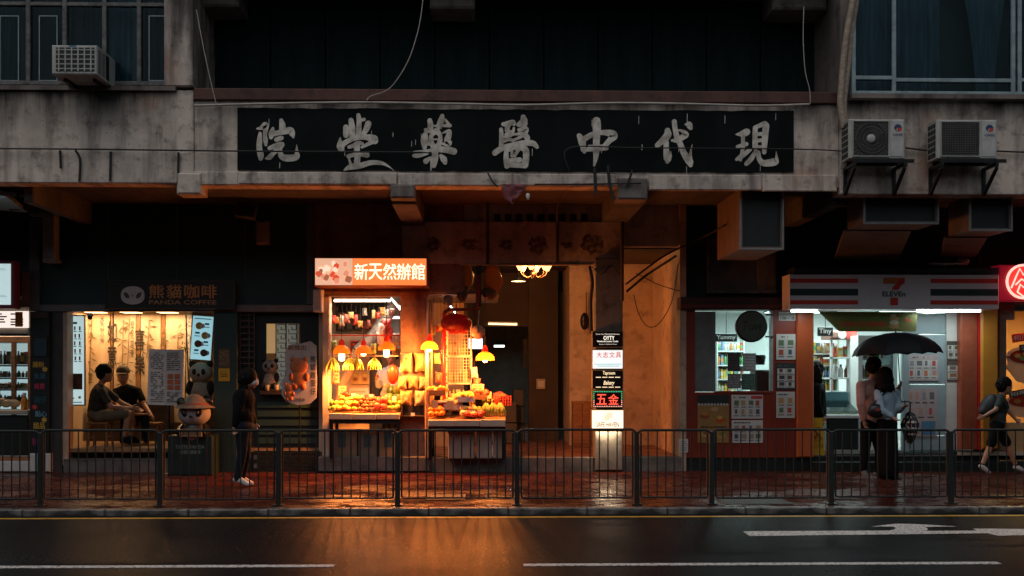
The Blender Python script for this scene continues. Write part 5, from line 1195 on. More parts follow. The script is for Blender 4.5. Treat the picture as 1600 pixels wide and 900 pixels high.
# wall fan disc, meter box, brown cabinet
c = P(913, 502, 20.1); k = thing('wall_disc', 'dark oval disc fixed on the lit passage wall', 'disc', c); MB().lathe([(.001, -.05), (.09, -.045), (.09, 0), (.001, .0)], c, 18, 0, 'y').build('plate', BLKM, k); k.scale = (.85, 1, 1.75)
MB().tube([c+Vector((.04, .02, .3)), c+Vector((.05, .02, 0))], .012, 6).build('bracket', BLKM, k)
q = R(894, 627, 924, 668, 20.0); k = thing('passage_cabinet', 'brown wooden cabinet against the lit passage wall', 'cabinet', ((q[0]+q[1])/2, 19.8, FZ)); MB().box(q[0], q[1], 19.8, 20.15, FZ, q[3], 0, .01).build('body', WOODW, k)
for s_ in (0, 1): MB().box(q[0]+.02+s_*(q[1]-q[0])/2-.01*s_, q[0]+(q[1]-q[0])/2-.01+s_*((q[1]-q[0])/2-.01), 19.785, 19.799, FZ+.05, q[3]-.03, 0, .005).build('door', WOODW, k)
q = R(838, 592, 852, 608, 21.49); k = thing('switch_box', 'pale electrical box on the passage pier', 'electrical box', ((q[0]+q[1])/2, 21.4, q[2])); MB().box(q[0], q[1], 21.42, 21.498, q[2], q[3], 0, .01).build('case', CREAM, k); MB().box(q[0]+.03, q[1]-.03, 21.412, 21.4195, q[2]+.04, q[3]-.04).build('cover', WHITE, k)
# bicycle-like clutter dark in the passage
for i, (x, y, w, h, Y) in enumerate(((778, 668, 30, 40, 20.6), (800, 668, 20, 60, 21.3), (740, 668, 30, 30, 20.2))):
    q = R(x, y-h, x+w, y, Y); k = thing('stacked_crate', 'dark crate stack in the passage, %s' % ('behind the stall corner', 'tallest of the three', 'behind the red basket')[i], 'crate', ((q[0]+q[1])/2, Y, FZ)); n = 2+i % 2
    zz = FZ; hh = (q[3]-FZ)/n
    for j in range(n): MB().box(q[0]+.01*j, q[1]-.008*j, Y+.01*j, Y+.4, zz+j*hh+.004, zz+(j+1)*hh-.004, 0, .012).build('crate_tier', mat('dark_crate', (.035, .04, .045), .5), k)
# ================================================================ convenience store
cx0, cx1 = pr+.12, XF(1531)
SZ = ZF(706)
COOL = (.78, 1, .96)
t = store = thing('convenience_store', 'convenience store with red front, side window and bright doorway', 'shop', (cx0, YF, PZ))
REDP = mat('red_shop_paint', (.27, .035, .015), .45, col2=(.2, .025, .011), scale=2)
REDO = mat('orange_red_paint', (.55, .13, .035), .35, col2=(.45, .09, .03), scale=2, stretch=(1, 1, .3))
STW = mat('store_white', (.7, .74, .73), .5, col2=(.64, .68, .67), scale=3)
room(t, cx0, cx1, YF+.22, 21.0, SZ, ZF(484)+.14, mat('store_floor', (.4, .4, .38), .3), STW, STW)
def front(x0, y0, x1_, y1, Y, d, m_, name='front_panel', bev=0): return MB().pbox(x0, y0, x1_, y1, Y, d, 0, bev).build(name, m_, t)
front(1063, 484, 1086, 715, YF, .2, REDP); front(1086, 613, 1208, 715, YF+.003, .2, REDP); front(1208, 484, 1246, 715, YF+.001, .2, REDP)
front(1063, 464, 1240, 484, YF-.08, .3, mat('dark_shutter_box', (.05, .02, .015), .5), 'shutter_box', .01)
front(1063, 476, 1232, 481, YF-.1, .02, mat('dull_red_trim', (.16, .03, .02), .4), 'trim')
front(1245, 484, 1272, 715, YF-.06, .3, REDO, 'pilaster', .02)
front(1501, 484, 1528, 703, YF-.08, .35, mat('brick_red_paint', (.38, .1, .05), .35, col2=(.3, .07, .035)), 'pilaster', .015)
front(1528.5, 484, 1533, 703, YF-.1, .3, mat('bright_red_trim', (.6, .03, .03), .35), 'trim')
front(1533.5, 476, 1561, 703, YF-.14, .4, mat('amber_paint', (.62, .27, .03), .4, col2=(.55, .22, .03)), 'pilaster', .03)
front(1086, 487, 1118, 612, YF+.02, .05, mat('frosted_grey_panel', (.2, .23, .23), .4), 'frosted_panel')
front(1204, 486, 1208, 613, YF+.0, .1, mat('cool_frame', (.4, .45, .45), .4), 'window_frame')
front(1118, 611, 1208, 614, YF-.01, .1, REDP, 'window_sill')
MB().pbox(1118, 487, 1204, 611, YF+.05, .008).build('window_pane', glass(), t)
front(1063, 715.5, 1272, 738, YF+.02, .25, BLACK, 'plinth'); front(1272, 712, 1561, 722, YF+.05, .5, BLACK, 'step'); front(1272, 722.5, 1680, 738, YF-.22, .6, BLACK, 'step')
front(1272, 711, 1500, 713, YF+.04, .03, CHROME, 'step_nosing'); front(1500, 706, 1680, 711.5, YF-.02, .1, CREAM, 'step_nosing')
# closed shutter door and white wall bay right of the doorway
SHUT = mat('blue_grey_shutter', (.34, .43, .46), .4, col2=(.28, .36, .39), scale=3)
for i, (y0, y1) in enumerate(((490, 522), (523, 600), (601, 680), (681, 704))): front(1421, y0, 1478, y1, YF+.1, .04, SHUT, 'shutter_panel', .008)
front(1410, 490, 1421, 706, YF+.08, .08, SHUT, 'door_frame', .008)
front(1479, 488, 1501, 703, YF+.06, .06, WHITE, 'white_bay')
# fascia sign
YG = YF-.55
t2 = thing('store_fascia_sign', 'long white store sign with red and green stripes and big numeral', 'sign', P(1397, 483, YG))
q = R(1233, 429, 1561, 483, YG)
SGN = mat('sign_acrylic', (.82, .82, .86), .3, col2=(.76, .76, .8), scale=2)
bx = MB().box(q[0], q[1], YG, YG+.4, q[2], q[3], 0, .01).build('box', SGN, t2)
RD, GN, OR_ = ink(.75, .045, .02), ink(.012, .045, .035), ink(.72, .2, .03)
dz = q[3]-q[2]
for (u0, u1) in ((.005, .327), (.672, .995)):
    for (v0, v1, m_) in ((.755, .88, RD), (.39, .585, GN), (.135, .255, RD)):
        MB().box(q[0]+(q[1]-q[0])*u0, q[0]+(q[1]-q[0])*u1, YG-.004, YG-.0005, q[2]+dz*v0, q[2]+dz*v1).build('stripe', m_, t2)
def poly(pts, m_, name, off): MB().prism([XZ(x, y, YG) for x, y in pts], YG-off, YG-off+.003).build(name, m_, t2)
poly([(1380, 434), (1413.5, 434), (1413.5, 442), (1408, 446), (1404, 452), (1402, 453), (1393, 453), (1396, 447), (1400, 443.5), (1380, 443.5)], RD, 'numeral', .006)
poly([(1380, 434), (1413.5, 434), (1405, 438), (1400, 443.5), (1380, 443.5)], OR_, 'numeral_top', .008)
poly([(1391, 465), (1403, 465), (1403, 477), (1391, 477)], RD, 'numeral', .006)
ptext('ELEVEn', 1379, 455.5, 1414.5, 463, YG-.007, GN, t2, weight=.05)
q = R(1233, 483.5, 1561, 484.5, YG)
for (xa, xb, pw) in ((1236, 1277, 3), (1432, 1448, 1.5), (1449, 1532, 6)):
    tube_light(xa, 486, xb, 486, YG+.1, 6, pw, (.85, 1, .98), {1236: 'white tube under the store sign beside the address plate', 1432: 'short white tube under the store sign past the banner', 1449: 'long white tube under the store sign above the shutter'}[xa], .016)
# banner under the sign
BANM = mat('yellow_green_banner', (.2, .2, .07), .5, transl=(.16, .17, .03))
t2 = thing('store_banner', 'slanted yellow-green promotional banner under the store sign', 'banner', P(1356, 518, YG+.15))
pts = [(1279, 487), (1434, 487), (1431, 518), (1311, 518)]
MB().prism([XZ(x, y, YG+.2) for x, y in pts], YG+.2, YG+.206).build('sheet', BANM, t2)
ptext('早晨套餐優惠', 1311, 494, 1388, 501, YG+.197, ink(.12, .2, .05), t2, weight=.03); ptext('三款任你揀啦!', 1310, 502, 1385, 511, YG+.197, ink(.5, .06, .03), t2, weight=.05)
mb = MB()
for (x, y, r_, mi_) in ((1397, 510, 9, 0), (1397, 504, 8, 1), (1397, 498, 8, 0), (1396, 493, 5, 1)):
    p = P(x, y, YG+.195-.001*mi_); mb.add([(p.x+r_*.0097*math.cos(k*.524), YG+.198-.0008*mi_-.0006*(y % 3), p.z+r_*.0045*math.sin(k*.524)) for k in range(12)], [tuple(range(12))], mi_)
mb.build('burger_print', [ink(.35, .22, .08), ink(.45, .4, .3)], t2, kind='stuff'); ptext('新品', 1414, 497, 1424, 503, YG+.197, ink(.55, .08, .05), t2)
# posters on the red front
def st_hotdog(rect, disc, rd):
    rect(0, .78, 1, 1, (.02, .03, .03)); rect(0, 0, 1, .78, (.36, .2, .06))
    for i in range(10): disc(.05+i*.1, .8, .045, (.5, .5, .46))
    for (u, v, r_, c_) in ((.22, .55, .16, (.3, .08, .03)), (.25, .6, .1, (.5, .2, .05)), (.72, .47, .18, (.5, .1, .02)), (.7, .53, .1, (.62, .4, .1)), (.25, .18, .15, (.55, .35, .1)), (.25, .2, .09, (.3, .1, .03)), (.75, .15, .16, (.5, .3, .08)), (.55, .7, .13, (.55, .33, .15)), (.75, .18, .08, (.15, .25, .06))): disc(u, v, r_, c_, .6)
    type_rows(rect, rd, .1, .9, .3, .36, 1, (.05, .03, .02))
def st_grid(cols, nx, ny, band=None):
    def f(rect, disc, rd):
        crowd_of(rect, rd, .04, .96, .06, .8, nx, ny, cols, (.6, .6, .58)); type_rows(rect, rd, .06, .6, .84, .94, 1, (.1, .1, .1))
        if band: rect(.62, .83, .98, .96, band)
    return f
DK = [(.1, .08, .08), (.45, .08, .05), (.12, .2, .1), (.35, .3, .25), (.08, .1, .15), (.5, .3, .12)]
card(1090, 617, 1139, 692, YF-.012, ink(.36, .2, .06), st_hotdog, 1, 'food_poster', 'tall hot dog poster on the red wall under the window', 'poster')
card(1143, 617, 1192, 654, YF-.012, PAPER, st_grid(DK, 4, 2, (.55, .05, .06)), 2, 'offer_poster', 'white offer poster with pink corner beside the hot dog poster', 'poster')
card(1143.5, 656.5, 1192, 692, YF-.012, PAPER, st_grid(DK, 4, 2), 3, 'offer_poster', 'white offer poster at the bottom beside the hot dog poster', 'poster')
card(1213, 522, 1243, 562, YF-.012, PAPER, st_grid(DK, 2, 2), 4, 'offer_poster', 'white offer poster under the address plate', 'poster')
card(1213, 567, 1243, 609, YF-.012, ink(.03, .04, .04), st_grid([(.05, .05, .05), (.15, .06, .04), (.06, .08, .06)], 2, 3), 5, 'dark_poster', 'dark poster between two white ones on the red wall', 'poster')
card(1213, 612, 1242, 653, YF-.012, PAPER, st_grid(DK, 2, 2), 6, 'offer_poster', 'lowest white offer poster beside the orange pilaster', 'poster')
k = card(1217, 487.5, 1243, 501, YF-.012, PAPER, None, 7, 'address_plate', 'small white address plate with street numbers', 'address plate'); ptext('Lockhart Road', 1219, 489.5, 1241, 493, YF-.0135, BLACK, k); ptext('108-118', 1219.5, 494.5, 1241, 499.5, YF-.0135, BLACK, k, weight=.03)
k = card(1061, 686, 1075, 707, YF-.032, PAPER, st_text((.3, .3, .3), 5), 8, 'paper_notice', 'small white notice low on the ochre wall corner', 'notice')
PINK = [(.5, .1, .1), (.55, .3, .25), (.3, .3, .32), (.15, .15, .18), (.6, .2, .1)]
card(1417, 554, 1467, 595, YF+.085, ink(.5, .42, .42), st_grid(PINK, 4, 2), 9, 'offer_poster', 'pinkish offer poster on the shutter behind the umbrella', 'poster')
def st_list(rect, disc, rd):
    crowd_of(rect, rd, .04, .96, .66, .95, 4, 1, PINK); crowd_of(rect, rd, .04, .96, .36, .62, 3, 1, PINK); rect(.5, .03, .95, .32, (.1, .25, .4)); type_rows(rect, rd, .05, .45, .05, .3, 4, (.3, .2, .2))
card(1415, 607, 1464, 682, YF+.085, ink(.5, .4, .4), st_list, 10, 'offer_poster', 'tall pinkish price poster beside the folded umbrella', 'poster')
card(1479.5, 533, 1500, 563, YF+.045, ink(.06, .055, .045), st_grid([(.15, .12, .06), (.1, .12, .08)], 2, 2), 11, 'dark_poster', 'dark poster on the white bay, upper of two', 'poster')
card(1479.5, 565, 1499, 595, YF+.045, ink(.12, .1, .09), st_grid([(.3, .15, .06), (.2, .15, .12)], 1, 2), 12, 'dark_poster', 'lower picture poster on the white bay', 'poster')
# round cafe sign on a bracket
c = P(1174, 510, YF-.42); r_ = 25*(YF-.42)/F; k = thing('round_bracket_sign', 'round dull green cafe sign on a bracket before the side window', 'sign', c)
MB().lathe([(.001, -.03), (r_*.93, -.03), (r_, -.02), (r_, .06), (.001, .06)], c, 36, 0, 'y').build('disc_case', BLKM, k)
MB().lathe([(.001, 0), (r_*.9, 0)], c+Vector((0, -.032, 0)), 36, 0, 'y', False).build('disc_face', mat('cafe_sign_face', (.1, .13, .1), .5, col2=(.07, .09, .07), scale=4), k)
ptext('7', 1161, 502, 1168, 516, YF-.454, ink(.1, .03, .02), k, weight=.05); ptext('CAFE', 1169, 507, 1190, 516, YF-.454, ink(.025, .04, .03), k, weight=.04)
for yy in (492, 526): MB().tube([P(1196, yy, YF-.38), P(1207, yy, YF-.38), P(1207.5, yy, YF+.01)], .014, 6).build('bracket_arm', BLKM, k)
# inside: shelves of goods, coffee counter, fridges, freezer
def gondola(x0, x1_, ys, Y, lab, grp, name='display_shelf', rows=None, wpx=4.6, kinds=GOODS):
    q = R(x0, ys[0], x1_, ys[-1], Y); k = thing(name, lab, 'shelf unit', ((q[0]+q[1])/2, Y, SZ))
    MB().box(q[0]-.02, q[1]+.02, Y+.3, Y+.34, SZ, q[3]).build('back_panel', STW, k)
    for x in (q[0]-.02, q[1]): MB().box(x, x+.02, Y, Y+.3, SZ, q[3]).build('side_panel', STW, k)
    for yy in ys[1:]:
        MB().pbox(x0, yy, x1_, yy+2, Y, .3).build('shelf', STW, k)
    for i, yy in enumerate(ys[1:]): goods_row(x0, x1_, yy-.3, Y+.05, (yy-ys[i])*.78, wpx, '', grp, label='packet on the %s' % grp.replace('goods on the ', ''), kinds=kinds)
BRI = [(.7, .3, .1), (.75, .7, .5), (.15, .45, .2), (.7, .12, .08), (.8, .55, .1), (.2, .3, .5), (.75, .75, .7)]
gondola(1271, 1309, (530, 552, 570, 590, 610), 18.9, 'tall shelf of goods just inside the store doorway', 'goods on the shelf inside the store doorway', kinds=BRI)
gondola(1122, 1162, (530, 548, 570, 592, 612), 19.2, 'shelf of goods seen through the store side window', 'goods on the shelf behind the side window', kinds=BRI)
c = P(1310, 535, 18.4); k = thing('coffee_counter', 'coffee counter with a curved red and brown header inside the store', 'counter', P(1316, 660, 18.4))
MB().pbox(1297, 516, 1340, 530, 18.3, .5, 0, .03).build('header', ink(.3, .16, .12), k); MB().pbox(1322, 517, 1339, 529, 18.29, .008).build('header_patch', ink(.55, .06, .05), k)
p = P(1316, 523, 18.285); MB().lathe([(.001, 0), (.07, 0)], p, 20, 0, 'y', False).build('header_disc', WHITE, k)
for x in (1298, 1337): MB().pbox(x, 530, x+3, 665, 18.35, .05).build('upright', STW, k)
for yy in (558, 590, 612): MB().pbox(1298, yy, 1340, yy+2.5, 18.35, .4).build('shelf', STW, k)
goods_row(1301, 1337, 557.5, 18.45, 18, 7, '', 'cups and packets on the coffee counter', label='cup or packet on the coffee counter top shelf', kinds=BRI); goods_row(1301, 1337, 589.5, 18.45, 22, 8, '', 'machines on the coffee counter', label='dark box or bottle on the coffee counter middle shelf', kinds=[(.05, .05, .06), (.2, .08, .05), (.6, .6, .6), (.5, .1, .06)])
q = R(1341, 524, 1402, 690, 17.9); k = thing('glass_fridge', 'tall white framed glass fridge behind the couple', 'fridge', ((q[0]+q[1])/2, 17.9, SZ))
f_ = MB(); tk = .07
for (a, e_) in ((q[0], q[0]+tk), (q[1]-tk, q[1])): f_.box(a, e_, 17.9, 18.5, SZ, q[3])
f_.box(q[0]+tk, q[1]-tk, 17.901, 18.499, q[3]-.09, q[3]-.001); f_.box(q[0]+tk, q[1]-tk, 17.901, 18.499, SZ+.001, SZ+.15); f_.build('cabinet', STW, k)
MB().box(q[0]+tk, q[1]-tk, 18.45, 18.49, SZ+.15, q[3]-.09).build('back_panel', glow(.6, .85, .8, .25), k); MB().box(q[0]+tk, q[1]-tk, 17.92, 17.93, SZ+.15, q[3]-.09).build('glass_door', glass(), k)
for yy in (560, 590, 620, 650): MB().pbox(1345, yy, 1398, yy+2, 17.98, .4).build('shelf', STW, k); goods_row(1346, 1397, yy-.3, 18.05, 20, 6, '', 'drinks in the glass fridge', label='drink on a shelf of the tall glass fridge', kinds=BRI)
# chest freezer
q = R(1292, 612, 1342, 690, 17.75); k = thing('chest_freezer', 'white rimmed ice cream chest freezer in the store doorway', 'freezer', ((q[0]+q[1])/2, 17.75, SZ))
zt_ = ZF(648, 17.75)
MB().box(q[0], q[1], 17.75, 18.3, SZ, zt_-.07, 0, .02).build('body', BLACK, k); MB().box(q[0]-.015, q[1]+.015, 17.735, 18.31, zt_-.069, zt_, 0, .015).build('rim', STW, k)
MB().box(q[0]+.03, q[1]-.03, 17.78, 18.28, zt_+.002, zt_+.03, 0, .01).build('contents', ink(.5, .5, .35), k); mb = MB(); mb.hexa([(q[0], 17.76, zt_+.03), (q[1], 17.76, zt_+.03), (q[1], 18.3, zt_+.2), (q[0], 18.3, zt_+.2)], [(q[0], 17.76, zt_+.04), (q[1], 17.76, zt_+.04), (q[1], 18.3, zt_+.21), (q[0], 18.3, zt_+.21)]); mb.build('glass_lid', glass('lid_glass', (.8, .95, .95), .5), k)
MB().box(q[0]-.01, q[1]+.01, 18.3, 18.36, zt_, zt_+.35).build('back_board', ink(.1, .25, .3), k)
# hanging category signs
for (x0, y0, x1_, y1, Y, s_, lab) in ((1118, 521, 1152, 534, 18.6, 'Yummy', 'black hanging sign reading Yummy seen through the side window'), (1278, 511, 1302, 525, 18.2, 'Tiny', 'black hanging sign with white lettering inside the doorway')):
    q = R(x0, y0, x1_, y1, Y); k = thing('hanging_sign', lab, 'sign', ((q[0]+q[1])/2, Y, q[2])); MB().box(q[0], q[1], Y, Y+.03, q[2], q[3], 0, .006).build('board', BLACK, k); ptext(s_, x0+2, y0+2.5, x1_-3, y1-2, Y-.002, WHITE, k, weight=.03); MB().tube([((q[0]+q[1])/2, Y+.015, q[3]), ((q[0]+q[1])/2, Y+.015, ZF(484)+.1)], .006, 6).build('hanger', BLKM, k)
for (x0, y0, x1_, y1, lab, c_) in ((1137, 552, 1156, 580, 'dark card stuck in the side window, upper left of four', (.06, .05, .05)), (1161, 552, 1181, 580, 'grey card stuck in the side window, upper right of four', (.35, .36, .36)), (1137, 584, 1157, 607, 'patterned grey card in the side window, lower left of four', (.2, .2, .21)), (1159, 584, 1179, 609, 'dull green card in the side window, lower right of four', (.06, .13, .1))):
    card(x0, y0, x1_, y1, YF+.04, ink(*c_), st_text(tuple(min(1, v*2) for v in c_), 5), x0, 'window_card', lab, 'card')
k = thing('coffee_machine', 'dark coffee machine behind the side window corner', 'coffee machine', P(1195, 612, 18)); q = R(1180, 578, 1204, 612, 18)
MB().box(q[0], q[1], 18, 18.35, q[2]-.1, q[3], 0, .03).build('body', BLKM, k); MB().lathe([(.001, 0), (.09, 0), (.11, .12), (.1, .16)], P(1186, 570, 18.1), 12).build('hopper', BLKM, k); MB().box(q[0]-.3, q[1]+.2, 17.95, 18.5, SZ, q[2]-.101).build('counter', STW, k)
for (x, Y, w) in ((1165, 18.6, .9), (1330, 18.2, 1.0), (1420, 19.5, 1.0), (1250, 19.8, 1.2)):
    c = P(x, 480, Y); ceiling_lamp(c.x, Y, ZF(484)+.13, w, .3, 34, COOL, 'cool ceiling light in the store, %s' % {1165: 'behind the side window', 1330: 'above the doorway', 1420: 'behind the shutter', 1250: 'at the back between windows'}[x])
# yellow wet floor sign
c = P(1281, 712, YF-.05); k = thing('wet_floor_sign', 'yellow folding wet-floor sign at the store doorway', 'floor sign', (c.x, YF-.05, ZF(713, YF-.05))); YEL = mat('yellow_plastic', (.62, .38, .02), .4)
z0 = ZF(713, YF+.06); zt_ = ZF(654, YF-.05)
for s_, nm in ((-1, 'front_leaf'), (1, 'rear_leaf')):
    y0 = YF+.1+s_*.04; yt = YF+.1+s_*.012
    MB().hexa([(c.x-.12, y0, z0), (c.x+.12, y0, z0), (c.x+.12, y0+.015, z0), (c.x-.12, y0+.015, z0)], [(c.x-.085, yt, zt_), (c.x+.085, yt, zt_), (c.x+.085, yt+.015, zt_), (c.x-.085, yt+.015, zt_)]).build(nm, YEL, k)
text('小心地滑', c.x-.08, c.x+.08, z0+.12, z0+.19, YF+.045, ink(.3, .05, .02), k, weight=.02); mb = MB()
for a_, b_ in (((-.06, .42), (.0, .36)), ((0, .36), (.06, .26)), ((0, .36), (-.05, .27)), ((.02, .44), (.02, .46))): mb.tube([(c.x+a_[0], YF+.058, z0+a_[1]), (c.x+b_[0], YF+.056, z0+b_[1])], .012, 6)
mb.build('slip_figure', ink(.3, .05, .02), k)

# ================================================================ noodle shop at the right edge
rx0, rx1 = XF(1561), XF(1720)
t = thing('noodle_shop', 'noodle shop with amber lit glass front at the picture edge', 'shop', (rx0, YF, PZ))
AMBW = mat('amber_wall', (.6, .38, .18), .5, col2=(.52, .3, .13), scale=2)
room(t, rx0, rx1, YF+.25, 19.6, SZ, ZF(468)+.02, TILEF, AMBW, CREAM)
MB().pbox(1561.5, 470, 1573, 705, YF-.02, .3, 0, .01).build('pier', mat('taupe_panel', (.26, .17, .11), .45), t)
MB().pbox(1573.5, 660, 1720, 712, YF+.02, .1).build('stall_riser', AMBW, t); MB().pbox(1573.5, 470, 1720, 660, YF+.05, .01).build('window_pane', glass(), t)
MB().pbox(1533, 300, 1720, 412, YF+.02, .2).build('upper_wall', DARKP, t)
q = R(1562, 476, 1585, 500, YF-.03); k = thing('shop_number_plate', 'brown plate reading Shop 7 on the taupe pier', 'sign', ((q[0]+q[1])/2, YF-.03, q[2])); MB().box(q[0], q[1], YF-.034, YF-.021, q[2], q[3]).build('plate', ink(.28, .2, .14), k); ptext('Shop 7', 1565, 486, 1582, 493, YF-.036, ink(.08, .05, .03), k)
ceiling_lamp(P(1600, 480, 18.0).x, 18.0, ZF(468), .6, .3, 95, (1, .62, .26), 'amber ceiling light inside the noodle shop')
q = R(1562, 414, 1690, 470, YG+.1); t2 = thing('neon_lightbox', 'crimson lightbox with round glowing emblem above the noodle shop', 'sign', ((q[0]+q[1])/2, YG, q[2]))
MB().box(q[0], q[1], YG+.1, YG+.4, q[2], q[3], 0, .01).build('box', glow(.4, .01, .03, .25), t2); NEO = glow(1, .45, .36, 1.6); p = P(1599, 440, YG+.07)
def ring(r_, w, m_, name, sq=1.0): MB().tube([(p.x+r_*math.cos(a*.2618), YG+.07, p.z+sq*r_*math.sin(a*.2618)) for a in range(25)], w, 6, 0, True, False).build(name, m_, t2)
MB().lathe([(.001, 0), (.27, 0)], p+Vector((0, .02, 0)), 36, 0, 'y', False).build('disc', glow(.8, .05, .04, .5), t2); ring(.255, .02, NEO, 'neon_ring')
for pts in ([(-.2, -.1), (-.12, .08), (-.06, .2), (0, .1), (.06, .2), (.12, .08), (.2, -.1)], [(-.1, -.16), (-.05, -.04), (0, -.09), (.05, -.04), (.1, -.16), (0, -.23), (-.1, -.16)], [(-.13, -.05), (-.03, .04), (.03, .0), (.13, -.05)]):
    MB().tube([(p.x+a*.95, YG+.065, p.z+b_) for a, b_ in pts], .013, 6).build('neon_line', NEO, t2)
lamp('POINT', p+Vector((-.05, -.15, 0)), 2.2, (1, .12, .12), t2, .12)
# window graphics: a mug, a bowl, ribbon titles
YW = YF+.03
def pgon(pts, m_, par, name, off=0): MB().prism([XZ(x, y, YW-off) for x, y in pts], YW-off-.002, YW-off).build(name, m_, par)
k = thing('mug_graphic', 'large pale mug of noodles printed on the shop window', 'window graphic', P(1598, 605, YW)); CRM = mat('cream_window_film', (.7, .56, .44), .5, col2=(.66, .52, .4), transl=(.95, .86, .72)); SOUP = mat('red_window_film', (.6, .06, .02), .5, transl=(.8, .06, .02)); TOPF = mat('yellow_window_film', (.7, .4, .1), .5, transl=(.7, .4, .1))
el = lambda cx, cy, rx_, ry_, n=24: [(cx+rx_*math.cos(i*2*math.pi/n), cy+ry_*math.sin(i*2*math.pi/n)) for i in range(n)]
pgon([(1572, 556), (1576, 580), (1588, 596), (1612, 602), (1636, 590), (1640, 556)], CRM, k, 'mug'); pgon(el(1606, 556, 34, 15), CRM, k, 'rim', .004); pgon(el(1606, 557, 29, 11.5), SOUP, k, 'soup', .008)
for x, y, c_ in ((1590, 556, (.6, .4, .1)), (1598, 560, (.2, .3, .06)), (1603, 553, (.65, .5, .2))): pgon(el(x, y, 5, 3.5, 10), ink(*c_), k, 'topping', .012)
MB().tube([P(x, y, YW-.01) for x, y in ((1577, 555), (1569, 556), (1570, 570), (1578, 578))], .03, 8).build('handle', CRM, k)
k = thing('bowl_graphic', 'red soup bowl printed below the mug on the shop window', 'window graphic', P(1600, 652, YW)); pgon([(1572, 628), (1577, 645), (1590, 652), (1620, 652), (1640, 628)], CRM, k, 'bowl'); pgon(el(1604, 627, 33, 12), CRM, k, 'rim', .004); pgon(el(1604, 627, 28, 9), SOUP, k, 'soup', .008); pgon(el(1590, 627, 6, 3.5, 10), TOPF, k, 'topping', .012)
for (x0, y0, x1_, y1, an, s_, c_, lab) in ((1580, 518, 1650, 530, 9, '和風香辣麵', (.55, .02, .015), 'red ribbon title slanting above the mug graphic'), (1592, 535, 1650, 545, 9, '濃湯', (.015, .015, .015), 'short black ribbon title under the red one'), (1575, 606, 1650, 615, 10, '招牌蕃茄湯', (.015, .015, .015), 'black ribbon title between mug and bowl')):
    c = P((x0+x1_)/2, (y0+y1)/2, YW-.02); k = thing('ribbon_title', lab, 'window graphic', c); M_ = Matrix.Rotation(-math.radians(an), 4, 'Y'); w, h = (x1_-x0)*.005, (y1-y0)*.005
    MB(Matrix.Translation(c) @ M_).box(-w, w, 0, .004, -h*1.1, h*1.1).build('ribbon', SOUP if c_[0] > .1 else ink(*c_), k); text(s_, c.x-w*.94, c.x+w*.94, c.z-h*.7, c.z+h*.7, c.y-.002, ink(.7, .6, .45), k, M=M_, weight=.02)
# ================================================================ walls above the store, ducts, fixtures
MB().box(XF(1064), XR, YF+.12, YF+.3, ZF(484), GZ).build('wall', DARKP, bld)
MB().box(XL, XF(60), YF+.16, YF+.3, ZF(482), GZ).build('wall', DARKP, bld)
MB().box(XF(1561), XR, YF+.26, YF+.4, PZ, ZF(470)).build('wall', DARKP, bld) if False else None
PLY = mat('duct_plywood', (.17, .13, .1), .6, col2=(.11, .08, .065), scale=3, stretch=(1, 4, 1))
PLYG = mat('duct_grey_sheet', (.17, .16, .15), .6, col2=(.11, .1, .1), scale=3)
ALU = mat('dull_duct_edge', (.3, .3, .29), .45, metal=.4)
def duct(x0, y0, x1_, y1, Y, L_, lab, m_):
    """Square duct running back from an open mouth: four walls, a flanged rim and a dark louvre inside."""
    a, b_, z0, z1 = R(x0, y0, x1_, y1, Y); k = thing('ventilation_duct', lab, 'duct', ((a+b_)/2, Y, z0)); w = .03
    for nm, q in (('duct_side', (a, a+w, z0, z1)), ('duct_side', (b_-w, b_, z0, z1)), ('duct_bottom', (a+w, b_-w, z0, z0+w)), ('duct_top', (a+w, b_-w, z1-w, z1))):
        MB().box(q[0], q[1], Y, Y+L_, q[2], q[3]).build(nm, m_, k)
    for (c0, c1, d0, d1) in ((a-.015, a+.012, z0-.015, z1+.01), (b_-.012, b_+.015, z0-.015, z1+.01), (a+.012, b_-.012, z0-.015, z0+.012), (a+.012, b_-.012, z1-.012, z1+.01)):
        MB().box(c0, c1, Y-.02, Y-.001, d0, d1, 0, .004).build('flange', ALU, k)
    MB().box(a+w, b_-w, Y+.05, Y+.08, z0+w, z1-w).build('dark_filter', BLACK, k)
    MB().tube([((a+b_)/2, Y+L_*.5, z1), ((a+b_)/2, Y+L_*.5, GZ)], .012, 6).build('hanger_rod', BLKM, k)
    return k, (a, b_, z0, z1)
duct(1157, 294, 1223, 389, YB+.22, 1.5, 'square plywood duct with black mouth hanging under the beam', PLY)
k, q = duct(1350, 303, 1465, 349, YB+.3, .7, 'wide low duct mouth above the store numeral', PLYG)
z2 = P(1350, 408, YF-.2).z; xa, xb = P(1303, 408, YF-.25).x, P(1403, 408, YF-.25).x
MB().hexa([(q[0]-.05, YB+.98, q[2]-.02), (q[1]-.1, YB+.98, q[2]-.02), (xb, YF-.25, z2), (xa, YF-.25, z2)], [(q[0]-.05, YB+1.0, q[2]+.01), (q[1]-.1, YB+1.0, q[2]+.01), (xb, YF-.23, z2+.03), (xa, YF-.23, z2+.03)]).build('sloping_hood', PLYG, k)
k, q = duct(1515, 306, 1580, 360, YB+.3, .7, 'square duct mouth above the amber pilaster', PLYG)
z2 = P(1470, 403, YF-.2).z; xa, xb = P(1470, 403, YF-.25).x, P(1524, 403, YF-.25).x
MB().hexa([(q[0]-.06, YB+.98, q[2]-.02), (q[1]-.02, YB+.98, q[2]-.02), (xb, YF-.25, z2), (xa, YF-.25, z2)], [(q[0]-.06, YB+1.0, q[2]+.01), (q[1]-.02, YB+1.0, q[2]+.01), (xb, YF-.23, z2+.03), (xa, YF-.23, z2+.03)]).build('sloping_hood', PLY, k)
MB().pbox(1240, 418, 1561, 428, YG+.1, .4, 0, .01).build('sign_canopy', BLACK, store)
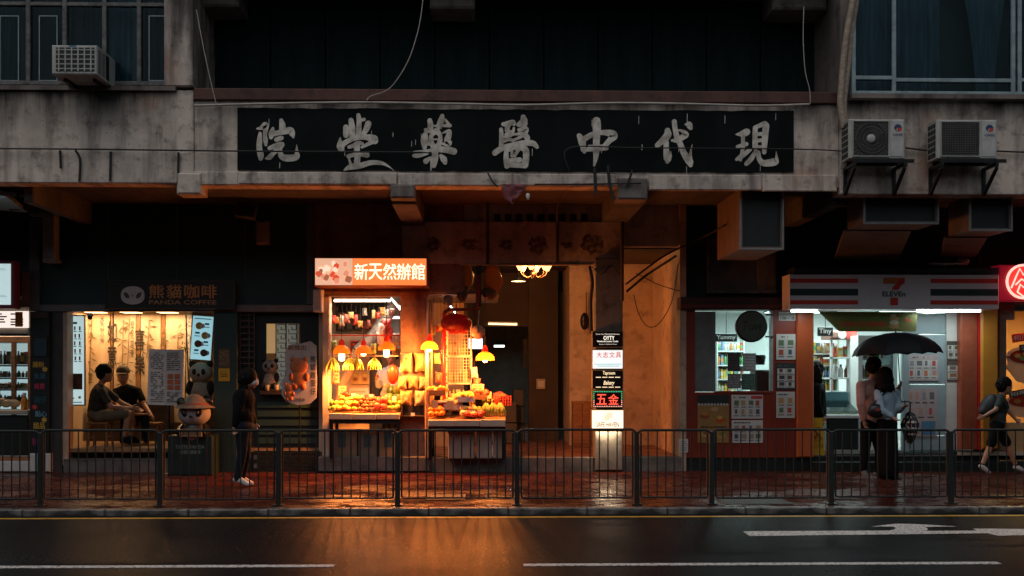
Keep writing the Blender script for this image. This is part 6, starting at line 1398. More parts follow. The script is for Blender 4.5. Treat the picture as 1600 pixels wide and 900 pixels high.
k = thing('foil_bundle', 'crumpled foil and cloth bundle lying on top of the store sign', 'bundle', P(1480, 424, YG+.1))
MB().ell(P(1478, 413, YG+.2), (.3, .1, .035), 14, 8, 0, None, .25).build('foil', mat('crumpled_foil', (.6, .6, .6), .25, metal=.8, bump=.6), k); MB().ell(P(1504, 409, YG+.2), (.1, .08, .07), 10, 7, 0, None, .2).build('cloth', ink(.45, .3, .3), k)
# grey equipment panel under the plywood duct
q = R(1108, 372, 1214, 455, YF-.02); k = thing('equipment_panel', 'grey boarded panel in steel frame under the plywood duct', 'panel', ((q[0]+q[1])/2, YF, q[2]))
MB().box(q[0], q[1], YF+.03, YF+.1, q[2], q[3]).build('board', GREYP, k); f_ = MB(); f_.box(q[0]-.03, q[0]+.02, YF, YF+.029, q[2]-.03, q[3]); f_.box(q[0]+.02, q[1], YF, YF+.029, q[2]-.03, q[2]+.01); f_.build('frame', GREYM, k)
MB().box(q[1]-.3, q[1]-.02, YF+.01, YF+.0295, q[2]+.04, q[3]-.25).build('side_board', CONC2, k)
# left side: sheet-metal hood and pipe elbow under the soffit, flood lamp
k = thing('exhaust_hood', 'tilted sheet metal exhaust hood high above the snack shop', 'hood', P(20, 345, YF-1.2)); MET = mat('hood_sheet_metal', (.32, .36, .37), .35, metal=.5)
a, b_ = P(-30, 300, YF-1.4), P(42, 332, YF-1.0)
MB().hexa([(a.x, YF-1.6, a.z), (P(10, 305, YF-1.6).x, YF-1.6, P(10, 307, YF-1.6).z), (b_.x, YF-1.0, b_.z), (P(-30, 320, YF-1.0).x, YF-1.0, P(-30, 326, YF-1).z)], [(a.x, YF-1.6, a.z+.1), (P(10, 305, YF-1.6).x, YF-1.6, P(10, 300, YF-1.6).z), (b_.x, YF-1.0, b_.z+.06), (P(-30, 320, YF-1.0).x, YF-1.0, P(-30, 318, YF-1).z)]).build('hood_sheet', MET, k)
q = R(14, 308, 42, 328, YF-1.1); MB().box(q[0], q[1], YF-1.1, YF-.8, q[2], q[3], 0, .01).build('fan_box', BLKM, k)
MB().tube([P(28, 308, YF-.95), Vector((P(28, 308, YF-.95).x, YF-.95, GZ))], .015, 6).build('hanger', BLKM, k)
k = thing('downpipe', 'pale square downpipe elbow beside the dark fascia', 'pipe', P(76, 410, YF-.3)); q = R(66, 342, 86, 408, YF-.3)
MB().box(q[0], q[1], YF-.3, YF-.12, q[2]+.05, q[3]+.05, 0, .02).build('pipe', mat('pale_pvc', (.34, .33, .31), .5), k); MB().hexa([(q[0]+.01, YF-.3, q[2]-.02), (q[1]+.03, YF-.3, q[2]-.02), (q[1]+.03, YF-.05, q[2]-.02), (q[0]+.01, YF-.05, q[2]-.02)], [(q[0], YF-.3, q[2]+.05), (q[1], YF-.3, q[2]+.05), (q[1], YF-.05, q[2]+.05), (q[0], YF-.05, q[2]+.05)]).build('elbow', mat('pale_pvc', (.34, .33, .31), .5), k)
MB().hexa([(P(44, 336, YF-.3).x, YF-.3, P(44, 336, YF-.3).z), (q[1], YF-.3, q[3]+.04), (q[1], YF-.1, q[3]+.04), (P(44, 336, YF-.3).x, YF-.1, P(44, 336, YF-.3).z)], [(P(44, 336, YF-.3).x, YF-.3, P(44, 330, YF-.3).z), (q[1], YF-.3, q[3]+.09), (q[1], YF-.1, q[3]+.09), (P(44, 336, YF-.3).x, YF-.1, P(44, 330, YF-.3).z)]).build('feed_plate', MET, k)
for x in (384,):
    k = thing('floodlight', 'unlit square floodlight on a bracket above the coffee sign', 'floodlight', P(385, 340, YF-.5)); c = P(384, 327, YF-.6); M_ = Matrix.Translation(c) @ Matrix.Rotation(math.radians(8), 4, 'Y') @ Matrix.Rotation(math.radians(-20), 4, 'X')
    MB(M_).box(-.15, .15, 0, .1, -.12, .12).build('housing', GREYM, k); MB(M_).box(-.13, .13, -.006, -.001, -.1, .1).build('lens', mat('dark_lens', (.01, .012, .013), .15), k)
    q = R(399, 345, 419, 381, YF-.3); MB().box(q[0], q[1], YF-.3, YF-.1, q[2], q[3], 0, .03).build('bracket', mat('pale_pvc', (.34, .33, .31), .5), k); MB().tube([c+Vector((0, .08, .1)), Vector((c.x, YF-.4, GZ))], .012, 6).build('rod', BLKM, k)
# ================================================================ on the facade
PLW = mat('aged_white_casing', (.5, .51, .49), .5, col2=(.36, .36, .33), scale=6, stretch=(1, 1, .5))
# window air conditioner
Yc = YB-.62; q = R(80, 70, 151, 116, Yc); k = thing('window_air_conditioner', 'boxy window air conditioner jutting from the old steel window', 'air conditioner', ((q[0]+q[1])/2, Yc, q[2]))
MB().box(q[0], q[1], Yc+.012, YB+.1, q[2], q[3], 0, .015).build('case', PLW, k)
q2 = R(87, 74, 147, 111, Yc); MB().box(q2[0], q2[1], Yc+.006, Yc+.0118, q2[2], q2[3]).build('grille_back', BLACK, k)
g = MB()
for i in range(6): x = q2[0]+(q2[1]-q2[0])*(i+.5)/6; g.box(x-.008, x+.008, Yc-.006, Yc+.005, q2[2], q2[3])
for j in range(5): z = q2[2]+(q2[3]-q2[2])*(j+.5)/5; g.box(q2[0], q2[1], Yc-.0035, Yc+.0055, z-.006, z+.006)
g.build('grille', PLW, k)
for j in range(9):
    z = q[2]+.04+j*.034
    for y0 in (Yc+.06, Yc+.2): MB().box(q[1]-.001, q[1]+.004, y0, y0+.1, z, z+.016).build('louvre', GREYP, k)
MB().box(q[1]-.001, q[1]+.005, Yc+.34, Yc+.46, q[2]+.03, q[3]-.03).build('side_vent', BLACK, k)
for x in (q[0]+.1, q[1]-.1): MB().box(x-.02, x+.02, Yc+.2, YB+.02, q[2]-.04, q[2]).build('support_arm', BLKM, k)
p = P(113, 71.5, Yc); MB().box(p.x-.045, p.x+.045, Yc+.008, Yc+.0118, p.z-.008, p.z+.008).build('badge', ink(.05, .25, .35), k)
# split-unit condensers
def condenser(x0, y0, x1_, y1, Y, lab, spokes):
    a, b_, z0, z1 = R(x0, y0, x1_, y1, Y); k = thing('outdoor_condenser', lab, 'air conditioner', ((a+b_)/2, Y, z0-.02), 'outdoor condensers on the beam'); D = .3
    MB().box(a, b_, Y, Y+D, z0, z1, 0, .012).build('case', PLW, k)
    for x in range(4):
        for j in range(6):
            pass
    fx0_, fx1_ = a+(b_-a)*.08, a+(b_-a)*.70; fz0, fz1 = z0+(z1-z0)*.07, z1-(z1-z0)*.07; cx, cz = (fx0_+fx1_)/2, (fz0+fz1)/2
    MB().box(fx0_, fx1_, Y-.004, Y-.0005, fz0, fz1).build('fan_opening', mat('condenser_dark', (.05, .05, .048), .6), k)
    g = MB()
    if spokes:
        for i in range(36):
            an = i*math.pi/18; r1 = min((fx1_-fx0_)/2/max(abs(math.cos(an)), 1e-3), (fz1-fz0)/2/max(abs(math.sin(an)), 1e-3)); r0 = .05
            g.tube([(cx+r0*math.cos(an), Y-.012, cz+r0*math.sin(an)), (cx+r1*math.cos(an), Y-.012, cz+r1*math.sin(an))], .0035, 4, 0, False)
        for rr_ in (.1, .15, .2): g.tube([(cx+rr_*math.cos(i*.2618), Y-.016, cz+rr_*math.sin(i*.2618)) for i in range(25)], .003, 4, 0, False, False)
        MB().lathe([(.001, -.03), (.05, -.03), (.058, -.02), (.058, -.004)], (cx, Y, cz), 16, 0, 'y').build('fan_hub', PLW, k)
        MB().tube([(cx+.2*math.cos(i*.2618), Y-.008, cz+.2*math.sin(i*.2618)) for i in range(25)], .006, 4, 0, True, False).build('fan_ring', GREYP, k)
    else:
        for i in range(15): x = fx0_+(fx1_-fx0_)*(i+.5)/15; g.box(x-.003, x+.003, Y-.014, Y-.008, fz0, fz1)
        for i in range(15): z = fz0+(fz1-fz0)*(i+.5)/15; g.box(fx0_, fx1_, Y-.0195, Y-.0145, z-.003, z+.003)
    g.build('fan_guard', GREYM if spokes else GREYP, k)
    f_ = MB(); w = .014
    for (c0, c1, d0, d1) in ((fx0_-w, fx0_, fz0-w, fz1+w), (fx1_, fx1_+w, fz0-w, fz1+w), (fx0_, fx1_, fz0-w, fz0), (fx0_, fx1_, fz1, fz1+w)): f_.box(c0, c1, Y-.02, Y-.0006, d0, d1, 0, .004)
    f_.build('fan_frame', PLW, k)
    MB().box(a+(b_-a)*.745, b_-.02, Y-.008, Y-.0005, fz0-.01, fz1+.02, 0, .006).build('service_panel', mat('panel_white', (.56, .57, .56), .45), k)
    lx, lz = a+(b_-a)*.87, z0+(z1-z0)*.77; r_ = .052
    mb = MB(); mb.add([(lx+r_*math.cos(t_*math.pi/10), Y-.0095, lz+r_*math.sin(t_*math.pi/10)) for t_ in range(0, 11)]+[(lx-.02, Y-.0095, lz-.045), (lx-.015, Y-.0095, lz)], [tuple(range(13))]); mb.build('emblem', ink(.02, .06, .14), k)
    mb = MB(); mb.add([(lx-.012, Y-.0105, lz-.05), (lx+.05, Y-.0105, lz-.03), (lx+.052, Y-.0105, lz+.006), (lx, Y-.0105, lz+.006)], [(0, 1, 2, 3)]); mb.build('emblem', ink(.6, .05, .04), k)
    text('GREE', lx-.065, lx+.065, lz-.1, lz-.07, Y-.0095, ink(.05, .07, .12), k, weight=.03)
    for j in range(6):
        for i in range(3): MB().box(a-.005, a+.0005, Y+.03+i*.085, Y+.095+i*.085, z0+.03+j*(z1-z0-.05)/6, z0+.03+(j+.72)*(z1-z0-.05)/6).build('side_vent', BLACK, k)
    bk = MB().box(a+.05, b_+.12, Y-.01, Y+.02, z0-.05, z0-.004).build('support_rail', BLKM, k); MB().box(a+.05, b_+.12, Y+.22, Y+.25, z0-.05, z0-.004).build('support_rail', BLKM, k)
    for x in (a+.06, b_-.02):
        MB().box(x, x+.04, Y-.01, YB+.0, z0-.09, z0-.051).build('bracket_arm', BLKM, k); MB().box(x, x+.04, YB-.05, YB-.012, z0-.42, z0-.09).build('bracket_post', BLKM, k)
        MB().hexa([(x+.002, YB-.05, z0-.42), (x+.038, YB-.05, z0-.42), (x+.038, YB-.05, z0-.36), (x+.002, YB-.05, z0-.36)], [(x+.002, Y, z0-.13), (x+.038, Y, z0-.13), (x+.038, Y, z0-.09), (x+.002, Y, z0-.09)]).build('bracket_strut', BLKM, k)
condenser(1326, 186, 1414, 248, YB-.42, 'white outdoor condenser with visible fan hub beside the painted sign', True)
condenser(1463, 187, 1558, 248, YB-.42, 'white outdoor condenser with square mesh guard, farther from the sign', False)
# pipes and cables
def cable(pts, r_, m_, name, lab, cat='cable', n=6, sag=True):
    o = MB(); q = []
    for i in range(len(pts)-1):
        p0, p1, p2, p3 = pts[max(i-1, 0)], pts[i], pts[i+1], pts[min(i+2, len(pts)-1)]
        for k_ in range(6):
            t_ = k_/6; q.append(.5*((2*p1)+(p2-p0)*t_+(2*p0-5*p1+4*p2-p3)*t_*t_+(3*p1-p0-3*p2+p3)*t_**3))
    q.append(pts[-1]); return o.tube(q, r_, n).build(name, m_, None, lab, cat)
PIPEB = mat('wrapped_pipe', (.42, .34, .26), .6, col2=(.28, .22, .17), scale=14, stretch=(1, 1, 2), bump=.4)
cable([P(x, y, YB-.2) for x, y in ((1336, -20), (1331, 8), (1325, 40), (1318, 90), (1314, 140), (1313, 165), (1318, 200))], .045, PIPEB, 'wrapped_pipe', 'beige wrapped pipe nearer the dark balcony, beside the blue window', 'pipe')
cable([P(x, y, YB-.13) for x, y in ((1341, -20), (1336, 10), (1330, 50), (1325, 100), (1319, 150), (1318, 180), (1322, 205))], .045, PIPEB, 'wrapped_pipe', 'beige wrapped pipe nearer the blue window frame', 'pipe')
CW = mat('white_conduit', (.5, .46, .4), .5); CB = mat('dark_cable', (.02, .02, .02), .6)
cable([P(x, y, YB-.06) for x, y in ((303, 165), (420, 162), (560, 160), (700, 162), (820, 164), (950, 161), (1060, 162), (1180, 165), (1265, 163))], .016, CW, 'conduit', 'thin white conduit sagging along the top of the painted sign')
cable([P(x, y, YB-.08) for x, y in ((-40, 232), (120, 233), (370, 236), (520, 237), (660, 238))], .011, CB, 'wall_cable', 'black cable crossing the first three brush characters')
cable([P(x, y, YB-.08) for x, y in ((889, 266), (890, 231), (1000, 231), (1240, 233), (1315, 236))], .009, CB, 'wall_cable', 'black cable crossing the last three brush characters')
cable([P(x, y, YB-.06) for x, y in ((1415, 231), (1450, 235), (1464, 232))], .012, CB, 'wall_cable', 'black cable between the two condensers'); cable([P(x, y, YB-.06) for x, y in ((1556, 236), (1580, 237), (1640, 239))], .012, CB, 'wall_cable', 'black cable leaving the second condenser toward the picture edge')
cable([P(x, y, YB-.1) for x, y in ((662, -10), (655, 40), (640, 90), (620, 125), (603, 142), (580, 150), (573, 157))], .007, CW, 'hanging_wire', 'pale wire curving down across the dark balcony')
cable([P(x, y, YB-.1) for x, y in ((1256, 10), (1255, 60), (1258, 110), (1265, 140), (1266, 162))], .006, CW, 'hanging_wire', 'thin wire dropping near the end of the white conduit')
cable([P(x, y, YB-.1) for x, y in ((307, 15), (318, 75), (330, 130), (338, 164))], .006, CW, 'hanging_wire', 'thin slanting wire at the pilaster end of the dark balcony')
for (a, pts) in (('short black pipe stub on the stained wall below the window unit', ((94, 235), (95, 263))), ('bent black cable under the window air conditioner stain', ((118, 235), (125, 250), (124, 284))), ('dark vertical crack pipe mid-way along the stained wall', ((173, 237), (172, 283))), ('dark vertical strap beside the pilaster end of the wall', ((279, 238), (278, 288)))): cable([P(x, y, YB-.03) for x, y in pts], .016, CB, 'wall_pipe', a, 'pipe')
for (a, pts, r_) in (('black iron stub hanging through the beam lip, thicker of two', ((929, 262), (931, 305)), .024), ('black iron stub bent toward the cross beam', ((950, 258), (953, 290), (960, 312)), .022), ('thin black rod lying along the beam lip', ((835, 288), (900, 288), (1002, 286)), .012), ('black hooked wire on the beam lip block', ((988, 266), (984, 278), (978, 292)), .018), ('thin twisted wire at the sign edge end', ((762, 270), (770, 284), (778, 292)), .012)): cable([P(x, y, YB-.09) for x, y in pts], r_, CB, 'iron_stub', a, 'metal rod')
RPIPE = mat('brown_pipe', (.06, .04, .03), .5)
cable([P(762, 295, YF-.5), P(762, 330, YF-.2), P(762, 413, YF-.12)], .022, RPIPE, 'drain_pipe', 'dark vertical drain pipe above the passage, nearer the fruit sign', 'pipe')
cable([P(889, 292, YB+.5), P(872, 320, YF-.6), P(871, 345, YF-.12), P(871, 412, YF-.12)], .024, RPIPE, 'drain_pipe', 'dark bent drain pipe above the passage, nearer the column', 'pipe')
cable([P(972, 345, YF-.15), P(972, 470, YF-.16)], .03, RPIPE, 'drain_pipe', 'dark pipe down the column corner', 'pipe')
cable([P(1056, 400, YF-.1), P(1010, 430, YF+.5), P(980, 455, YF-.1)], .02, CB, 'wall_cable', 'bundle of cables crossing the ochre wall above the rest'); cable([P(1066, 385, YF-.15), P(1030, 405, YF-.1), P(978, 444, YF-.16)], .016, CB, 'wall_cable', 'black cable slanting over the ochre wall to the column')
cable([P(1060, 412, YF-.1), P(1050, 470, YF-.05), P(1030, 505, YF), P(1012, 510, YF), P(998, 490, YF), P(990, 460, YF-.1)], .007, CB, 'wall_cable', 'looped black cable sagging down the ochre wall'); cable([P(994, 427, YF-.1), P(1030, 445, YF-.05), P(1063, 455, YF-.06)], .007, CB, 'wall_cable', 'thin cable crossing the looped one on the ochre wall')
cable([P(925, 417, YF-.1), P(940, 428, YF-.15), P(955, 415, YF-.14), P(968, 428, YF-.15), P(974, 412, YF-.14)], .009, CB, 'wall_cable', 'tangled cable looping at the head of the grey column'); cable([P(921, 416, YF+.1), P(925, 440, YF+.1), P(923, 470, YF+.1), P(924, 520, YF-.1)], .03, CB, 'wall_cable', 'thick dark cable down the passage side of the column')
cable([P(1066, 386, YF-.12), P(1110, 365, YF-.3), P(1132, 352, YB+1)], .014, CB, 'wall_cable', 'black cable rising from the ochre wall to the plywood duct')
# red cloth caught on the beam
c = P(806, 300, YB-.06); k = thing('red_cloth', 'torn red striped cloth snagged on the beam lip', 'cloth', c); mb = MB(); vs = []
for j in range(8):
    for i in range(9): t_ = j/7; vs.append((P(783+i*5.2+(3 if i < 4 else -4)*t_, 288+t_*(34-abs(i-3)*5), YB-.06).x+random.uniform(-.01, .01), YB-.07+random.uniform(-.03, .03), P(800, 288+t_*(34-abs(i-3)*5), YB-.06).z))
mb.add(vs, [(j*9+i, j*9+i+1, (j+1)*9+i+1, (j+1)*9+i) for j in range(7) for i in range(8)], 0, True); mb.build('cloth', mat('faded_red_cloth', (.3, .035, .05), .8, col2=(.16, .1, .1), scale=10, stretch=(1, 1, 4)), k)
MB().ell(P(825, 307, YB-.08), (.03, .02, .045), 8, 6, 0, None, .2).build('white_tag', WHITE, k)
# ================================================================ railing along the kerb
FEN = mat('wet_green_black_paint', (.022, .03, .031), .45, col2=(.032, .024, .018), scale=11, lo=.25, hi=.45, spec=.3, rough2=.6)
fence = thing('pedestrian_railing', 'dark green-black pedestrian railing along the kerb', 'railing', (P(800, 780, YFEN).x, YFEN, PZ))
posts = [-124, 63, 250, 435, 621, 808, 995, 1112, 1299, 1486, 1673]
zt_, zb2 = P(800, 672, YFEN).z, P(800, 778, YFEN).z
for x in posts:
    X = P(x, 700, YFEN).x; o = MB().box(X-.028, X+.028, YFEN-.028, YFEN+.028, PZ-.02, zt_-.02, 0, .008); po = o.build('post', FEN, fence); po.rotation_euler = (random.uniform(-.008, .008), random.uniform(-.008, .008), 0); MB().box(X-.06, X+.06, YFEN-.06, YFEN+.06, PZ, PZ+.015).build('base_plate', FEN, po)
bar_me = None
for i in range(len(posts)-1):
    A, B_ = P(posts[i], 700, YFEN).x+.03, P(posts[i+1], 700, YFEN).x-.03
    zt_, zb2 = P(800, 672, YFEN).z+random.uniform(-.006, .006), P(800, 778, YFEN).z+random.uniform(-.006, .006)
    fr = MB().tube([(A-.012, YFEN, zt_-.03), (A+.01, YFEN, zt_-.012), (A+.03, YFEN, zt_-.002), (A+.05, YFEN, zt_), (B_-.05, YFEN, zt_), (B_-.03, YFEN, zt_-.002), (B_-.01, YFEN, zt_-.012), (B_+.012, YFEN, zt_-.03)], .015, 8).build('top_rail', FEN, fence)
    MB().tube([(A+.02, YFEN, zt_-.03), (A+.02, YFEN, zb2+.02), (A+.03, YFEN, zb2+.005), (A+.045, YFEN, zb2), (B_-.045, YFEN, zb2), (B_-.03, YFEN, zb2+.005), (B_-.02, YFEN, zb2+.02), (B_-.02, YFEN, zt_-.03)], .011, 8).build('bottom_rail', FEN, fence)
    n = round((B_-A)/.1017)-1
    for j in range(1, n+1):
        x = A+(B_-A)*j/(n+1)
        if bar_me is None: ob = MB().tube([(0, 0, 0), (0, 0, zt_-zb2)], .0078, 6).build('baluster', FEN, None); bar_me = ob.data; bpy.data.objects.remove(ob)
        ob = put('baluster', bar_me, (x+random.uniform(-.003, .003), YFEN, zb2), fence); ob.rotation_euler = (0, random.uniform(-.006, .006), random.random())
# ================================================================ unseen block added behind the camera, its height set to hold back low skylight
sky_blocker = thing('low_sky_blocker', 'unseen plain concrete block added behind the viewpoint to hold back low skylight', 'building', (0, -4, 0))
MB().box(-60, 60, -14, -4, 0, 8.6).build('wall', mat('sky_blocker_render', (.16, .15, .14), .85), sky_blocker)
for j in range(2):
    for i in range(20): MB().box(-40+i*4, -38.2+i*4, -4.0, -3.95, 2.2+j*3.1, 3.8+j*3.1).build('window', BLACK, sky_blocker)  # dark plates dressing the added block
# ================================================================ panda figures, boards and stools at the coffee shop
FURW = mat('white_fibreglass', (.42, .42, .42), .5, col2=(.33, .33, .33), scale=4, spec=.25); FURB = mat('black_fibreglass', (.015, .015, .016), .35, col2=(.01, .01, .01)); STRAW = mat('straw_hat', (.3, .24, .17), .7, col2=(.2, .155, .11), scale=16, stretch=(1, 1, 4), bump=.4)
PYs = YF-.45
c = P(304, 642, PYs); s_ = PYs/F
k = thing('panda_statue', 'standing panda statue wearing a straw hat and holding a wooden board', 'statue', (c.x, PYs, PZ))
q = R(266, 680, 336, 737, PYs); pl = MB().box(q[0], q[1], PYs-.15, PYs+.28, PZ, q[3], 0, .015).build('pedestal', mat('dark_green_pedestal', (.015, .03, .028), .4), k)
text('TASTE PANDA', q[0]+.12, q[1]-.12, q[2]+.36, q[2]+.41, PYs-.152, ink(.2, .26, .24), pl, weight=.02); text('香港熊貓咖啡', q[0]+.18, q[1]-.18, q[2]+.28, q[2]+.335, PYs-.152, ink(.2, .26, .24), pl, weight=.02)
c = P(304, 646, PYs); PMX = Matrix.Translation(c) @ Matrix.Scale(.86, 4) @ Matrix.Translation(-c)
hd = MB(PMX).ell(c+Vector((0, 0, .0)), (.285, .24, .225), 20, 14).build('head', FURW, k)
for sg in (-1, 1):
    M_ = Matrix.Rotation(sg*.5, 3, 'Y'); MB(PMX).ell(c+Vector((sg*.12, -.205, .02)), (.06, .035, .085), 12, 8, 0, M_).build('eye_patch', FURB, hd)
    e_ = MB(PMX).ell(c+Vector((sg*.113, -.235, .03)), (.024, .014, .028), 10, 7).build('eye', FURW, hd); MB(PMX).ell(c+Vector((sg*.113, -.247, .03)), (.013, .008, .016), 8, 6).build('pupil', FURB, hd)
    MB(PMX).ell(c+Vector((sg*.24, .03, .2)), (.085, .05, .085), 12, 8).build('ear', FURB, hd)
MB(PMX).ell(c+Vector((0, -.25, -.045)), (.032, .02, .022), 10, 7).build('nose', FURB, hd); MB(PMX).tube([c+Vector((-.04, -.235, -.1)), c+Vector((0, -.243, -.115)), c+Vector((.04, -.235, -.1))], .006, 5).build('mouth', FURB, hd)
ht = MB(PMX).lathe([(.36, .1), (.34, .115), (.26, .155), (.2, .22), (.13, .3), (.06, .335), (.001, .345)], c, 28).build('straw_hat', STRAW, k); MB(PMX).lathe([(.262, .15), (.245, .182)], c, 28).build('hat_band', ink(.35, .05, .03), ht)
MB(PMX).ell(c+Vector((-.16, -.16, .2)), (.06, .03, .03), 8, 6).build('hat_leaf', ink(.05, .12, .04), ht)
MB(PMX).ell(c+Vector((0, .02, -.34)), (.23, .2, .24), 18, 12).build('body', FURB, k); MB(PMX).ell(c+Vector((0, -.03, -.38)), (.17, .175, .16), 16, 10).build('belly', FURW, k)
for sg in (-1, 1):
    MB(PMX).tube([c+Vector((sg*.18, 0, -.24)), c+Vector((sg*.24, -.1, -.32)), c+Vector((sg*.18, -.22, -.34))], [.075, .075, .07], 10).build('arm', FURB, k)
    MB(PMX).tube([c+Vector((sg*.11, 0, -.48)), c+Vector((sg*.12, -.01, (q[3]-c.z)/.86+.06)), c+Vector((sg*.12, -.06, (q[3]-c.z)/.86+.045))], [.1, .09, .06], 10).build('leg', FURB, k)
MB(PMX).box(c.x-.2, c.x+.2, PYs-.275, PYs-.255, c.z-.4, c.z-.26, 0, .006).build('held_board', mat('held_wood', (.3, .17, .08), .5), k)
text('歡迎光臨', c.x-.13, c.x+.13, c.z-.31, c.z-.26, PYs-.239, ink(.12, .06, .03), k, weight=.01)
# plush pandas
def plush(x, y, Y, sc, lab, ground):
    c = P(x, y, Y); k = thing('plush_panda', lab, 'plush toy', (c.x, Y, ground)); f1 = mat('plush_white', (.42, .38, .32), .9, bump=.6, bscale=60); f2 = mat('plush_black', (.018, .015, .013), .9)
    hd = MB().ell(c, (.15*sc, .13*sc, .13*sc), 14, 10).build('head', f1, k)
    for sg in (-1, 1):
        MB().ell(c+Vector((sg*.11*sc, 0, .11*sc)), .045*sc, 8, 6).build('ear', f2, hd); MB().ell(c+Vector((sg*.055*sc, -.115*sc, .01)), (.03*sc, .02*sc, .04*sc), 8, 6).build('eye_patch', f2, hd)
        MB().ell(c+Vector((sg*.13*sc, -.04*sc, -.2*sc)), (.05*sc, .06*sc, .1*sc), 10, 7).build('arm', f2, k); MB().ell(c+Vector((sg*.1*sc, -.13*sc, -.36*sc)), (.065*sc, .08*sc, .065*sc), 10, 7).build('leg', f2, k)
    MB().ell(c+Vector((0, -.13*sc, -.03*sc)), .02*sc, 8, 6).build('nose', f2, hd); b_ = c+Vector((0, 0, -.27*sc)); MB().ell(b_, (.15*sc, .12*sc, .16*sc), 14, 10).build('body', f1, k)
    zb_ = c.z-.43*sc
    if zb_-ground > .01: MB().box(c.x-.13*sc, c.x+.13*sc, Y-.12*sc, Y+.12*sc, ground, zb_).build('seat_block', WOODD, k)
plush(314, 582, YF+.45, 1.25, 'plush panda sitting among the bamboo behind the statue', FLZ); plush(422, 573, YF+.14, .85, 'small plush panda on the serving ledge of the lattice window', ZF(610.2))
for (x, lab) in ((432, 'pale cup beside the plush panda on the ledge'), (418, 'pale cup in front of the plush panda')):
    p = P(x, 610, YF+.0); MB().lathe([(.001, 0), (.03, 0), (.04, .09), (.036, .09), (.027, .01)], Vector((p.x, YF-.01, ZF(610)+.001)), 12).build('cup', ink(.5, .42, .3), None, lab, 'cup')
# menu board on a stand
q = R(231, 546, 286, 633, YF-.35); k = thing('menu_stand', 'large double menu board on a black stand before the coffee shop', 'menu board', ((q[0]+q[1])/2, YF-.35, PZ))
M_ = Matrix.Translation(((q[0]+q[1])/2, YF-.35, (q[2]+q[3])/2)) @ Matrix.Rotation(math.radians(1.5), 4, 'Y'); w, h = (q[1]-q[0])/2, (q[3]-q[2])/2
for sg, nm in ((0, 'board'), (1, 'board')): MB(M_).box(-w+sg*w+.002, -w+(sg+1)*w-.002, 0, .015, -h, h).build(nm, ink(.74, .72, .7) if sg == 0 else ink(.6, .58, .57), k)
def st_mn(rect, disc, rd): type_rows(rect, rd, .08, .46, .05, .95, 26, (.16, .14, .14), .75); type_rows(rect, rd, .55, .92, .62, .95, 9, (.16, .14, .14)); [rect(.56+i*.2, .28+j*.1, .72+i*.2, .36+j*.1, (.5, .14, .05)) for i in range(2) for j in range(3)]; type_rows(rect, rd, .55, .92, .05, .25, 6, (.2, .18, .17))
prints(k, q[0], q[1], q[2], q[3], YF-.352, st_mn, 6)
cx = (q[0]+q[1])/2+.05; MB().tube([(cx, YF-.33, q[2]+.2), (cx, YF-.33, PZ+.02)], .016, 8).build('pole', BLKM, k); MB().lathe([(.001, .02), (.17, .015), (.18, 0)], (cx, YF-.33, PZ), 20).build('base', BLKM, k)
# cut-out waffle sign
Yw = YF-.3; k = thing('cutout_sign', 'white cut-out sign with two bear shaped waffles on a pole', 'sign', (P(470, 735, Yw).x, Yw, PZ))
out = [(447, 545), (455, 538), (470, 537), (485, 533), (494, 540), (495, 600), (494, 622), (484, 631), (465, 633), (447, 627), (440, 617), (441, 594), (447, 586), (445, 560)]
MB().prism([XZ(x, y, Yw) for x, y in out], Yw, Yw+.012).build('board', ink(.5, .48, .46), k)
WAF, WAFD = ink(.5, .16, .05), ink(.38, .1, .03)
def blob(x, y, rx_, ry_, m_, nm, off): p = P(x, y, Yw); MB().ell((p.x, Yw-off*.3, p.z), (rx_*Yw/F, .008+off, ry_*Yw/F), 14, 8).build(nm, m_, k)
for (x, y, sc_) in ((467, 572, 1.0), (452, 606, .55)):
    blob(x, y, 14*sc_, 13*sc_, WAF, 'bear_head', .01); blob(x, y+20*sc_, 12*sc_, 14*sc_, WAF, 'bear_body', .008)
    for sg in (-1, 1): blob(x+sg*10*sc_, y-11*sc_, 4*sc_, 4*sc_, WAF, 'bear_ear', .008); blob(x+sg*12*sc_, y+17*sc_, 4*sc_, 7*sc_, WAFD, 'bear_arm', .01); blob(x+sg*6*sc_, y+32*sc_, 5*sc_, 6*sc_, WAFD, 'bear_leg', .01)
for i, ch in enumerate('熊貓雞蛋仔'): ptext(ch, 485, 556+i*12.5, 493, 566.5+i*12.5, Yw-.002, ink(.06, .05, .05), k, weight=.03)
ptext('香脆鬆軟', 456, 622, 477, 627, Yw-.002, ink(.1, .08, .08), k, weight=.02); ptext('新推出', 450, 539, 478, 547, Yw-.002, ink(.3, .14, .06), k, weight=.06)
p = P(468, 735, Yw); MB().tube([(p.x, Yw+.02, PZ+.02), (p.x, Yw+.02, ZF(600, Yw))], .012, 8).build('pole', BLKM, k); MB().box(p.x-.16, p.x+.16, Yw-.1, Yw+.14, PZ, PZ+.02, 0, .006).build('base', BLKM, k)
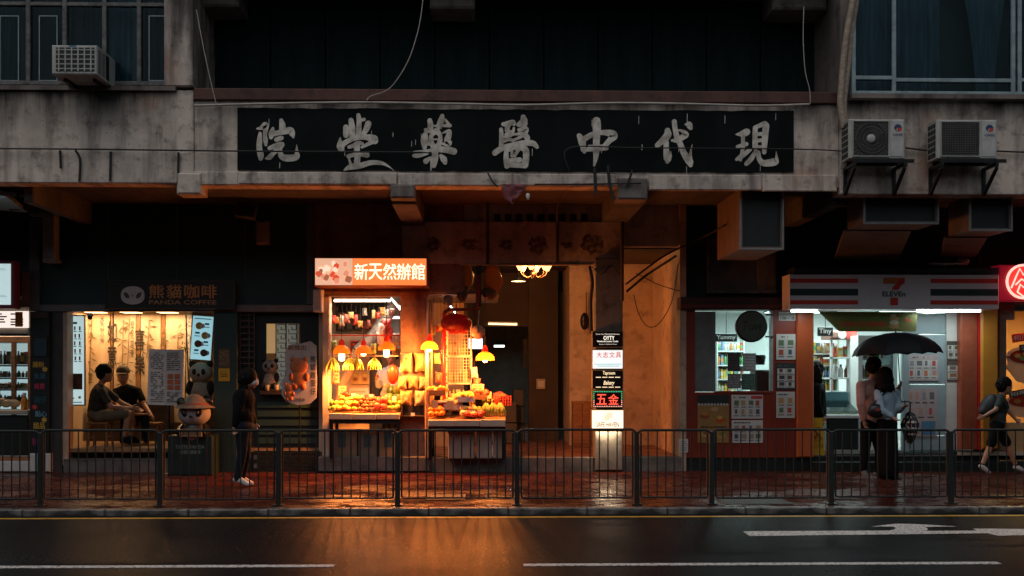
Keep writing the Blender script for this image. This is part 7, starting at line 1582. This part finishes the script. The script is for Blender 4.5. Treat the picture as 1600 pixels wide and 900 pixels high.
# table and stools for the seated men
sz = ZF(651, 18.15)
c = P(213, 646, 18.35); k = thing('cafe_table', 'small round wooden table between the two seated men', 'table', (c.x, 18.35, FLZ)); zt_ = c.z
MB().lathe([(.001, zt_-.03), (.2, zt_-.03), (.21, zt_-.015), (.21, zt_), (.001, zt_)], (c.x, 18.35, 0), 24).build('table_top', WOODW, k)
for i in range(3): a = i*2.094+.5; MB().tube([(c.x+.05*math.cos(a), 18.35+.05*math.sin(a), zt_-.03), (c.x+.17*math.cos(a), 18.35+.17*math.sin(a), FLZ)], .018, 7).build('leg', WOODW, k)
for (x, y, Y, lab) in ((157, 659, 18.05, 'wooden stool under the man in shorts'), (208, 664, 18.85, 'wooden stool under the man in the cap'), (236, 660, 18.5, 'spare red-brown stool beside the menu stand')):
    c = P(x, y, Y); k = thing('wooden_stool', lab, 'stool', (c.x, Y, FLZ), 'stools in the coffee shop'); MB().box(c.x-.17, c.x+.17, Y-.15, Y+.15, c.z-.035, c.z, 0, .01).build('seat', WOODW, k)
    for sx in (-1, 1):
        for sy in (-1, 1): MB().tube([(c.x+sx*.13, Y+sy*.11, c.z-.03), (c.x+sx*.15, Y+sy*.13, FLZ)], .017, 7).build('leg', WOODW, k)
        MB().tube([(c.x+sx*.14, Y-.12, FLZ+.15), (c.x+sx*.14, Y+.12, FLZ+.15)], .012, 6).build('stretcher', WOODW, k)
c = P(213, 640, 18.3); MB().lathe([(.001, 0), (.03, 0), (.035, .1), (.03, .1), (.025, .01)], (c.x, 18.3, zt_ if False else P(213, 646, 18.35).z+.001), 12).build('drinking_glass', glass('tumbler_glass', (.9, .85, .75), .3), None, 'glass of drink on the small round table', 'glass')
q = R(128, 640, 146, 700, 18.6); 
MB().box(P(118, 650, 18.7).x, P(250, 650, 18.7).x, 19.3, 19.55, FLZ, ZF(628, 19.3)).build('bench', WOODD, cafe)
# ================================================================ people
import numpy as np
SKIN = mat('skin', (.42, .23, .15), .5, col2=(.37, .19, .12), scale=14)
HAIR = mat('black_hair', (.008, .007, .006), .7, spec=.15, col2=(.004, .003, .003), scale=30, stretch=(6, 6, 1))
def prim_mesh(prims):
    mb = MB()
    for p in prims:
        if p[0] == 'cap':
            _, a, b_, r0, r1, _t = p; a, b_ = Vector(a), Vector(b_); d = b_-a; n = 5; pts = []; rs = []
            d = d.normalized() if d.length > 1e-6 else Vector((0, 0, 1))
            for th in (-85, -55, -25, 0): pts.append(a+d*r0*math.sin(math.radians(th))); rs.append(max(r0*math.cos(math.radians(th)), .0008))
            for th in (0, 25, 55, 85): pts.append(b_+d*r1*math.sin(math.radians(th))); rs.append(max(r1*math.cos(math.radians(th)), .0008))
            mb.tube(pts, rs, 12)
        else:
            _, c, r, rot, _t = p; mb.ell(c, r, 16, 10, 0, rot)
    return mb
def remesh(prims, name, mats, order, parent, voxel=.0095, smooth=4, noise=0):
    """Fuse the volumes into ONE closed skin, smooth it, and give every face the material of the nearest volume."""
    mb = prim_mesh(prims); o = mb.build(name+'_source', mats)
    m1 = o.modifiers.new('r', 'REMESH'); m1.mode = 'VOXEL'; m1.voxel_size = voxel; m1.use_smooth_shade = True
    m2 = o.modifiers.new('s', 'SMOOTH'); m2.factor = .5; m2.iterations = smooth
    me = bpy.data.meshes.new_from_object(o.evaluated_get(bpy.context.evaluated_depsgraph_get())); c = Vector(o.location)
    bpy.data.objects.remove(o)
    n = len(me.polygons); ctr = np.empty(n*3); me.polygons.foreach_get('center', ctr); ctr = ctr.reshape(-1, 3)+np.array(c)
    best = np.full(n, 1e9); idx = np.zeros(n, int)
    for p in prims:
        if p[0] == 'cap':
            a, b_ = np.array(p[1]), np.array(p[2]); d = b_-a; L2 = max(d @ d, 1e-9); t_ = np.clip(((ctr-a) @ d)/L2, 0, 1)
            dist = np.linalg.norm(ctr-a-t_[:, None]*d, axis=1)-(p[3]+(p[4]-p[3])*t_)
        else:
            R_ = np.array(p[3]) if p[3] is not None else np.eye(3); q = (ctr-np.array(p[1])) @ R_; r = np.array(p[2]); k0 = np.linalg.norm(q/r, axis=1); k1 = np.linalg.norm(q/(r*r), axis=1); dist = k0*(k0-1)/np.maximum(k1, 1e-9)
        m_ = dist < best; best[m_] = dist[m_]; idx[m_] = order.index(p[-1])
    me.materials.clear()
    for t_ in order: me.materials.append(mats[order.index(t_)])
    me.polygons.foreach_set('material_index', idx.tolist()); me.polygons.foreach_set('use_smooth', [True]*n); me.update(); me.name = name
    return put(name, me, c, parent)
def person(label, Y, J, face, m, s=1.0, shorts=False, sleeve='long', hair='short', curl=.5, female=False, ground=None, mask=None, skirt=None, tw=1.1, hs=1.1):
    """J: joint -> (px, py, dy) read off the photograph on the plane Y+dy; one continuous body, hair and clothes detail as children."""
    j = {k: P(v[0], v[1], Y+v[2]) for k, v in J.items()}
    f = Vector((face[0], face[1], 0)).normalized(); up = Vector((0, 0, 1)); side = f.cross(up)          # side = person's right
    base = ground if ground is not None else min(j[k].z for k in j)
    t = thing('person', label, 'person', (j['pelvis'].x, j['pelvis'].y, base)); pr_ = []
    cap = lambda a, b_, r0, r1, tg: pr_.append(('cap', tuple(a), tuple(b_), r0*s, r1*s, tg))
    def ell(c, r, tg, rot=None): pr_.append(('ell', tuple(c), tuple(x*s for x in r), rot, tg))
    b = f; bl = Vector((j['ls'].x-j['rs'].x, j['ls'].y-j['rs'].y, 0)); bl = bl.normalized() if bl.length > .05 else side
    rot_t = Matrix((bl, Vector((-bl.y, bl.x, 0)), up)).transposed(); rot_h = Matrix((side, f, up)).transposed()
    pel, ch, nk, hd = j['pelvis'], j['chest'], j['neck'], j['head']
    # torso
    ell(pel, (.155*tw, .115*tw, .12), 'bottom', rot_t); w = (ch+pel)/2
    cap(pel+up*.05*s, ch, (.118 if not female else .11)*tw, (.13 if not female else .115)*tw, 'top'); ell(ch, ((.175 if not female else .15)*tw, .115*tw, .17), 'top', rot_t); ell(w-up*.02, (.15*tw, .11*tw, .16), 'top', rot_t)
    for a in ('ls', 'rs'): cap(ch+up*.1*s, j[a], .09, .062, 'top')
    cap(ch+up*.12*s, nk, .07, .05, 'top'); cap(nk, hd-up*.04*s, .052, .05, 'skin')
    # head with face
    s_body = s; s = s*hs
    ell(hd, (.08, .098, .118), 'skin', rot_h); ell(hd+f*.034*s-up*.062*s, (.056, .062, .058), 'skin', rot_h)
    ell(hd+f*.098*s-up*.012*s, (.012, .02, .022), 'skin', rot_h)
    for sg in (-1, 1): ell(hd+side*sg*.074*s-up*.005, (.01, .02, .03), 'skin', rot_h)
    s_head, s = s, s_body
    # arms and hands
    for S in 'lr':
        sh, el, wr = j[S+'s'], j[S+'e'], j[S+'w']; tg = 'top' if sleeve == 'long' else 'skin'
        if sleeve == 'short':
            mid = sh+(el-sh)*.62; cap(sh, mid, .06, .058, 'top'); cap(sh+(el-sh)*.5, el, .043, .039, 'skin'); cap(el, wr, .04, .027, 'skin')
        else: cap(sh, el, .064*tw, .056*tw, 'top'); cap(el, el+(wr-el)*.9, .055*tw, .042*tw, 'top'); cap(el+(wr-el)*.7, wr, .03, .026, 'skin')
        d = (wr-el).normalized(); n = d.cross(f if abs(d.dot(f)) < .8 else up).normalized(); pl = wr+d*.05*s; u = d.cross(n)
        ell(pl, (.022, .04, .048), 'skin', Matrix((n, u, d)).transposed())
        for q, (off, L_) in enumerate(((-.03, .062), (-.01, .075), (.01, .07), (.029, .056))):
            k0 = wr+d*.085*s+u*off*s; k1 = k0+(d*(1-curl*.4)+n*curl*.5)*L_*.5*s; k2 = k1+(d*(1-curl*1.3)+n*curl*1.2)*L_*.5*s; cap(k0, k1, .0095, .009, 'skin'); cap(k1, k2, .009, .0075, 'skin')
        k0 = wr+d*.03*s-u*.032*s; k1 = k0-u*.028*s+d*.025*s; cap(k0, k1, .012, .0105, 'skin'); cap(k1, k1+d*.028*s+n*.01*s, .0105, .009, 'skin')
    # legs and shoes
    for S in 'lr':
        hp, kn, an, to = j[S+'h'], j[S+'k'], j[S+'a'], j[S+'t']
        if shorts: cap(hp, kn+(hp-kn)*.12, .095, .085, 'bottom'); cap(kn+(hp-kn)*.2, kn, .06, .052, 'skin'); cap(kn, kn+(an-kn)*.4, .05, .052, 'skin'); cap(kn+(an-kn)*.4, an, .052, .034, 'skin'); cap(an+(kn-an)*.16, an, .037, .038, 'sock')
        else: cap(hp, kn, .095, .065, 'bottom'); cap(kn, kn+(an-kn)*.45, .065, .06, 'bottom'); cap(kn+(an-kn)*.45, an, .06, .05, 'bottom')
        d = (to-an); d = d.normalized(); hl = an-d*.035*s-up*.0; low = to
        cap(an-up*.01*s, an+(to-an)*.5, .045, .042, 'shoe'); cap(an+(to-an)*.4, to-(to-an)*.06, .043, .034, 'shoe'); cap(hl+(to-an).normalized()*.0-up*.03*s, an+(to-an)*.45-up*.012*s, .036, .036, 'shoe')
    if skirt:
        for a, b_, r0, r1 in skirt: cap(P(a[0], a[1], Y), P(b_[0], b_[1], Y), r0, r1, 'bottom')
    order = ['skin', 'top', 'bottom', 'shoe', 'sock']
    remesh(pr_, 'body', [m.get(k, SKIN) for k in order], order, t)
    s = s_head
    # face details
    for sg in (-1, 1): MB().ell(hd+f*.088*s+side*sg*.031*s+up*.012*s, (.011*s, .011*s, .007*s), 8, 6).build('eye', BLKM, t)
    if mask: remesh([('ell', tuple(hd+f*.05*s-up*.048*s), (.062*s, .068*s, .05*s), rot_h, 'm'), ('ell', tuple(hd+f*.1*s-up*.025*s), (.02*s, .02*s, .025*s), rot_h, 'm')], 'face_mask', [mask], ['m'], t, .008, 2)
    else: MB().ell(hd+f*.088*s-up*.062*s, (.022*s, .012*s, .006*s), 8, 6, 0).build('lips', mat('lip', (.3, .1, .08), .5), t)
    H = [('ell', tuple(hd+up*.022*s-f*.012*s), (.098*s, .112*s, .122*s), rot_h, 'h'), ('ell', tuple(hd-f*.04*s+up*.0*s), (.096*s, .09*s, .115*s), rot_h, 'h')]
    if hair == 'short': H = [('ell', tuple(hd+up*.045*s-f*.012*s), (.094*s, .112*s, .1*s), rot_h, 'h'), ('ell', tuple(hd-f*.042*s+up*.01*s), (.09*s, .082*s, .1*s), rot_h, 'h')]
    if hair == 'bob': H += [('cap', tuple(hd-f*.04*s+side*sg*.05*s), tuple(hd-f*.035*s+side*sg*.075*s-up*.15*s), .066*s, .058*s, 'h') for sg in (-1, 1)]+[('cap', tuple(hd-f*.06*s), tuple(hd-f*.08*s-up*.15*s), .085*s, .075*s, 'h')]
    if hair == 'long': H += [('cap', tuple(hd-f*.04*s), tuple(hd-f*.07*s-up*.2*s), .075*s, .06*s, 'h')]
    if hair != 'none':
        rq = random.Random(int(hd.x*1000)); base_h = list(H)
        for p_ in base_h:                # loose locks break the outline
            for _ in range(34 if p_[0] == 'ell' else 16):
                if p_[0] == 'ell':
                    a, e_ = rq.uniform(0, 6.28), rq.uniform(-.3, 1.5); v = rot_h @ Vector((p_[2][0]*math.cos(a)*math.cos(e_), p_[2][1]*math.sin(a)*math.cos(e_), p_[2][2]*math.sin(e_)))
                    if v.dot(f) > .06*s and e_ < .5: continue
                    o_ = Vector(p_[1])+v*.96; dn = (v.normalized()*.25-up*(1-abs(math.sin(e_))*.7)+side*rq.uniform(-.3, .3)-f*.15).normalized()*rq.uniform(.03, .06)*s
                else:
                    t_ = rq.random(); a = rq.uniform(0, 6.28); o_ = Vector(p_[1]).lerp(Vector(p_[2]), t_)+(side*math.cos(a)+f*math.sin(a))*p_[3]*.95; dn = (-up+side*rq.uniform(-.2, .2)).normalized()*rq.uniform(.05, .09)*s
                H.append(('cap', tuple(o_), tuple(o_+dn), .011*s, .005*s, 'h'))
        remesh(H, 'hair', [HAIR], ['h'], t, .0075, 1)
    return t, j
DBLK = mat('black_cloth', (.007, .008, .01), .9, col2=(.004, .005, .006), scale=9, bump=.7, bscale=12, spec=.15); JEAN = mat('dark_denim', (.014, .019, .027), .9, col2=(.008, .011, .017), scale=12, bump=.6, bscale=20, spec=.2)
PNK = mat('pink_shirt_cloth', (.42, .23, .2), .8, col2=(.33, .17, .15), scale=6, bump=.9, bscale=9); LBL = mat('light_blue_denim', (.3, .42, .5), .8, col2=(.22, .32, .4), scale=6, bump=.9, bscale=9)
GRT = mat('dark_green_tee', (.03, .05, .045), .85, col2=(.02, .035, .03), scale=8, bump=.3, bscale=16); KHA = mat('olive_shorts', (.14, .115, .075), .85, col2=(.1, .08, .05), scale=8, bump=.3, bscale=18); SHW = mat('white_sneaker', (.62, .62, .6), .5); CHT = mat('charcoal_tee', (.03, .033, .03), .85, col2=(.02, .022, .02), scale=8, bump=.3, bscale=14); SLB = mat('pale_blue_shirt', (.36, .42, .48), .8, col2=(.3, .36, .42), scale=6)
sock = mat('dark_sock', (.03, .03, .03), .8)
def fit(top='', **k): return k
# walker in a black hoodie and mask
person('walker in black hoodie, pale face mask and white sneakers passing the lattice window', 15.1,
       dict(head=(389, 592, 0), neck=(384, 607, 0), chest=(381, 624, 0), pelvis=(380, 666, 0), ls=(385, 616, .12), rs=(378, 616, -.13), le=(390, 642, .16), re=(372, 642, -.17), lw=(396, 661, .12), rw=(368, 664, -.16),
            lh=(382, 672, .08), rh=(379, 672, -.08), lk=(385, 712, .08), rk=(378, 712, -.07), la=(377, 748, .08), ra=(371, 748, -.08), lt=(394, 756, .1), rt=(388, 757, -.09)), (1, .05),
       dict(top=DBLK, bottom=JEAN, shoe=SHW, sock=sock, skin=SKIN), 1.0, tw=1.3, hair='long', mask=mat('white_mask', (.6, .58, .55), .7), female=True)
# couple under the umbrella
t_man, jm = person('man in pinkish shirt seen from behind holding the open black umbrella', 16.15,
       dict(head=(1366, 574, 0), neck=(1364, 590, 0), chest=(1360, 612, 0), pelvis=(1361, 662, 0), ls=(1345, 602, -.08), rs=(1377, 602, .1), le=(1345, 632, -.2), re=(1391, 625, .2), lw=(1350, 656, -.2), rw=(1402, 608, .12),
            lh=(1355, 668, -.03), rh=(1367, 668, .06), lk=(1352, 706, 0), rk=(1374, 706, .05), la=(1348, 733, .02), ra=(1372, 739, .05), lt=(1355, 748, .0), rt=(1386, 746, .05)), (.75, .66),
       dict(top=PNK, bottom=DBLK, shoe=mat('grey_sneaker', (.25, .25, .24), .6), sock=sock, skin=SKIN), 1.02, hair='short')
t_wom, jw = person('woman in light blue denim shirt carrying a patterned folded umbrella', 15.95,
       dict(head=(1384, 589, 0), neck=(1384, 606, 0), chest=(1386, 624, 0), pelvis=(1386, 662, 0), ls=(1372, 615, -.05), rs=(1400, 615, .06), le=(1376, 640, -.2), re=(1404, 640, -.05), lw=(1393, 651, -.26), rw=(1410, 637, -.16),
            lh=(1381, 668, -.04), rh=(1391, 668, .05), lk=(1382, 706, -.04), rk=(1394, 706, .05), la=(1380, 740, -.04), ra=(1396, 741, .04), lt=(1389, 749, -.08), rt=(1408, 748, .04)), (.7, .7),
       dict(top=LBL, bottom=DBLK, shoe=mat('black_shoe', (.1, .1, .1), .5), sock=sock, skin=SKIN), .97, hair='bob', female=True, skirt=[((1386, 664), (1387, 735), .15, .165)])
BAGM = mat('black_leather', (.014, .016, .018), .4, col2=(.009, .01, .011))
c = P(1369, 642, 15.75); k = thing('shoulder_bag', 'black shoulder bag on the back of the woman in denim', 'bag', c); MB().ell(c, (.13, .06, .1), 14, 10, 0, None, .03).build('bag_body', BAGM, k); MB().tube([c+Vector((-.08, .02, .07)), P(1374, 622, 15.82), P(1390, 606, 15.84), P(1398, 616, 16.0)], .012, 6).build('strap', BAGM, k); MB().box(c.x-.03, c.x+.03, c.y-.065, c.y-.055, c.z, c.z+.04).build('clasp', ink(.3, .04, .03), k)
def umbrella_open(cx, cy, Y, wpx, hpx, tilt, lab):
    c = P(cx, cy, Y); Rr = wpx/2*Y/F; Hh = hpx*Y/F; k = thing('open_umbrella', lab, 'umbrella', c); M_ = Matrix.Translation(c) @ Matrix.Rotation(tilt, 4, 'Y'); n = 8; CAN = mat('black_umbrella_nylon', (.006, .01, .013), .7, col2=(.004, .007, .009), scale=4, spec=.2)
    for i in range(n):
        a0 = 2*math.pi*i/n+.2; a1_ = a0+2*math.pi/n; vs = []; mm = 6; kk = 8
        for j_ in range(mm+1):
            t_ = j_/mm; r_ = Rr*math.sin(t_*1.45)/math.sin(1.45); z = Hh*(math.cos(t_*1.45)-math.cos(1.45))/(1-math.cos(1.45))
            for i_ in range(kk+1):
                u = i_/kk; a = a0+(a1_-a0)*u; cut = (1-4*u*(1-u)*.09*t_); sagz = -4*u*(1-u)*.035*t_*0+4*u*(1-u)*.03*t_*t_
                vs.append((r_*cut*math.cos(a), r_*cut*math.sin(a), z+sagz))
        MB(M_).add(vs, [(j_*(kk+1)+i_, j_*(kk+1)+i_+1, (j_+1)*(kk+1)+i_+1, (j_+1)*(kk+1)+i_) for j_ in range(mm) for i_ in range(kk)], 0, True).build('canopy_panel', CAN, k)
        MB(M_).tube([(0, 0, Hh-.02), (Rr*.55*math.cos(a0), Rr*.55*math.sin(a0), Hh*.72), (Rr*.985*math.cos(a0), Rr*.985*math.sin(a0), .0)], .004, 5).build('rib', BLKM, k)
    MB(M_).tube([(0, 0, Hh-.01), (0, 0, Hh+.06)], .008, 6).build('ferrule', BLKM, k); return k, c, M_, Hh
k, c, M_, Hh = umbrella_open(1401, 555, 15.95, 141, 36, math.radians(-2.5), 'large open black umbrella over the couple')
MB().tube([c+Vector((0, 0, Hh)), jm['rw']+Vector((.03, -.02, .12)), jm['rw']+Vector((.035, -.03, -.08))], .008, 6).build('shaft', BLKM, k); p = jm['rw']+Vector((.035, -.03, -.08)); MB().tube([p, p+Vector((0, 0, -.07)), p+Vector((.03, 0, -.11)), p+Vector((.07, 0, -.09))], .013, 7).build('handle', BLKM, k)
# folded patterned umbrella hooked over her hand
p = jw['rw']+Vector((.06, -.05, .02)); k = thing('folded_umbrella', 'folded black and white patterned umbrella hanging from her hand', 'umbrella', p+Vector((0, 0, -.6))); PAT = mat('spotted_nylon', (.55, .55, .52), .5, col2=(.012, .013, .014), scale=14, detail=1, lo=.56, hi=.6)
MB().tube([p+Vector((-.05, 0, .0)), p+Vector((-.04, 0, .06)), p+Vector((0, 0, .08)), p+Vector((.035, 0, .05)), p+Vector((.03, 0, -.08))], .011, 7).build('hook_handle', BLKM, k)
for i in range(9):
    a = i*.698; d = Vector((math.cos(a), math.sin(a)*.7, 0)); o = p+Vector((.03, 0, -.06))
    s2 = Vector((-d.y, d.x, 0)); MB().add([o, o+d*.07+s2*.035+Vector((0, 0, -.05)), o+d*.14+s2*.03+Vector((0, 0, -.2)), o+d*.075+s2*.02+Vector((0, 0, -.42)), o+Vector((0, 0, -.5)), o+d*.06-s2*.03+Vector((0, 0, -.4)), o+d*.1-s2*.03+Vector((0, 0, -.2)), o+d*.05-s2*.035+Vector((0, 0, -.06))], [(0, 1, 2, 7), (7, 2, 6), (6, 2, 3, 5), (5, 3, 4)], 0, True).build('folded_panel', PAT, k)
MB().tube([p+Vector((.03, 0, -.5)), p+Vector((.03, 0, -.6))], .007, 6).build('tip', BLKM, k)
# boy with a backpack
t_boy, jb = person('boy in dark tee and black shorts striding with a backpack', 16.8,
       dict(head=(1570, 604, 0), neck=(1565, 617, 0), chest=(1562, 632, 0), pelvis=(1558, 664, 0), ls=(1566, 625, .12), rs=(1563, 625, -.13), le=(1575, 642, .16), re=(1556, 640, -.2), lw=(1587, 655, .14), rw=(1538, 650, -.2),
            lh=(1559, 668, .07), rh=(1557, 668, -.07), lk=(1574, 694, .07), rk=(1548, 696, -.07), la=(1588, 729, .08), ra=(1534, 728, -.08), lt=(1601, 737, .08), rt=(1546, 739, -.08)), (1, .08),
       dict(top=GRT, bottom=DBLK, shoe=SHW, sock=sock, skin=SKIN), .88, shorts=True, sleeve='short', hair='short', hs=1.22)
c = P(1545, 634, 16.8); k = thing('backpack', 'dark blue-black backpack on the striding boy', 'backpack', c); BPK = mat('navy_nylon', (.014, .02, .028), .6, col2=(.009, .013, .02)); Mx = Matrix.Rotation(math.radians(28), 3, 'Y')
remesh([('ell', tuple(c), (.12, .14, .2), Mx, 'b'), ('ell', tuple(c+Vector((-.07, 0, -.06))), (.08, .11, .1), Mx, 'b')], 'pack_body', [BPK], ['b'], k, .012, 3); MB().tube([c+Vector((.08, -.1, .14)), P(1565, 622, 16.62), P(1573, 638, 16.64), c+Vector((.1, -.12, -.1))], .014, 6).build('strap', BPK, k)
# two men seated in the coffee shop
person('man in dark tee and olive shorts seated with his back to the menu', 18.05,
       dict(head=(164, 584, 0), neck=(158, 600, 0), chest=(155, 618, 0), pelvis=(150, 648, 0), ls=(166, 611, .17), rs=(158, 612, -.19), le=(190, 630, .2), re=(174, 636, -.2), lw=(212, 639, .2), rw=(204, 638, -.05),
            lh=(155, 650, .09), rh=(154, 651, -.09), lk=(205, 643, .1), rk=(202, 646, -.12), la=(204, 684, .12), ra=(193, 686, -.1), lt=(216, 690, .12), rt=(206, 691, -.12)), (.85, .5),
       dict(top=CHT, bottom=KHA, shoe=DBLK, sock=sock, skin=SKIN), 1.05, shorts=True, sleeve='short', hair='short')
t_cap, jc = person('man in black tee and cap seated facing the street', 18.75,
       dict(head=(192, 587, 0), neck=(194, 602, .02), chest=(198, 618, .03), pelvis=(204, 653, .05), ls=(216, 611, 0), rs=(181, 612, 0), le=(226, 633, -.12), re=(184, 634, -.2), lw=(236, 648, -.3), rw=(200, 641, -.42),
            lh=(212, 656, 0), rh=(198, 656, 0), lk=(227, 652, -.42), rk=(194, 654, -.42), la=(227, 684, -.42), ra=(192, 685, -.4), lt=(229, 689, -.58), rt=(190, 690, -.55)), (.1, -1),
       dict(top=DBLK, bottom=JEAN, shoe=DBLK, sock=sock, skin=SKIN), 1.04, sleeve='short', hair='none')
h = jc['head']; k = thing('baseball_cap', 'dull green cap on the man facing the street', 'cap', h+Vector((0, 0, .05))); CAPM = mat('olive_cap', (.07, .06, .04), .8)
MB().lathe([(.112, 0), (.113, .04), (.098, .085), (.055, .118), (.001, .128)], h+Vector((0, .008, .045)), 18).build('crown', CAPM, k); MB().add([(h.x+.108*math.sin(a), h.y-.108*math.cos(a)+.005-r_, h.z+.055-r_*.3) for r_ in (0, .07) for a in (-1.1, -.6, 0, .6, 1.1)], [(i, i+1, i+6, i+5) for i in range(4)], 0, True).build('peak', CAPM, k)
# seller and the customer inside the store
person('fruit seller in pale blue shirt behind the watermelons', 18.25,
       dict(head=(611, 556, 0), neck=(611, 571, 0), chest=(609, 590, 0), pelvis=(610, 640, 0), ls=(623, 580, -.02), rs=(595, 582, -.02), le=(627, 606, -.08), re=(592, 602, -.1), lw=(610, 604, -.25), rw=(590, 592, -.2),
            lh=(615, 646, 0), rh=(604, 646, 0), lk=(616, 676, 0), rk=(604, 676, 0), la=(616, 698, 0), ra=(604, 698, 0), lt=(618, 703, -.1), rt=(603, 703, -.1)), (-.4, -1),
       dict(top=SLB, bottom=DBLK, shoe=DBLK, sock=sock, skin=SKIN), 1.0, hair='short', ground=FZ)
person('person in dark clothes standing just inside the store doorway', 17.72,
       dict(head=(1277, 578, 0), neck=(1276, 593, 0), chest=(1276, 612, 0), pelvis=(1276, 656, 0), ls=(1283, 604, .14), rs=(1276, 604, -.14), le=(1285, 630, .16), re=(1277, 632, -.16), lw=(1288, 650, .1), rw=(1284, 650, -.14),
            lh=(1278, 661, .08), rh=(1276, 661, -.08), lk=(1278, 690, .08), rk=(1277, 690, -.08), la=(1277, 706, .08), ra=(1276, 706, -.08), lt=(1284, 711, .08), rt=(1283, 711, -.08)), (1, .3),
       dict(top=DBLK, bottom=DBLK, shoe=DBLK, sock=sock, skin=SKIN), .98, hair='bob', ground=SZ)
